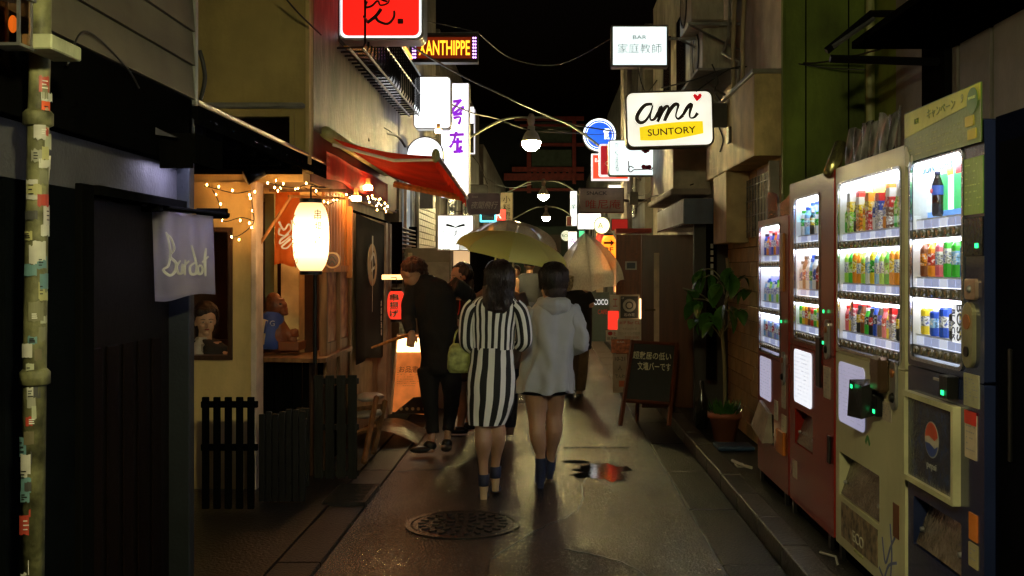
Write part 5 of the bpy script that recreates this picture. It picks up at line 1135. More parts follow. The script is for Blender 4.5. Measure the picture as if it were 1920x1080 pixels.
# 4: dark blue
t, f, W = vend('nearest vending machine, dark blue with a framed emblem poster and green campaign board', 4.06, 3.34, bluep, (.035, .535, .995, 1.745), .96, (.06, .52, .27, .46),
    [dict(v=1.535, n=6, prods=None, ads=[(.10, .20, .02, .16, (.1, .65, .2)), (.26, .36, .01, .17, (.08, .6, .2)), (.19, .25, .15, .18, YEL), (.28, .36, .15, .18, RED), (.40, .49, .03, .12, (.4, .6, .95)), (.0, .5, .0, .022, (.15, .35, .8))]),
     dict(v=1.312, n=6, prods=[('bottle', BRN, ORG, BLK), ('bottle', ORG, RED, WHT), ('bottle', PNK, WHT, ORG), ('bottle', GRN, WHT, GRN), ('bottle', GRN, LBL, WHT), ('bottle', BLU, LBL, WHT)], m=6, s=.95),
     dict(v=1.09, n=6, prods=[('can', YEL, WHT, WHT), ('can', BLU, LBL, WHT), ('can', BLU, WHT, WHT), ('can', BLK, WHT, WHT)], m=5, ads=[(.05, .28, .12, .15, RED)])], ('pale_blue_back', (.80, .88, 1)), 1.05)
F4 = f
text(f, 'SUNTORY', .28, 1.715, .035, em('cyan_print', (.10, .45, .65), .6), t, wd=.30, w=-.010)
c = f.p(.20, 1.535, -.04); o = link('display_bottle', mats_mesh('display_bottle', [(B().lathe(c, [(.017, 0), (.021, .01), (.020, .05), (.021, .08)], 12), cm((.02, .008, .005), .15)), (B().lathe(c, [(.0214, .08), (.0214, .115)], 12, caps=False), em('product_label_blue', (.05, .12, .55), .5)), (B().lathe(c, [(.021, .115), (.010, .15), (.009, .155)], 12), cm((.02, .008, .005), .15)), (B().lathe(c, [(.011, .155), (.011, .168)], 10), cm((.03, .03, .1)))]), None, t, True)
B().pr(f, circ(.009, 12, .20, 1.63), -.018, -.015).out('label_emblem', em('label_red', (.8, .05, .05), .6), t)
text(f, 'BOSS', .50-.02, 1.15, .05, cm((.05, .04, .04)), t, wd=.13, w=-.0105, rot=-PI/2, bold=.01); text(f, 'BLACK', .425, 1.14, .03, cm((.03, .03, .1)), t, wd=.11, w=-.0105, rot=-PI/2, bold=.01)
B().fb(f, .40, .515, 1.075, 1.23, -.020, -.016).out('advert_card', em('white_card', (1, 1, 1), .8), t)
sheetp(t, f, .55, .70, 1.52, 1.71, mat('green_sticker', (.12, .28, .03), .4), 'green_label', .003, .003, 7, cm((.3, .5, .12)))
B().fb(f, .55, .70, 1.38, 1.51, 0, .004, .002).out('dark_display', mat('black_glass', (.01, .01, .012), .08), t); led(t, f, .655, 1.415, w=.004)
B().pr(f, rr(.09, .07, .012, 4, .615, 1.27), 0, .012, .003).out('coin_plate', mat('rose_plate', (.42, .30, .24), .3, .6), t); B().lathe(f.p(.615, 1.27, .012), [(.014, 0), (.008, .01)], 12, f.N).out('key_lock', steel, t)
B().pr(f, rr(.085, .22, .04, 6, .60, 1.115), 0, .014, .004).out('coin_plate', mat('khaki_plate', (.38, .36, .22), .3, .6), t); B().pr(f, circ(.026, 16, .60, 1.16), .014, .018).out('coin_slot', cm((.30, .10, .03), .3), t); B().pr(f, circ(.018, 16, .60, 1.06), .014, .02).out('coin_return', black, t)
sheetp(t, f, .545, .67, .875, .985, cm((.30, .29, .20)), ln=7); sheetp(t, f, .555, .65, .70, .80+.05, cm((.42, .34, .26)), ln=6); B().fb(f, .555, .65, .815, .86, .003, .005).out('red_label', redink, t)
sheetp(t, f, .585, .66, .34, .42, cm((.33, .28, .16)), ln=3); B().fb(f, .59, .655, .43, .52, 0, .004).out('orange_label', MC['orange_sticker'], t)
B().fb(f, .42, .50, .885, .965, 0, .04, .004).out('keypad', black, t); led(t, f, .46, .905, w=.042)
B().fb(f, .27, .34, .93, .94, 0, .004).out('slot_rim', alu, t)
pf = B(); pf.ring(f, rr(.50, .345, .004, 4, .265, .69), rr(.46, .305, .004, 4, .265, .69), .0, .028); pf.out('poster_frame', mat('pale_khaki_frame', (.42, .40, .25), .4), t)
sheetp(t, f, .035, .495, .537, .843, mat('wet_blue_poster', (.02, .03, .07), .12, var=.8, scale=14, bump=.3, bscale=60), 'poster', .003, .012, 0)
def cut(y0, y1): 
    R_ = .062; pts = []
    return R_
b = B(); Rl = .062; cx_, cy_ = .28, .71
top_ = [(cx_+Rl*math.cos(a), cy_+Rl*math.sin(a)) for a in [math.radians(q_) for q_ in range(15, 176, 10)]]+[(cx_-.02, cy_+.012), (cx_+.03, cy_+.0)]
b.pr(f, top_, .012, .014); b.out('emblem', cm((.45, .06, .03), .3), t)
b = B(); b.pr(f, [(cx_+Rl*math.cos(a), cy_+Rl*math.sin(a)) for a in [math.radians(q_) for q_ in range(195, 346, 10)]]+[(cx_+.03, cy_-.03), (cx_-.02, cy_-.015)], .012, .014); b.out('emblem', cm((.02, .05, .25), .3), t)
B().pr(f, circ(Rl+.005, 28, cx_, cy_), .0115, .0130).out('emblem', cm((.40, .38, .34), .3), t)
text(f, 'pepsi', cx_, cy_-.10, .03, cm((.3, .3, .28)), t, wd=.09, w=.0125)
# campaign board on top
cb = thing('campaign_board', 'yellow green campaign board standing on top of the nearest vending machine', 'sign', f.p(.36, 1.755, .01))
fcb = Fr(f.p(.36, 1.85, .012), (0, -1, 0))
B().pr(fcb, rr(.715, .195, .006, 3), 0, .004).out('board', mat('olive_green_print', (.07, .14, .02), .4, var=.2), cb)
B().pr(fcb, [(-.352, .0), (.352, .04), (.352, .094), (-.352, .094)], .004, .0055).out('yellow_panel', mat('yellow_green_print', (.36, .38, .01), .4), cb)
text(fcb, 'キャンペーン', .02, .058, .036, cm((.10, .16, .02)), cb, wd=.26, w=.0055); text(fcb, '毎週', -.22, .05, .022, cm((.1, .16, .02)), cb, w=.0055); text(fcb, '9', .21, .066, .03, cm((.2, .25, .1)), cb, w=.0055)
B().pr(fcb, circ(.043, 24, .295, .045), .006, .0075).out('badge', cm((.06, .16, .04), .4), cb); text(fcb, 'SUNTORY', .295, .055, .010, cm((.4, .5, .2)), cb, wd=.06, w=.0078)
lines(cb, fcb, -.30, .2, -.085, -.005, 4, cm((.25, .32, .08)), .004)
for u, v in ((.27, -.02), (.29, -.065)): B().pr(fcb, rr(.07, .035, .005, 3, u, v), .004, .007).out('ticket_print', cm((.40, .34, .03)), cb)
b = B()
for u, v, r_ in ((-.33, -.06, .02), (-.315, -.085, .022), (-.335, -.09, .014), (-.27, -.09, .012)): b.pr(fcb, circ(r_, 12, u, v, ry=r_*1.4), .005, .006+r_*.05)
b.out('torn_patch', paper, cb)
# unlit navy cabinet at the right edge
ucb = thing('dark_cabinet', 'unlit dark navy cabinet at the right edge next to the blue machine', 'cabinet', (1.8, 2.9, .085))
B().bx(1.45, 2.1, 2.2, 3.325, .086, 1.99, .01, 2).out('body', mat('navy_cabinet', (.002, .0025, .008), .6, spec=.0), ucb)
B().bx(1.444, 1.449, 2.3, 3.28, .2, 1.9).out('door', mat('black_cabinet_door', (.002, .002, .003), .6, spec=.0), ucb)
B().bx(1.436, 1.443, 3.18, 3.2, .9, 1.25, .002).out('handle', black, ucb)
# ---------------------------------------------------------------- lamp arches along the lane
archm = mat('grey_green_arch', (.30, .30, .24), .4, .5)
bulbE = em('lane_bulb', (1., .88, .42), 210, var=0); bulbF = em('first_lane_bulb', (1., .76, .30), 520, var=0); bulbN = em('near_lane_bulb', (1., .90, .44), 420, var=0)
def arch(label, d, cx, zb, span=(-1.45, 1.30), s=1.):
    z1 = zb+.33*s; t_ = thing('lamp_arch', label, 'street lamp', (cx, d, zb-.15), 'lamp arches spanning the lane')
    pts = [V((span[0], d, z1-.55)), V((cx-.75, d, z1-.22)), V((cx-.35, d, z1-.02)), V((cx, d, z1)), V((cx+.35, d, z1-.02)), V((cx+.75, d, z1-.25)), V((span[1], d, z1-.85))]
    B().tube(smooth(pts, 6), .017, 8).out('arch', archm, t_, True)
    B().lathe(V((cx, d, zb)), [(.025, .20), (.042, .24), (.05, .28), (.05, .34), (.03, .38)], 14).out('junction', mat('pink_grey_box', (.42, .34, .31), .5), t_, True)
    B().lathe(V((cx, d, zb)), [(.128, .005), (.118, .05), (.085, .12), (.05, .16), (.05, .215)], 24).out('housing', mat('pale_housing', (.55, .52, .46), .5), t_, True)
    B().lathe(V((cx, d, zb)), [(.128, .003), (.125, -.03), (.108, -.075), (.07, -.112), (.02, -.128)], 24).out('bulb', bulbE if d > 15 else bulbF if d > 5 else bulbN, t_, True)
    return t_
arch('nearest lamp arch in view with a big glowing bulb', 14, XX(996, 14), ZZ(266, 14))
arch('middle lamp arch with its bulb hanging below the first', 24, XX(1019, 24), ZZ(366, 24))
arch('farthest lamp arch with a small greenish bulb', 33, XX(1024, 33), ZZ(407, 33), (-1.3, 1.3))
arch('lamp arch over the camera lighting the near walls', 1.2, -.05, 2.75, (-1.6, 1.6))
# overhead cables
def cab(label, pts, r=.010): return cable('overhead_cable', label, [P(a, b_, d) for a, b_, d in pts], r, wire)
cab('long black overhead cable sagging from the red sign across to the ami sign', [(620, -30, 8), (735, 62, 9.5), (850, 133, 11), (925, 170, 12), (1000, 205, 13), (1070, 232, 14), (1150, 246, 15)], .011)
cab('thick black cable drooping down the grey mortar wall at left', [(585, -20, 7.2), (600, 30, 7.4), (612, 80, 7.7), (640, 158, 8.4), (672, 190, 9.0), (690, 205, 9.6), (715, 245, 10.2), (745, 255, 10.8), (760, 275, 11)], .014)
cab('thinner cable following the thick one down the mortar wall', [(590, 0, 7.3), (612, 70, 7.7), (650, 150, 8.6), (682, 200, 9.3), (700, 225, 9.8), (735, 248, 10.5)], .006)
cab('cable branch hooking down behind the awning roller', [(682, 197, 9.2), (682, 230, 9.3), (692, 265, 9.3)], .007)
cab('thin cable crossing in front of the yellow wall top corner', [(530, -10, 6.4), (560, 25, 6.6), (602, 65, 6.9)], .006)
cab('thin looping cable left of the red sign', [(582, 40, 7.5), (600, 38, 7.6), (620, 38, 7.8), (632, 28, 8)], .005)
cab('low sagging cable from the violet sign toward the round blue sign', [(845, 195, 12), (890, 213, 13), (930, 222, 13.6), (1000, 245, 14), (1100, 250, 15), (1160, 252, 15)], .009)
cab('slim cable from the LED sign top to the dark building', [(790, 38, 12.5), (840, 48, 13), (885, 58, 13.4)], .006)
cab('black hose hanging beside the white corner trim', [(374, 95, 4.75), (381, 120, 4.75), (384, 150, 4.78), (376, 188, 4.8)], .010)
cab('dangling wire pair under the far left eaves', [(886, 292, 16), (900, 312, 16), (914, 345, 16)], .008)
for lab, pts in (('thin cable running up the pale corner of the beige building', [(1478, 0, 7.1), (1474, 60, 7.1), (1476, 118, 7.1)]), ('cable slung below the first lamp arch toward the blue disc', [(1002, 236, 14), (1050, 246, 14), (1100, 252, 14.5), (1160, 250, 15)]), ('cable crossing the dark sky from the LED sign to the BAR light box', [(895, 60, 11.2), (960, 110, 13), (1050, 120, 13), (1150, 70, 12.2)]),
    ('cable hanging in a loop under the BAR light box', [(1196, 126, 12), (1204, 160, 12), (1214, 172, 12), (1232, 150, 12)]), ('cable dropping behind the rose sign to the SNACK board', [(1222, 330, 12), (1230, 350, 12.4), (1205, 366, 12.8), (1176, 362, 13)]), ('cable bundle sagging over the box awning', [(1180, 400, 13), (1215, 372, 12), (1250, 362, 11), (1300, 345, 10)]),
    ('wire strung from the second lamp arch to the left wall', [(905, 330, 22), (950, 352, 23), (1000, 345, 24)]), ('cable running along the left wall above the louvred box', [(742, 395, 11), (760, 388, 12), (790, 392, 13), (815, 400, 14)]), ('cable hooked under the violet sign', [(838, 372, 13.4), (846, 392, 13.4), (866, 396, 13.4), (880, 380, 13.4)])):
    cab(lab, pts, .006)
# small boxes and pipes fixed to the walls further down
for i, (px_, py_, d_, w_, h_) in enumerate(((800, 372, 12.2, .16, .24), (1188, 372, 12.6, .10, .16), (1262, 188, 9.8, .10, .14))):
    c = P(px_, py_, d_); o = B().bx(c.x-w_/2, c.x+w_/2, d_-.06, d_+.04, c.z-h_/2, c.z+h_/2, .006).out('meter_box', mat('grey_meter_box', (.22, .22, .2), .5, dirt=.5)); tag(o, ['grey meter box on the left wall by the white brickwork', 'small meter box beside the SNACK board', 'small dark box behind the ami sign corner'][i], 'meter box')
# ---------------------------------------------------------------- far left and right buildings
dk1 = mat('dark_mortar_wall', (.10, .095, .085), .7, var=.4, scale=3, dirt=.5)
def block(label, x0, x1, y0, y1, z1, m_, wins=(), nm='dark_building'):
    t_ = thing(nm, label, 'building', ((x0+x1)/2, (y0+y1)/2, 0)); B().bx(x0, x1, y0, y1, .0, z1).out('wall', m_, t_)
    fx = x1 if x0 < 0 else x0; sg = 1 if x0 < 0 else -1
    for (ya, yb_, za, zb, em_) in wins:
        a, b_ = sorted((fx+sg*.004, fx+sg*.02)); wn = B().bx(a, b_, ya, yb_, za, zb).out('window', em_ or MC['dark_window'], t_)
        c, d_ = sorted((fx+sg*.018, fx+sg*.05))
        B().bx(c, d_, ya-.03, ya, za-.03, zb+.03).bx(c, d_, yb_, yb_+.03, za-.03, zb+.03).bx(c, d_, ya, yb_, za-.04, za).bx(c, d_, ya, yb_, zb, zb+.03).out('window_frame', alu, wn)
    return t_
whb = mat('white_glazed_brick', (.50, .50, .48), .3, var=.2, bump=.2)
b3 = block('grey building with white brickwork and pale windows past the awning', -5, X1, 11.25, 15.0, 5.5, mat('grey_mortar_left', (.25, .24, .22), .6, dirt=.5), [(11.5, 12.0, 1.75, 2.5, em('pale_lit_window', (.75, .9, 1), .18)), (12.15, 12.6, 1.6, 2.5, None)])
bk = B(); bk.bx(0, .02, -.115, .115, -.036, .036, .003); mb_ = bpy.data.meshes.new('brick'); bk.bm.to_mesh(mb_); bk.bm.free(); mb_.materials.append(whb)
for r_ in range(14):
    for c_ in range(8):
        o = bpy.data.objects.new('brick', mb_); COL.objects.link(o); o.parent = b3; o.location = V((X1+.001, 12.85+c_*.24+(.12 if r_ % 2 else 0), 1.6+r_*.08))-b3.location
block('dark left building behind the violet sign', -5, -1.55, 15.05, 24, 5.0, dk1, [(16, 17.5, 2.2, 3.2, None), (19, 20.5, 2.2, 3.2, None), (17, 18, .9, 1.9, em('warm_window', (1, .5, .2), 1.4))])
block('dark left building at the far end of the lane', -5, -1.45, 24.05, 37, 4.4, dk1, [(26, 28, 2.2, 3.2, None), (30, 32, 1.0, 2.0, MC['warm_window'])])
block('dark right building behind the BAR light box', 1.5, 5, 15.55, 25, 5.2, dk1, [(17, 18.5, 2.4, 3.4, None), (20, 22, 1.0, 2.1, em('warm_window2', (1, .34, .10), 2.4))])
block('dark right building at the far end of the lane', 1.45, 5, 25.05, 37, 4.6, dk1, [(27, 29, 1.0, 2.0, MC['warm_window2']), (31, 33, 2.2, 3.0, None)])
# red framed gallery at the end
rg = thing('red_gallery', 'dark red timber gallery with pale panels closing the far end of the lane', 'building', (0, 38.5, 0))
rdw = mat('deep_red_timber', (.30, .025, .015), .5, var=.3); palep = mat('pale_green_panel', (.10, .13, .09), .8, var=.2)
d_ = 38.0
B().bx(-4, 4, 38.4, 38.6, 0, 6.9).out('wall', mat('black_far_wall', (.006, .008, .007), .8), rg)
def rbx(x0, y0, x1, y1, m_, nm, dy=0): B().bx(XX(x0, d_), XX(x1, d_), d_+dy, d_+.12+dy, ZZ(y1, d_), ZZ(y0, d_)).out(nm, m_, rg)
for q_ in ((997, 228, 1072, 240), (997, 242, 1072, 268), (997, 280, 1072, 312), (998, 340, 1060, 352)): rbx(*q_, palep, 'panel', .14)
for q_ in ((988, 225, 996, 362), (1073, 225, 1080, 345)): rbx(*q_, rdw, 'post', -.13)
for q_ in ((965, 218, 1095, 226), (975, 233, 1095, 237), (975, 268, 1095, 274), (960, 313, 1095, 322), (945, 325, 1095, 338), (955, 353, 1075, 358)): rbx(*q_, rdw, 'beam')
for i in range(7): rbx(1000+i*11, 314, 1006+i*11, 337, rdw, 'bracket', -.05)
B().bx(-1.5, 1.5, 36.9, 37.0, 0, 3.0).out('far_wall', mat('dark_green_far_wall', (.012, .03, .02), .7), rg)
o = B().bx(XX(982, 30), XX(1052, 30), 30, 30.1, 0, ZZ(440, 30)).out('grey_wall_panel', mat('far_grey', (.06, .07, .065), .7)); tag(o, 'dark grey wall panel under the farthest lamp', 'wall')
# left midground: grey shutter, lit doorway, machine
gs = thing('storage_cabinet', 'tall grey steel cabinet behind the man in black', 'cabinet', (-1.2, 11, 0))
B().bx(XX(758, 11), XX(845, 11), 11, 11.12, .0, ZZ(465, 11), .006).out('panel', mat('grey_green_steel', (.26, .25, .19), .5, var=.15, dirt=.3), gs)
B().bx(XX(790, 11), XX(842, 11), 10.985, 10.998, ZZ(640, 11), ZZ(492, 11), .002).out('notice', cm((.34, .33, .27)), gs)
B().bx(XX(765, 11), XX(773, 11), 10.985, 10.998, ZZ(500, 11), ZZ(474, 11), .002).out('tag', cm((.7, .6, .35)), gs)
ld = thing('lit_doorway', 'warm lit narrow doorway left of the woman with the red necklace', 'doorway', (-.95, 11.6, 0))
B().bx(XX(849, 11.5), XX(880, 11.5), 11.5, 11.56, .0, ZZ(470, 11.5)).out('glow_panel', em('cream_door_glow', (1, .62, .30), .62), ld)
B().bx(XX(844, 11.4), XX(849, 11.4), 11.4, 11.6, .0, ZZ(466, 11.4)).out('post', darkwood, ld)
B().bx(XX(881, 11.6), XX(940, 11.6), 11.6, 11.7, .0, ZZ(470, 11.6)).out('dark_panel', matte, ld)
# menu stand beside the man
ms = thing('menu_stand', 'lit orange menu poster stand leaning at the feet of the man in black', 'sign', P(768, 775, 9.9))
def msp(px_, py_, dy=0): return P(px_, py_, 9.9-(py_-630)*-.0+dy)
b = B(); b.hexa([msp(733, 772), msp(803, 778), msp(803, 778, .04), msp(733, 772, .04), msp(745, 632), msp(803, 632), msp(803, 632, .04), msp(745, 632, .04)])
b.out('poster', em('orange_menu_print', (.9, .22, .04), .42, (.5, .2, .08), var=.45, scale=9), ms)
fm_ = Fr(P(772, 700, 9.89))
b = B(); b.tube([msp(733, 776), msp(745, 628)], .012, 4).tube([msp(745, 628), msp(803, 628)], .012, 4); b.out('frame', cm((.7, .55, .4), .4), ms)
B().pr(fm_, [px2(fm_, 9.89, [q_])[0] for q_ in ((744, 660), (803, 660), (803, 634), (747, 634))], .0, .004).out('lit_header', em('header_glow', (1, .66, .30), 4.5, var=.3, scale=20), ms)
lines(ms, fm_, -.14, .12, -.13, .02, 7, cm((.25, .12, .05)), .003)
text(fm_, 'お品書き', .0, .04, .06, cm((.15, .05, .02)), ms); 
B().pr(fm_, [px2(fm_, 9.89, [q_])[0] for q_ in ((738, 775), (803, 776), (803, 742), (775, 745))], .002, .006).out('dark_photo', cm((.03, .015, .01), .3), ms)
for i in range(5): B().pr(fm_, circ(.016, 12, -.10+i*.055, -.34), .006, .009).out('dish_photo', cm((.5, .3, .15), .5), ms)
# gorilla statue in a varsity jacket
gt = thing('gorilla_statue', 'brown gorilla statue in a blue and cream varsity jacket on the counter', 'statue', P(520, 656, 7.62))
gd = 7.62; gm = mat('carved_brown_lacquer', (.17, .055, .02), .42, var=.5, scale=8, bump=.7, bscale=45)
def gp(a, b_, dy=0): return P(a, b_, gd+dy)
u = gd/F
b = B()
b.ell(gp(515, 572), 19*u, 18*u, 20*u); b.ell(gp(526, 574), 13*u, 13*u, 12*u); b.ell(gp(531, 582), 9*u, 11*u, 9*u); b.ell(gp(521, 562), 13*u, 13*u, 5*u); b.ell(gp(513, 560), 14*u, 12*u, 12*u)
b.ell(gp(500, 574), 4*u, 4*u, 6*u)
b.ell(gp(517, 628), 24*u, 24*u, 34*u)
b.tube([gp(524, 605), gp(538, 625), gp(545, 632)], [10*u, 9*u, 8*u], 10); b.ell(gp(551, 624), 9*u, 8*u, 8*u); b.ell(gp(549, 638), 9*u, 8*u, 7*u)
b.ell(gp(534, 588), 7*u, 9*u, 4*u); b.ell(gp(536, 579), 4*u, 7*u, 3*u); b.ell(gp(508, 590), 16*u, 15*u, 10*u)
for k in range(4): b.tube([gp(552+k*2, 617+k*4), gp(559, 620+k*4)], 2.6*u, 6)
def fuse(b, vox, sm=2, name='x'):
    me = bpy.data.meshes.new(name); bmesh.ops.recalc_face_normals(b.bm, faces=b.bm.faces[:]); b.bm.to_mesh(me); b.bm.free()
    o = bpy.data.objects.new('fuse_tmp', me); COL.objects.link(o)
    md = o.modifiers.new('r', 'REMESH'); md.mode = 'VOXEL'; md.voxel_size = vox
    if sm: m2 = o.modifiers.new('s', 'SMOOTH'); m2.iterations = sm; m2.factor = .5
    dg = bpy.context.evaluated_depsgraph_get(); r = bpy.data.meshes.new_from_object(o.evaluated_get(dg))
    bpy.data.objects.remove(o); bpy.data.meshes.remove(me); r.name = name; return r
link('body', fuse(b, .006, 2, 'body'), gm, gt, True)
b = B()
for dy in (-1, 1): b.ell(gp(526, 570, dy*.02-.03), 2.4*u, 2.4*u, 2.2*u)
b.out('eye', ink, gt)
jm = mat('blue_jacket', (.02, .06, .32), .6, sheen=.3); jc = mat('cream_sleeve', (.62, .52, .34), .5, bump=.2)
b = B(); b.loft([[gp(0, 0)*0+V((gp(cx_, y_).x+rx*u*math.cos(2*PI*k/24), gd+ry*u*math.sin(2*PI*k/24), gp(cx_, y_).z)) for k in range(24)] for cx_, y_, rx, ry in ((511, 584, 13, 15), (509, 592, 22, 22), (507, 612, 27, 27), (507, 635, 28, 28), (507, 653, 28, 28))])
for v in b.bm.verts: v.co += V((1, 0, 0))*.006*noise.noise(v.co*18)
b.out('jacket', jm, gt, True)
b = B(); b.tube([gp(497, 600, -.07), gp(490, 620, -.09), gp(492, 645, -.08)], [10*u, 11*u, 9*u], 12); b.out('sleeve', jc, gt, True)
b = B(); b.tube([gp(486, 606, -.115), gp(482, 628, -.125), gp(484, 648, -.115)], [2.4*u]*3, 6); b.tube([gp(500, 602, -.115), gp(496, 625, -.13)], 2*u, 6); b.out('sleeve_stripe', jm, gt, True)
fj = Fr(gp(516, 612, -.20)); text(Fr(V((gp(517, 605).x, gd-.096, gp(517, 605).z))), 'G', 0, 0, .04, cm((.4, .42, .55)), gt)
B().bx(gp(528, 0).x, gp(566, 0).x, gd-.10, gd+.12, ZZ(656, gd), ZZ(640, gd), .004).out('plinth', cm((.20, .07, .03), .4), gt)
# ---------------------------------------------------------------- umbrellas
def umbrella(name, label, apex, r, h, axis, m_, n=8, scallop=.03, handle=None, ribm=None, cat='umbrella', droop=1.6):
    t_ = thing(name, label, cat, apex); ax = V(axis).normalized(); a_ = ax.orthogonal().normalized(); b_ = ax.cross(a_); base = apex
    def pt(ang, k):
        sc_ = 1
        return base-ax*h*(k**droop)+(a_*math.cos(ang)+b_*math.sin(ang))*r*math.sin(k*PI/2)**1.0*sc_
    sh = []
    for i in range(n):                              # one cloth panel between each pair of ribs
        a0 = 2*PI*i/n; a1 = 2*PI*(i+1)/n
        def pf(a, k, a0=a0, a1=a1):
            k = max(k, .015); p0, p1 = pt(a0, k), pt(a1, k); q = p0.lerp(p1, a); sag = 4*a*(1-a)
            return q+(apex-ax*h*.4-q)*(.03+.02*k)*sag*(1 if k > .1 else 0)+(q-(apex-ax*(q-apex).dot(-ax))).normalized()*0
        B().sheet(pf, 6, 10).out('panel', m_, t_, True)
    for i in range(n):
        ang = 2*PI*i/n; ro = B().tube([pt(ang, k/6)-ax*.006 for k in range(7)], .003, 4).out('rib', ribm or steel, t_)
    B().tube([apex+ax*.05, apex], [.004, .008], 8).out('ferrule', ribm or steel, t_)
    if handle: B().tube([apex]+handle, .006, 8).out('shaft', ribm or steel, t_, True)
    return t_
yl = translucent('yellow_umbrella_cloth', (1, .98, .34), .62, var=.06, weave=400)
ua = P(968, 436, 7.3)
umbrella('yellow_umbrella', 'yellow umbrella shared by the two women walking away', ua, .40, .17, (.22, -.12, 1), yl, 8, .03, [ua-V((.025, -.0, .25)), V((-.245, 7.15, 1.05))], alu)
o = cable('umbrella_strap', None, [P(930, 478, 6.95), P(928, 490, 6.95), P(922, 500, 6.95), P(916, 505, 6.95)], .006, yl); tag(o, 'loose yellow strap hanging from the yellow umbrella rim', 'strap')
clr = glass('clear_vinyl', (.93, .94, .90), .35, .08, .30, (1, .97, .9))
ub = P(952, 413, 9.0)
umbrella('clear_umbrella', 'clear vinyl umbrella just behind the yellow one', ub, .43, .26, (0, -.02, 1), clr, 8, .03, [V((ub.x+.01, 9.0, 1.3))], alu)
uc = P(1097, 436, 11.8)
umbrella('clear_umbrella', 'half closed clear umbrella held by the man in a black shirt', uc, .40, .60, (-.10, -.25, 1), glass('wet_clear_vinyl', (.85, .84, .80), .5, .12, .46, (1, .97, .92)), 8, .12, [V((uc.x+.07, 12.0, 1.30))], alu, droop=1.15)
# ---------------------------------------------------------------- people
skin = mat('skin_tone', (.42, .24, .15), .5, var=.08, scale=8, bump=.1, bscale=90); skin.node_tree.nodes['Principled BSDF'].inputs['Subsurface Weight'].default_value = .08
hairm = mat('dark_brown_hair', (.020, .010, .007), .35, var=.6, scale=6, bump=.8, bscale=40, stretch=(6, 6, .5)); hairr = mat('reddish_brown_hair', (.055, .018, .010), .38, var=.5, scale=6, bump=.8, bscale=40, stretch=(6, 6, .5))
def ell_ring(c, rx, ry, n=28, yaw=0, p=1., z=None):
    out = []
    for k in range(n):
        a = 2*PI*k/n; x = rx*math.copysign(abs(math.cos(a))**p, math.cos(a)); y = ry*math.copysign(abs(math.sin(a))**p, math.sin(a))
        out.append(V(c)+V((x*math.cos(yaw)-y*math.sin(yaw), x*math.sin(yaw)+y*math.cos(yaw), 0)))
    return out
def head(b, c, s, face, tilt=0):
    """s = head height; face = unit vector the face looks along"""
    f_ = V(face).normalized(); up = V((0, 0, 1)); up = (up-f_*up.dot(f_)).normalized(); r_ = f_.cross(up); c = V(c)
    R3 = Matrix((r_, f_, up)).transposed()
    g = lambda x, y, z: c+R3@V((x*s, y*s, z*s))
    b.ell(g(0, -.04, .08), .33*s, .40*s, .38*s, 20, 14, R3)
    b.ell(g(0, .06, -.14), .27*s, .30*s, .32*s, 18, 12, R3)
    b.ell(g(0, .20, -.36), .14*s, .13*s, .11*s, 12, 8, R3)
    b.ell(g(0, .385, -.12), .050*s, .085*s, .10*s, 10, 8, R3)
    b.ell(g(0, .345, -.235), .095*s, .04*s, .035*s, 10, 6, R3)
    for sx in (-1, 1):
        b.ell(g(sx*.335, -.03, -.06), .035*s, .07*s, .11*s, 10, 8, R3); b.ell(g(sx*.14, .26, -.12), .10*s, .08*s, .07*s, 10, 8, R3)
    return g, R3
def facebits(t_, g, R3, s):
    for sx in (-1, 1):
        o = B().ell(g(sx*.125, .335, .005), .052*s, .028*s, .020*s, 10, 6, R3).out('eye', cm((.55, .5, .46), .2), t_, True)
        B().ell(g(sx*.125, .36, .005), .022*s, .010*s, .020*s, 8, 6, R3).out('iris', ink, o, True)
        B().tube([g(sx*.05, .355, .085), g(sx*.13, .36, .105), g(sx*.21, .315, .085)], [.010*s, .013*s, .006*s], 6).out('eyebrow', hairm, t_)
    B().ell(g(0, .378, -.235), .082*s, .018*s, .024*s, 12, 6, R3).out('lips', cm((.35, .06, .05), .35), t_, True)
def strands(t_, c, rx, ry, rz, drop, m_, n=260, a0=0, a1=2*PI, seed=1, wav=.010):
    """separate locks lying over the hair mass"""
    random.seed(seed); b = B(); c = V(c)
    for i in range(n):
        a = random.uniform(a0, a1); k0 = random.uniform(.05, .55); dr = drop*random.uniform(.55, 1.); pts = []; sw = random.uniform(-.12, .12)
        for j in range(9):
            q = k0+(1.6-k0)*min(1, j/4.5); r_ = 1.02+random.uniform(0, .015); da = sw*j/8
            z = rz*math.cos(q) if j <= 4 else rz*math.cos(1.6)-dr*(j-4)/4
            h = math.sin(min(q, PI/2))*(1 if j <= 4 else 1-.12*(j-4)/4)
            pts.append(c+V((rx*h*r_*math.cos(a+da), ry*h*r_*math.sin(a+da), z))+V((noise.noise(V((i, j*.5, 1))), noise.noise(V((i, j*.5, 5))), 0))*wav)
        b.tube(pts, [.0015, .0026, .003, .003, .003, .0028, .0024, .0018, .0008], 3)
    b.out('strands', m_, t_, True, kind='stuff')
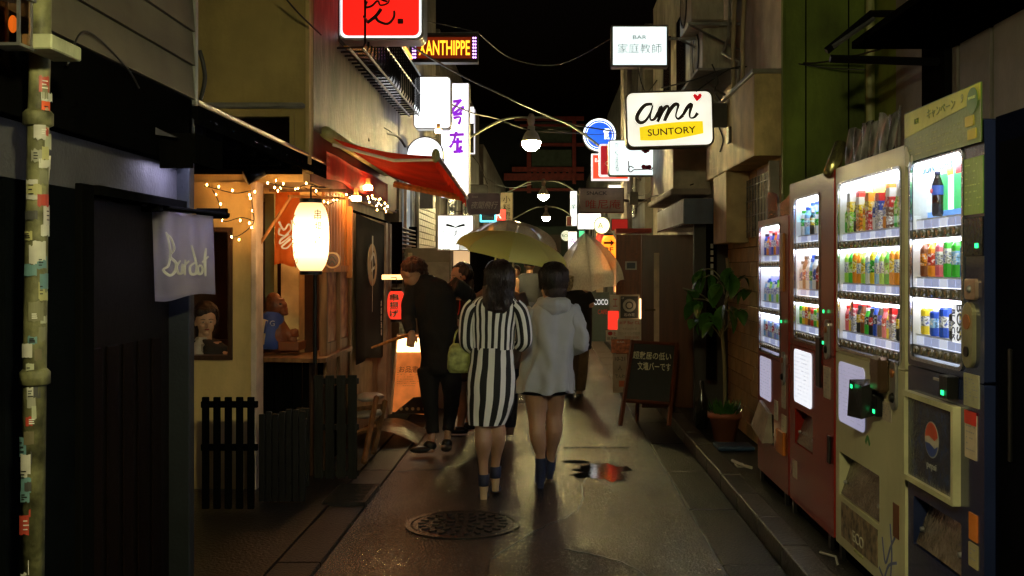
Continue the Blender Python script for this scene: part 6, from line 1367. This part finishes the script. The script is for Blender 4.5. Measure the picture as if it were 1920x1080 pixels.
def hand(b, wr, dirv, palmn, s=1., curl=.6, side=1):
    """palm and five separate fingers growing from the wrist"""
    d = V(dirv).normalized(); n = V(palmn); n = (n-d*n.dot(d)).normalized(); a = d.cross(n)
    wr = V(wr); k = .085*s
    b.loft([[wr+d*t*k+a*(math.cos(q)*w_*s)+n*(math.sin(q)*h_*s) for q in [2*PI*i/12 for i in range(12)]] for t, w_, h_ in ((-.3, .024, .018), (0, .027, .018), (.5, .037, .017), (1, .038, .014))])
    for i, (L, off) in enumerate(((.068, -.028), (.078, -.0095), (.072, .0095), (.056, .027))):
        p0 = wr+d*k*.85+a*off*s; p1 = wr+d*(k+.0)+a*off*s; ang = curl*.6; d1 = d*math.cos(ang)+n*math.sin(ang); p2 = p1+d1*L*.45*s; ang2 = curl*1.6; d2 = d*math.cos(ang2)+n*math.sin(ang2); p3 = p2+d2*L*.32*s; ang3 = curl*2.4; d3 = d*math.cos(ang3)+n*math.sin(ang3); p4 = p3+d3*L*.25*s
        b.tube([p0, p1, p2, p3, p4], [.0092*s, .0092*s, .0085*s, .008*s, .0062*s], 8)
    q0 = wr+d*k*.15-a*.022*s*side; q1 = q0-a*.022*s*side+d*.022*s+n*.008*s; q2 = q1+d*.026*s+n*.014*s-a*.004*s*side; q3 = q2+d*.018*s+n*.012*s
    b.tube([q0, q1, q2, q3], [.012*s, .011*s, .0095*s, .007*s], 8)
def torso(b, rings, yaw=0, n=28): b.loft([ell_ring(c, rx, ry, n, yaw) for c, rx, ry in rings])
def wrinkle(me, amp, sc_, seed=0, zs=.35):
    me.update(); nr = [v.normal.copy() for v in me.vertices]
    for v, q in zip(me.vertices, nr): v.co += q*amp*(noise.noise(V((v.co.x*sc_+seed, v.co.y*sc_, v.co.z*sc_*zs)))+.5*noise.noise(V((v.co.x*sc_*2.3, v.co.y*sc_*2.3+seed, v.co.z*sc_*1.2))))
def person(label, loc, group=None): return thing('person', label, 'person', loc, group)

# --- woman in the striped dress
d0 = 6.7; u = d0/F
def q0(px_, py_, dy=0): return P(px_, py_, d0+dy)
t = person('woman from behind in a black and white striped dress with long dark hair', q0(912, 935))
b = B(); g, R3 = head(b, q0(936, 520, .03), .215, (.25, 1, .0))
b.tube([q0(934, 535), q0(930, 572)], [.055, .06], 14)
torso(b, [(q0(928, 565), .10, .06), (q0(928, 590), .11, .065), (q0(926, 650), .11, .07), (q0(922, 700), .125, .09), (q0(922, 735), .13, .10)])
# legs
LA = [q0(904, 720), q0(905, 790, -.01), q0(906, 825, -.03), q0(906, 860, .0), q0(907, 893, .0)]
RA = [q0(930, 720), q0(930, 780, .03), q0(933, 812, .02), q0(931, 850, .07), q0(928, 878, .09)]
b.tube(smooth(LA, 4), [.075, .072, .068, .062, .055, .053, .052, .055, .057, .055, .050, .043, .036, .032, .030, .029, .030], 14)
b.tube(smooth(RA, 4), [.075, .072, .068, .062, .055, .053, .052, .055, .057, .055, .050, .043, .036, .032, .030, .029, .030], 14)
for (a, c_, s_) in ((q0(907, 893), q0(906, 925, .05), 0), (q0(928, 880, .09), q0(928, 910, .15), 0)): b.tube([a, a.lerp(c_, .5)+V((0, .03, -.01)), c_+V((0, .08, .0))], [.030, .034, .028], 12)
# arms: upper arm down, forearms forward
b.tube([q0(885, 580), q0(876, 615, .0), q0(876, 648, -.02), q0(885, 632, .20), q0(905, 610, .30)], [.045, .040, .035, .030, .022], 12); hand(b, q0(905, 610, .30), (.4, .5, .5), (.3, .2, -1), .9, .9, 1)
b.tube([q0(970, 580), q0(980, 612, .0), q0(979, 640, -.02), q0(968, 622, .22), q0(955, 598, .42)], [.045, .040, .035, .030, .022], 12); hand(b, q0(955, 600, .42), (-.1, .15, 1), (0, 1, 0), .9, 1.0, -1)
link('body', fuse(b, .0065, 2, 'body'), skin, t, True)
# dress with printed stripes
def stripes(name, n_, c1, c2, wid=.5):
    m, tr, bs = _new(name); N = tr.nodes; L = tr.links.new
    uv = N.new('ShaderNodeUVMap'); sp_ = N.new('ShaderNodeSeparateXYZ'); L(uv.outputs[0], sp_.inputs[0])
    a1 = N.new('ShaderNodeMath'); a1.operation = 'MULTIPLY'; a1.inputs[1].default_value = n_; L(sp_.outputs[0], a1.inputs[0])
    a2 = N.new('ShaderNodeMath'); a2.operation = 'FRACT'; L(a1.outputs[0], a2.inputs[0])
    a3 = N.new('ShaderNodeMath'); a3.operation = 'GREATER_THAN'; a3.inputs[1].default_value = wid; L(a2.outputs[0], a3.inputs[0])
    mx = N.new('ShaderNodeMixRGB'); L(a3.outputs[0], mx.inputs[0]); mx.inputs[1].default_value = (*c1, 1); mx.inputs[2].default_value = (*c2, 1); L(mx.outputs[0], bs.inputs['Base Color'])
    nz = N.new('ShaderNodeTexNoise'); nz.inputs['Scale'].default_value = 300; bp = N.new('ShaderNodeBump'); bp.inputs['Strength'].default_value = .2; bp.inputs['Distance'].default_value = .002; L(nz.outputs[0], bp.inputs['Height']); L(bp.outputs[0], bs.inputs['Normal'])
    bs.inputs['Roughness'].default_value = .75; MC[name] = m; return m
def uvloft(name, rings, m_, parent, rep=3, fold=0., fs=9., seed=1., off=0.):
    """smoothly interpolated loft with a UV that runs once round; rings of equal length"""
    n = len(rings[0]); R_ = []
    for i in range(len(rings)-1):
        for j in range(rep):
            t_ = j/rep; a, b_, c, d = rings[max(i-1, 0)], rings[i], rings[i+1], rings[min(i+2, len(rings)-1)]
            R_.append([.5*((2*b_[k])+(c[k]-a[k])*t_+(2*a[k]-5*b_[k]+4*c[k]-d[k])*t_*t_+(3*b_[k]-a[k]-3*c[k]+d[k])*t_**3) for k in range(n)])
    R_.append(rings[-1]); bm = bmesh.new(); uvl = bm.loops.layers.uv.new('UVMap')
    vs = []
    for r_ in R_:
        c = sum((V(p) for p in r_), V())/n; row = []
        for p in r_:
            w_ = (V(p)-c).normalized()*fold*(noise.noise(V((p[0]*fs+seed, p[1]*fs, p[2]*fs*.3)))+.6*noise.noise(V((p[0]*fs*2.1, p[1]*fs*2.1+seed, p[2]*fs))))
            row.append(bm.verts.new(V(p)+w_))
        vs.append(row)
    for j in range(len(vs)-1):
        for k in range(n):
            k2 = (k+1) % n; f_ = bm.faces.new((vs[j][k], vs[j][k2], vs[j+1][k2], vs[j+1][k])); f_.smooth = True
            for lp, (uu, vv) in zip(f_.loops, ((k, j), (k+1, j), (k+1, j+1), (k, j+1))): lp[uvl].uv = (uu/n+off, vv/len(vs))
    bm.normal_update(); me = bpy.data.meshes.new(name); bm.to_mesh(me); bm.free()
    return link(name, me, m_, parent)
wc_, bc_ = (.85, .84, .80), (.010, .010, .011)
s_top = stripes('narrow_striped_cloth', 21, wc_, bc_, .54); s_bot = stripes('wide_striped_cloth', 11, wc_, bc_, .5); s_slv = stripes('striped_sleeve_cloth', 7, wc_, bc_, .5)
N_ = 60
uvloft('dress_top', [ell_ring(q0(930, 553), .055, .055, N_), ell_ring(q0(929, 560), .13, .07, N_, p=.9), ell_ring(q0(928, 575), .157, .085, N_, p=.92), ell_ring(q0(926, 605), .152, .10, N_), ell_ring(q0(925, 635), .142, .10, N_), ell_ring(q0(924, 655), .140, .10, N_)], s_top, t, 4, .009, 14)
uvloft('dress_skirt', [ell_ring(q0(924, 651), .137, .098, N_), ell_ring(q0(923, 680), .142, .108, N_), ell_ring(q0(921, 715), .158, .125, N_), ell_ring(q0(920, 745), .155, .122, N_), ell_ring(q0(916, 775, .01), .140, .112, N_), ell_ring([*q0(913, 795, .01)], .118, .105, N_)], s_bot, t, 4, .012, 12)
me = t.children[-1].data
for v in me.vertices:      # hem rises towards the right, leg strides forward
    k_ = max(0, min(1, (1.0-(v.co.z+t.location.z))/.5)); v.co.z += k_*(v.co.x)*.22
B().loft([ell_ring(q0(924, 653), .142, .102, 40), ell_ring(q0(924, 650), .144, .104, 40)]).out('waist_seam', s_top, t, True) if False else None
def tubering(pts, rad, n=24):
    b_ = B(); b_.tube(pts, rad, n, caps=False); b_.bm.verts.ensure_lookup_table(); vs = [v.co.copy() for v in b_.bm.verts]; b_.bm.free(); return [vs[i:i+n] for i in range(0, len(vs), n)]
uvloft('sleeve', tubering([q0(893, 572, .0), q0(882, 585), q0(876, 615), q0(877, 645, -.01), q0(884, 650, .03)], [.056, .058, .055, .052, .048]), s_slv, t, 4, .006, 14)
uvloft('sleeve', tubering([q0(963, 572, .0), q0(974, 585), q0(981, 612), q0(982, 640, -.01), q0(974, 648, .03)], [.056, .058, .055, .052, .048]), s_slv, t, 4, .006, 14)
b = B(); b.ell(q0(937, 518, -.0), .092, .105, .112); b.loft([ell_ring(q0(936, 520, -.015), .095, .085, 24), ell_ring(q0(934, 545, -.045), .098, .060, 24), ell_ring(q0(933, 568, -.065), .098, .045, 24), ell_ring(q0(932, 580, -.075), .080, .030, 24), ell_ring(q0(932, 588, -.075), .04, .012, 24)])
me = fuse(b, .007, 1, 'hair'); wrinkle(me, .012, 22, 3, .12); link('hair', me, hairm, t, True); strands(t, q0(937, 520, -.01), .098, .105, .115, .20, hairm, 380, PI, 2*PI, 4, .016)
def heel(a, toe, label=None):
    o = B(); o.loft([ell_ring(a+V((0, .0, .055)), .038, .042, 16), ell_ring(a+V((0, .005, .0)), .036, .045, 16), ell_ring(a+V((0, .01, -.02)), .036, .048, 16)]); o.ell(toe, .040, .085, .026, 14, 8)
    o = o.out('ankle_boot', mat('navy_suede', (.012, .016, .045), .7), t, True)
    B().loft([ell_ring(a+V((0, -.012, -.02)), .026, .022, 12), ell_ring(a+V((0, -.012, -.105)), .022, .019, 12)]).out('heel', mat('tan_heel', (.55, .38, .22), .4), o)
heel(q0(907, 905), q0(907, 931, .10)); heel(q0(929, 890, .09), q0(929, 916, .19))
hb = thing('handbag', 'pale green woven handbag on the arm of the woman in the striped dress', 'handbag', q0(860, 700))
hbm = mat('woven_green_leather', (.38, .42, .14), .5, var=.5, scale=22, bump=.8, bscale=50)
b = B(); b.loft([ell_ring(q0(861, 698, .06), .062, .05, 24, p=.6), ell_ring(q0(861, 690, .06), .078, .062, 24, p=.6), ell_ring(q0(861, 665, .06), .075, .058, 24, p=.6), ell_ring(q0(862, 650, .06), .066, .045, 24, p=.6), ell_ring(q0(863, 644, .06), .05, .02, 24, p=.6)]); b.out('bag', hbm, hb, True)
B().tube(smooth([q0(850, 648, .05), q0(856, 622, .05), q0(872, 615, .05), q0(876, 648, .06)], 5), .006, 6).out('handle', hbm, hb, True)

# --- woman in the grey hooded cardigan
d0 = 7.05
t = person('woman from behind in a grey hooded cardigan, black shorts and blue boots', q0(1018, 908))
b = B(); g, R3 = head(b, q0(1036, 527, .03), .215, (-.75, .65, -.05))
b.tube([q0(1034, 545), q0(1034, 580)], [.055, .062], 14)
torso(b, [(q0(1036, 570), .10, .05), (q0(1036, 600), .11, .055), (q0(1030, 660), .10, .055), (q0(1022, 715), .13, .09), (q0(1022, 735), .13, .10)])
b.tube(smooth([q0(1005, 722), q0(1007, 775, .0), q0(1008, 812, -.03), q0(1013, 850), q0(1014, 895)], 4), [.088, .084, .079, .072, .064, .060, .056, .056, .058, .056, .051, .044, .036, .033, .032, .031, .032], 14)
b.tube(smooth([q0(1038, 722), q0(1038, 770, .08), q0(1039, 805, .08), q0(1034, 842, .16), q0(1031, 876, .20)], 4), [.088, .084, .079, .072, .064, .060, .056, .056, .058, .056, .051, .044, .036, .033, .032, .031, .032], 14)
b.tube([q0(1002, 592), q0(990, 625, .05), q0(990, 640, .22), q0(1000, 620, .35)], [.038, .034, .030, .024], 12); hand(b, q0(1000, 620, .35), (-.1, .3, 1), (-.3, 1, 0), .9, .9, 1)
b.tube([q0(1068, 592), q0(1085, 630, .0), q0(1080, 650, .1), q0(1060, 655, .25)], [.038, .034, .032, .024], 12); hand(b, q0(1060, 655, .25), (-1, .3, 0), (0, .3, -1), .9, .6, -1)
link('body', fuse(b, .0065, 2, 'body'), skin, t, True)
b = B(); b.ell(q0(1038, 520, -.0), .098, .108, .108); b.ell(q0(1042, 545, -.01), .080, .075, .075)
me = fuse(b, .007, 1, 'hair'); wrinkle(me, .010, 22, 9, .15); link('hair', me, hairm, t, True); strands(t, q0(1038, 520, -.0), .101, .110, .110, .09, hairm, 300, 0, 2*PI, 5, .014)
gcl = mat('grey_jersey', (.38, .39, .40), .85, var=.10, scale=5, bump=.3, bscale=250, sheen=.3)
N_ = 56
def hem(rx, ry, c, amp=.0, n=N_): return [p+V(((p.x-c.x)*amp*math.sin(k*1.05), (p.y-c.y)*amp*math.sin(k*1.05+1), .012*math.sin(k*.55))) for k, p in enumerate(ell_ring(c, rx, ry, n))]
uvloft('cardigan', [ell_ring(q0(1036, 562), .08, .06, N_), ell_ring(q0(1037, 572), .145, .080, N_, p=.9), ell_ring(q0(1037, 590), .168, .10, N_, p=.9), ell_ring(q0(1034, 625), .160, .11, N_), hem(.160, .12, q0(1029, 665), .04), hem(.172, .135, q0(1022, 700), .08), hem(.188, .15, q0(1019, 722), .12), hem(.195, .155, q0(1018, 733), .14)], gcl, t, 4, .036, 11, 5)
uvloft('cardigan_sleeve', tubering([q0(1003, 582), q0(990, 600, .0), q0(984, 630, .05), q0(990, 648, .12)], [.056, .058, .054, .045]), gcl, t, 4, .022, 16)
uvloft('cardigan_sleeve', tubering([q0(1066, 580), q0(1080, 596), q0(1088, 625), q0(1087, 645, .0), q0(1079, 655, .1)], [.058, .062, .060, .056, .045]), gcl, t, 4, .024, 16)
b = B()
b.loft([ell_ring(q0(1037, 557, .0), .085, .075, 30), ell_ring(q0(1038, 562, -.03), .115, .085, 30), ell_ring(q0(1039, 572, -.06), .115, .07, 30), ell_ring(q0(1041, 583, -.075), .08, .045, 30), ell_ring(q0(1042, 590, -.08), .03, .02, 30)])
me = fuse(b, .008, 2, 'hood'); wrinkle(me, .014, 14, 2, 1.2); link('hood', me, gcl, t, True)
b = B(); b.loft([ell_ring(q0(1021, 715), .155, .115, 32), ell_ring(q0(1021, 738, .03), .165, .125, 32)], caps=False); b.out('shorts', mat('black_denim', (.012, .012, .013), .85), t, True)
bootm = mat('deep_blue_suede', (.006, .012, .045), .75, var=.3, bump=.3, bscale=80)
for (a, dy) in ((q0(1014, 868), 0), (q0(1031, 852, .20), .2)):
    b = B(); b.loft([ell_ring(a+V((0, 0, .035)), .040, .042, 18), ell_ring(a+V((0, 0, -.04)), .040, .045, 18), ell_ring(a+V((-.002, .01, -.10)), .040, .056, 18), ell_ring(a+V((-.004, .02, -.135)), .038, .062, 18)]); b.ell(a+V((-.004, .09, -.130)), .040, .09, .030, 14, 8); b.loft([ell_ring(a+V((-.002, -.025, -.12)), .028, .022, 12), ell_ring(a+V((-.002, -.025, -.17)), .022, .018, 12)])
    link('boot', fuse(b, .006, 1, 'boot'), bootm, t, True)

# --- man in black
d0 = 8.25
t = person('man in black stooping with his head bowed and holding a wooden pole', q0(812, 848))
b = B(); g, R3 = head(b, q0(772, 514, -.02), .235, (-.62, .35, -.55))
b.tube([q0(785, 522), q0(798, 540, .0)], [.060, .068], 14)
torso(b, [(q0(800, 533), .13, .09), (q0(812, 560), .150, .09), (q0(820, 610), .125, .08), (q0(824, 650), .110, .08), (q0(824, 690), .125, .09), (q0(824, 700), .10, .08)])
b.tube([q0(808, 842), q0(811, 792, .02)], [.026, .030], 10); b.tube([q0(838, 836, .06), q0(841, 785, .07)], [.026, .030], 10)
b.tube([q0(785, 548), q0(766, 595, -.05), q0(772, 628, -.18)], [.05, .04, .028], 12); hand(b, q0(772, 626, -.18), (-.1, -.3, -1), (.2, -1, .2), .95, 1.1, 1)
b.tube([q0(845, 545), q0(872, 555, .16), q0(866, 556, .36)], [.05, .035, .028], 12); hand(b, q0(866, 556, .36), (-.3, 1, 0), (-1, -.3, 0), .95, .5, -1)
b.ell(q0(803, 844, -.02), .05, .04, .02); b.ell(q0(836, 838, .06), .045, .07, .03)
link('body', fuse(b, .007, 2, 'body'), skin, t, True)
b = B(); b.ell(q0(776, 503, .0), .100, .112, .095); b.ell(q0(784, 512, .02), .075, .09, .085)
me = fuse(b, .007, 1, 'hair'); wrinkle(me, .016, 30, 3, .6); link('hair', me, hairr, t, True); strands(t, q0(777, 505, .0), .100, .110, .095, .03, hairr, 260, 0, 2*PI, 6, .020)
blc = mat('black_suit_cloth', (.004, .004, .0045), .85, var=.3, scale=5, bump=.3, bscale=120)
b = B(); torso(b, [(q0(795, 516, .0), .07, .06), (q0(803, 528), .155, .10), (q0(812, 550), .185, .12), (q0(820, 600), .165, .12), (q0(824, 645), .150, .11), (q0(825, 680), .155, .118), (q0(825, 694), .156, .12)], n=36)
b.tube([q0(780, 535), q0(768, 565, -.02), q0(765, 598, -.06), q0(771, 624, -.17)], [.075, .065, .056, .042], 18)
b.tube([q0(848, 535), q0(868, 545, .06), q0(880, 556, .16), q0(872, 557, .30)], [.075, .066, .058, .042], 18)
me = fuse(b, .008, 3, 'shirt'); wrinkle(me, .013, 12, 4, .7); link('shirt', me, blc, t, True)
b = B(); b.tube(smooth([q0(803, 690), q0(806, 745, .0), q0(810, 790, .02), q0(812, 812, .0)], 4), [.088, .086, .082, .076, .068, .063, .058, .055, .053, .051, .050, .049, .049], 18)
b.tube(smooth([q0(845, 690), q0(847, 745, .04), q0(842, 790, .08), q0(839, 808, .06)], 4), [.088, .086, .082, .076, .068, .063, .058, .055, .053, .051, .050, .049, .049], 18)
b.ell(q0(824, 690), .158, .118, .08)
me = fuse(b, .008, 2, 'trousers'); wrinkle(me, .006, 14, 8, .8); link('trousers', me, blc, t, True)
shoe = mat('black_leather', (.010, .010, .010), .3)
b = B(); b.ell(q0(806, 836, 0), .055, .05, .045); b.ell(q0(790, 843, -.04), .095, .045, .028, 16, 8, Matrix.Rotation(.3, 3, 'Z')); b.out('shoe', shoe, t, True)
b = B(); b.ell(q0(838, 832, .06), .045, .055, .045); b.ell(q0(837, 840, .0), .045, .095, .028); b.out('shoe', shoe, t, True)
wp = B(); wp.tube([P(697, 652, 7.75), P(735, 638, 7.95), P(778, 624, 8.12)], [.008, .013, .015], 10)
tag(wp.out('wooden_pole', warmwood, None, True), 'pale wooden pole in the left hand of the man in black', 'pole')

# --- woman with red necklace behind
d0 = 9.3
t = person('dark haired woman with a red necklace facing left behind the man in black', q0(868, 815))
b = B(); g, R3 = head(b, q0(862, 518), .225, (-.8, -.55, -.15)); b.tube([q0(864, 532), q0(866, 552)], [.05, .055], 12)
torso(b, [(q0(866, 548), .10, .07), (q0(867, 570), .14, .09), (q0(868, 620), .12, .09), (q0(869, 690), .14, .10)])
b.tube([q0(858, 565), q0(852, 600, -.05), q0(868, 612, -.22)], [.04, .034, .024], 10); hand(b, q0(868, 612, -.22), (1, -.3, .1), (0, 0, -1), .9, .6, 1)
b.tube(smooth([q0(862, 690), q0(862, 740), q0(866, 775), q0(862, 805)], 3), [.085, .08, .07, .06, .054, .052, .045, .036, .032, .032][:10], 12); b.tube(smooth([q0(880, 690), q0(880, 740, .05), q0(881, 775, .1), q0(878, 798, .1)], 3), [.085, .08, .07, .06, .054, .052, .045, .036, .032, .032], 12)
link('body', fuse(b, .0075, 2, 'body'), skin, t, True); facebits(t, g, R3, .225)
b = B(); b.ell(q0(867, 512, .03), .10, .105, .105); b.ell(q0(877, 535, .04), .055, .06, .10); me = fuse(b, .008, 1, 'hair'); wrinkle(me, .016, 24, 6, .3); link('hair', me, hairm, t, True)
b = B(); torso(b, [(q0(866, 545), .08, .07), (q0(867, 556), .15, .09), (q0(867, 600), .14, .11), (q0(868, 650), .14, .11), (q0(869, 700), .16, .12), (q0(869, 712), .16, .12)]); b.tube([q0(856, 558), q0(851, 580, -.02)], [.055, .05], 12); me = fuse(b, .009, 2, 'dress'); wrinkle(me, .01, 12, 2); link('dress', me, mat('black_dress', (.02, .015, .015), .8), t, True)
B().tube(smooth([q0(853, 548, -.08), q0(853, 575, -.13), q0(858, 590, -.135), q0(862, 575, -.13), q0(862, 550, -.1)], 5), .005, 6).out('necklace', redink, t, True)
for c in (q0(858, 808, -.05), q0(876, 800, .05)):
    o = B().ell(c, .10, .045, .04, 16, 8).out('sneaker', black, t, True); B().ell(c+V((0, 0, -.028)), .102, .047, .014, 16, 6).out('sole', cm((.5, .48, .45)), o, True)

# --- person under the clear umbrella
d0 = 9.0
t = person('person in a grey brown shirt under the clear umbrella, mostly hidden', q0(935, 800))
b = B(); g, R3 = head(b, q0(930, 515, .1), .22, (0, 1, 0)); b.tube([q0(930, 530, .1), q0(930, 550, .05)], .055, 12); torso(b, [(q0(930, 545), .12, .08), (q0(935, 570), .19, .11), (q0(938, 640), .16, .10), (q0(938, 700), .16, .11)])
for x_ in (920, 955): b.tube([q0(x_, 690), q0(x_, 750), q0(x_, 815)], [.08, .055, .04], 12)
b.tube([q0(975, 555), q0(984, 600), q0(960, 585, -.0+.2)], [.05, .042, .03], 12); hand(b, q0(957, 585, .2), (-.5, .2, .6), (0, 1, 0), 1, 1, 1); b.tube([q0(900, 555), q0(893, 600), q0(900, 640)], [.05, .042, .03], 12); hand(b, q0(900, 640), (0, 0, -1), (1, 0, 0), 1, .4, 1)
link('body', fuse(b, .008, 2, 'body'), skin, t, True)
b = B(); b.ell(q0(930, 508, .08), .10, .11, .10); link('hair', fuse(b, .009, 1, 'hair'), hairm, t, True)
b = B(); torso(b, [(q0(930, 538), .09, .07), (q0(934, 552), .20, .10), (q0(938, 600), .20, .13), (q0(938, 690), .18, .13)], n=30); b.tube([q0(970, 552), q0(985, 590)], [.07, .062], 14); b.tube([q0(902, 552), q0(893, 590)], [.07, .062], 14); me = fuse(b, .009, 3, 'shirt'); wrinkle(me, .012, 11, 7); link('shirt', me, mat('taupe_shirt', (.16, .12, .09), .85), t, True)
b = B(); 
for x_ in (920, 955): b.tube([q0(x_, 680), q0(x_, 750), q0(x_, 800)], [.095, .075, .06], 14)
link('trousers', fuse(b, .009, 1, 'trousers'), mat('dark_trousers', (.02, .02, .025), .85), t, True)

# --- man with half closed umbrella
d0 = 12.0
t = person('man in a black shirt and khaki trousers raising a half closed clear umbrella', q0(1068, 745))
b = B(); g, R3 = head(b, q0(1072, 522), .225, (.2, 1, 0)); b.tube([q0(1074, 535), q0(1075, 550)], .055, 12); torso(b, [(q0(1076, 548), .13, .08), (q0(1078, 565), .19, .11), (q0(1080, 610), .16, .11), (q0(1080, 650), .15, .11)])
b.tube([q0(1100, 556), q0(1110, 575, -.05), q0(1098, 548, -.02), q0(1094, 538, -.0)], [.05, .042, .034, .028], 12); hand(b, q0(1095, 540, 0), (-.2, 0, 1), (0, 1, 0), 1., 1., 1)
b.tube([q0(1055, 560), q0(1050, 595), q0(1056, 625)], [.05, .042, .03], 12); hand(b, q0(1056, 625), (0, 0, -1), (1, 0, 0), 1., .5, 1)
for x_, dy in ((1068, 0), (1086, .1)): b.tube([q0(x_, 690, dy), q0(x_, 738, dy)], [.05, .035], 10); b.ell(q0(x_, 742, dy+.05), .045, .11, .035)
link('body', fuse(b, .009, 2, 'body'), skin, t, True)
b = B(); b.ell(q0(1072, 516), .10, .11, .10); link('hair', fuse(b, .009, 1, 'hair'), hairm, t, True)
b = B(); torso(b, [(q0(1075, 543), .10, .08), (q0(1078, 552), .20, .11), (q0(1080, 610), .19, .14), (q0(1080, 655), .18, .13)], n=30); b.tube([q0(1098, 552), q0(1109, 570, -.03)], [.075, .065], 14); b.tube([q0(1058, 556), q0(1051, 585)], [.075, .065], 14); link('shirt', fuse(b, .01, 3, 'shirt'), blc, t, True)
b = B()
for x_, dy in ((1068, 0), (1088, .1)): b.tube([q0(x_, 650, dy), q0(x_, 695, dy), q0(x_-2, 732, dy)], [.11, .09, .07], 14)
link('trousers', fuse(b, .01, 1, 'trousers'), mat('khaki_trousers', (.14, .09, .05), .85), t, True)
for x_, dy in ((1068, 0), (1086, .1)): B().ell(q0(x_, 742, dy+.04), .052, .13, .042).out('shoe', shoe, t, True)
mk = B(); mk.lathe(P(1062, 545, 11.5), [(.05, 0), (.075, .05), (.085, .16), (.06, .17)], 14); tag(mk.out('patterned_bag', mat('leopard_cloth', (.30, .24, .14), .7, var=.8, scale=40), None, True), 'small patterned pouch beside the neck of the grey cardigan woman', 'bag')

# --- two small far people
def far_person(label, px_, d, topy, feety, shirt, bottom, faceit=False, ponytail=False):
    global d0
    d0 = d; s = (feety-topy)*d/F/1.65; t_ = person(label, q0(px_, feety))
    zz = lambda k: feety+(topy-feety)*k/1.65
    b = B(); g, R3 = head(b, q0(px_, zz(1.53)), .22*s, (.1, -1, 0) if faceit else (.1, 1, 0)); b.tube([q0(px_, zz(1.45)), q0(px_, zz(1.38))], .05*s, 10)
    torso(b, [(q0(px_, zz(1.40)), .13*s, .07*s), (q0(px_, zz(1.30)), .17*s, .10*s), (q0(px_, zz(1.1)), .13*s, .09*s), (q0(px_, zz(.9)), .16*s, .11*s)], n=20)
    off = .17*s*F/d
    for sx in (-1, 1):
        b.tube([q0(px_+sx*off, zz(1.33)), q0(px_+sx*off*1.35, zz(1.08)), q0(px_+sx*off*1.5, zz(.86), -.08)], [.045*s, .035*s, .026*s], 10); hand(b, q0(px_+sx*off*1.5, zz(.86), -.08), (0, -.1, -1), (0, -1, 0), s, .4, sx)
        b.tube([q0(px_+sx*off*.5, zz(.9)), q0(px_+sx*off*.5, zz(.48)), q0(px_+sx*off*.5, zz(.06))], [.085*s, .055*s, .038*s], 12); b.ell(q0(px_+sx*off*.5, zz(.03), -.03), .04*s, .10*s, .03*s)
    link('body', fuse(b, .009, 2, 'body'), skin, t_, True)
    if faceit: facebits(t_, g, R3, .22*s)
    b = B(); b.ell(q0(px_, zz(1.58), .03 if faceit else -.02), .095*s, .10*s, .09*s); link('hair', fuse(b, .009, 1, 'hair'), hairm, t_, True)
    B().loft([ell_ring(q0(px_, zz(1.41)), .10*s, .08*s, 24), ell_ring(q0(px_, zz(1.37)), .175*s, .10*s, 24), ell_ring(q0(px_, zz(1.1)), .15*s, .11*s, 24), ell_ring(q0(px_, zz(.9)), .175*s, .125*s, 24)]).out('shirt', shirt, t_, True)
    B().loft([ell_ring(q0(px_, zz(.98)), .165*s, .12*s, 24), ell_ring(q0(px_, zz(.9)), .18*s, .13*s, 24), ell_ring(q0(px_, zz(.6)), .18*s, .13*s, 24)]).out('shorts', bottom, t_, True)
    return t_
far_person('small far person in a grey tank top walking away between the women', 993, 15.5, 482, 690, mat('grey_tank', (.035, .04, .05), .8), mat('navy_skirt', (.015, .02, .04), .8))
far_person('small far person facing the camera between the two women', 967, 17.5, 498, 665, mat('orange_tee', (.35, .16, .06), .8), mat('dark_shorts', (.02, .02, .02), .8), True)

# --- woman in the window
d0 = 7.15
t = person('woman in a dark top with a white collar looking out of the bar window', q0(385, 700))
b = B(); g, R3 = head(b, q0(386, 603), .205, (.45, -1, -.02)); b.tube([q0(385, 618), q0(384, 645)], [.045, .05], 12); torso(b, [(q0(382, 640), .12, .07), (q0(380, 660), .18, .10), (q0(380, 720), .15, .10), (q0(380, 800), .15, .10)])
link('body', fuse(b, .005, 2, 'body'), mat('pale_skin', (.62, .40, .28), .45, var=.06), t, True); facebits(t, g, R3, .205)
b = B(); b.ell(q0(385, 584, .035), .086, .092, .076); b.ell(q0(380, 585, -.015), .06, .06, .045); b.ell(q0(388, 572, .05), .035, .04, .035); b.ell(q0(373, 610, .05), .03, .06, .09); b.ell(q0(401, 603, .045), .018, .05, .07); me = fuse(b, .006, 1, 'hair'); wrinkle(me, .006, 30, 6, .3); link('hair', me, hairm, t, True)
b = B(); torso(b, [(q0(382, 636), .09, .07), (q0(380, 650), .17, .10), (q0(378, 700), .20, .13), (q0(378, 800), .20, .13)], n=30); me = fuse(b, .008, 2, 'shirt'); wrinkle(me, .008, 16, 2); link('shirt', me, mat('dark_blouse', (.02, .018, .018), .8), t, True)
b = B(); b.loft([ell_ring(q0(379, 632, -.02), .040, .05, 20), ell_ring(q0(377, 645, -.04), .055, .07, 20), ell_ring(q0(374, 668, -.05), .07, .08, 20)]); me = fuse(b, .006, 2, 'collar'); wrinkle(me, .006, 26, 2); link('collar', me, mat('white_blouse', (.7, .68, .62), .8), t, True)
strands(t, q0(385, 590, .03), .088, .094, .08, .10, hairm, 200, -.2, PI+.2, 8, .008)
o = B().lathe(q0(383, 662, -.14), [(.012, 0), (.02, .02), (.02, .06)], 12).out('glass_cup', glass('tumbler', (.9, .9, .9), .4)); tag(o, 'small glass on the bar window sill before the woman', 'glass')
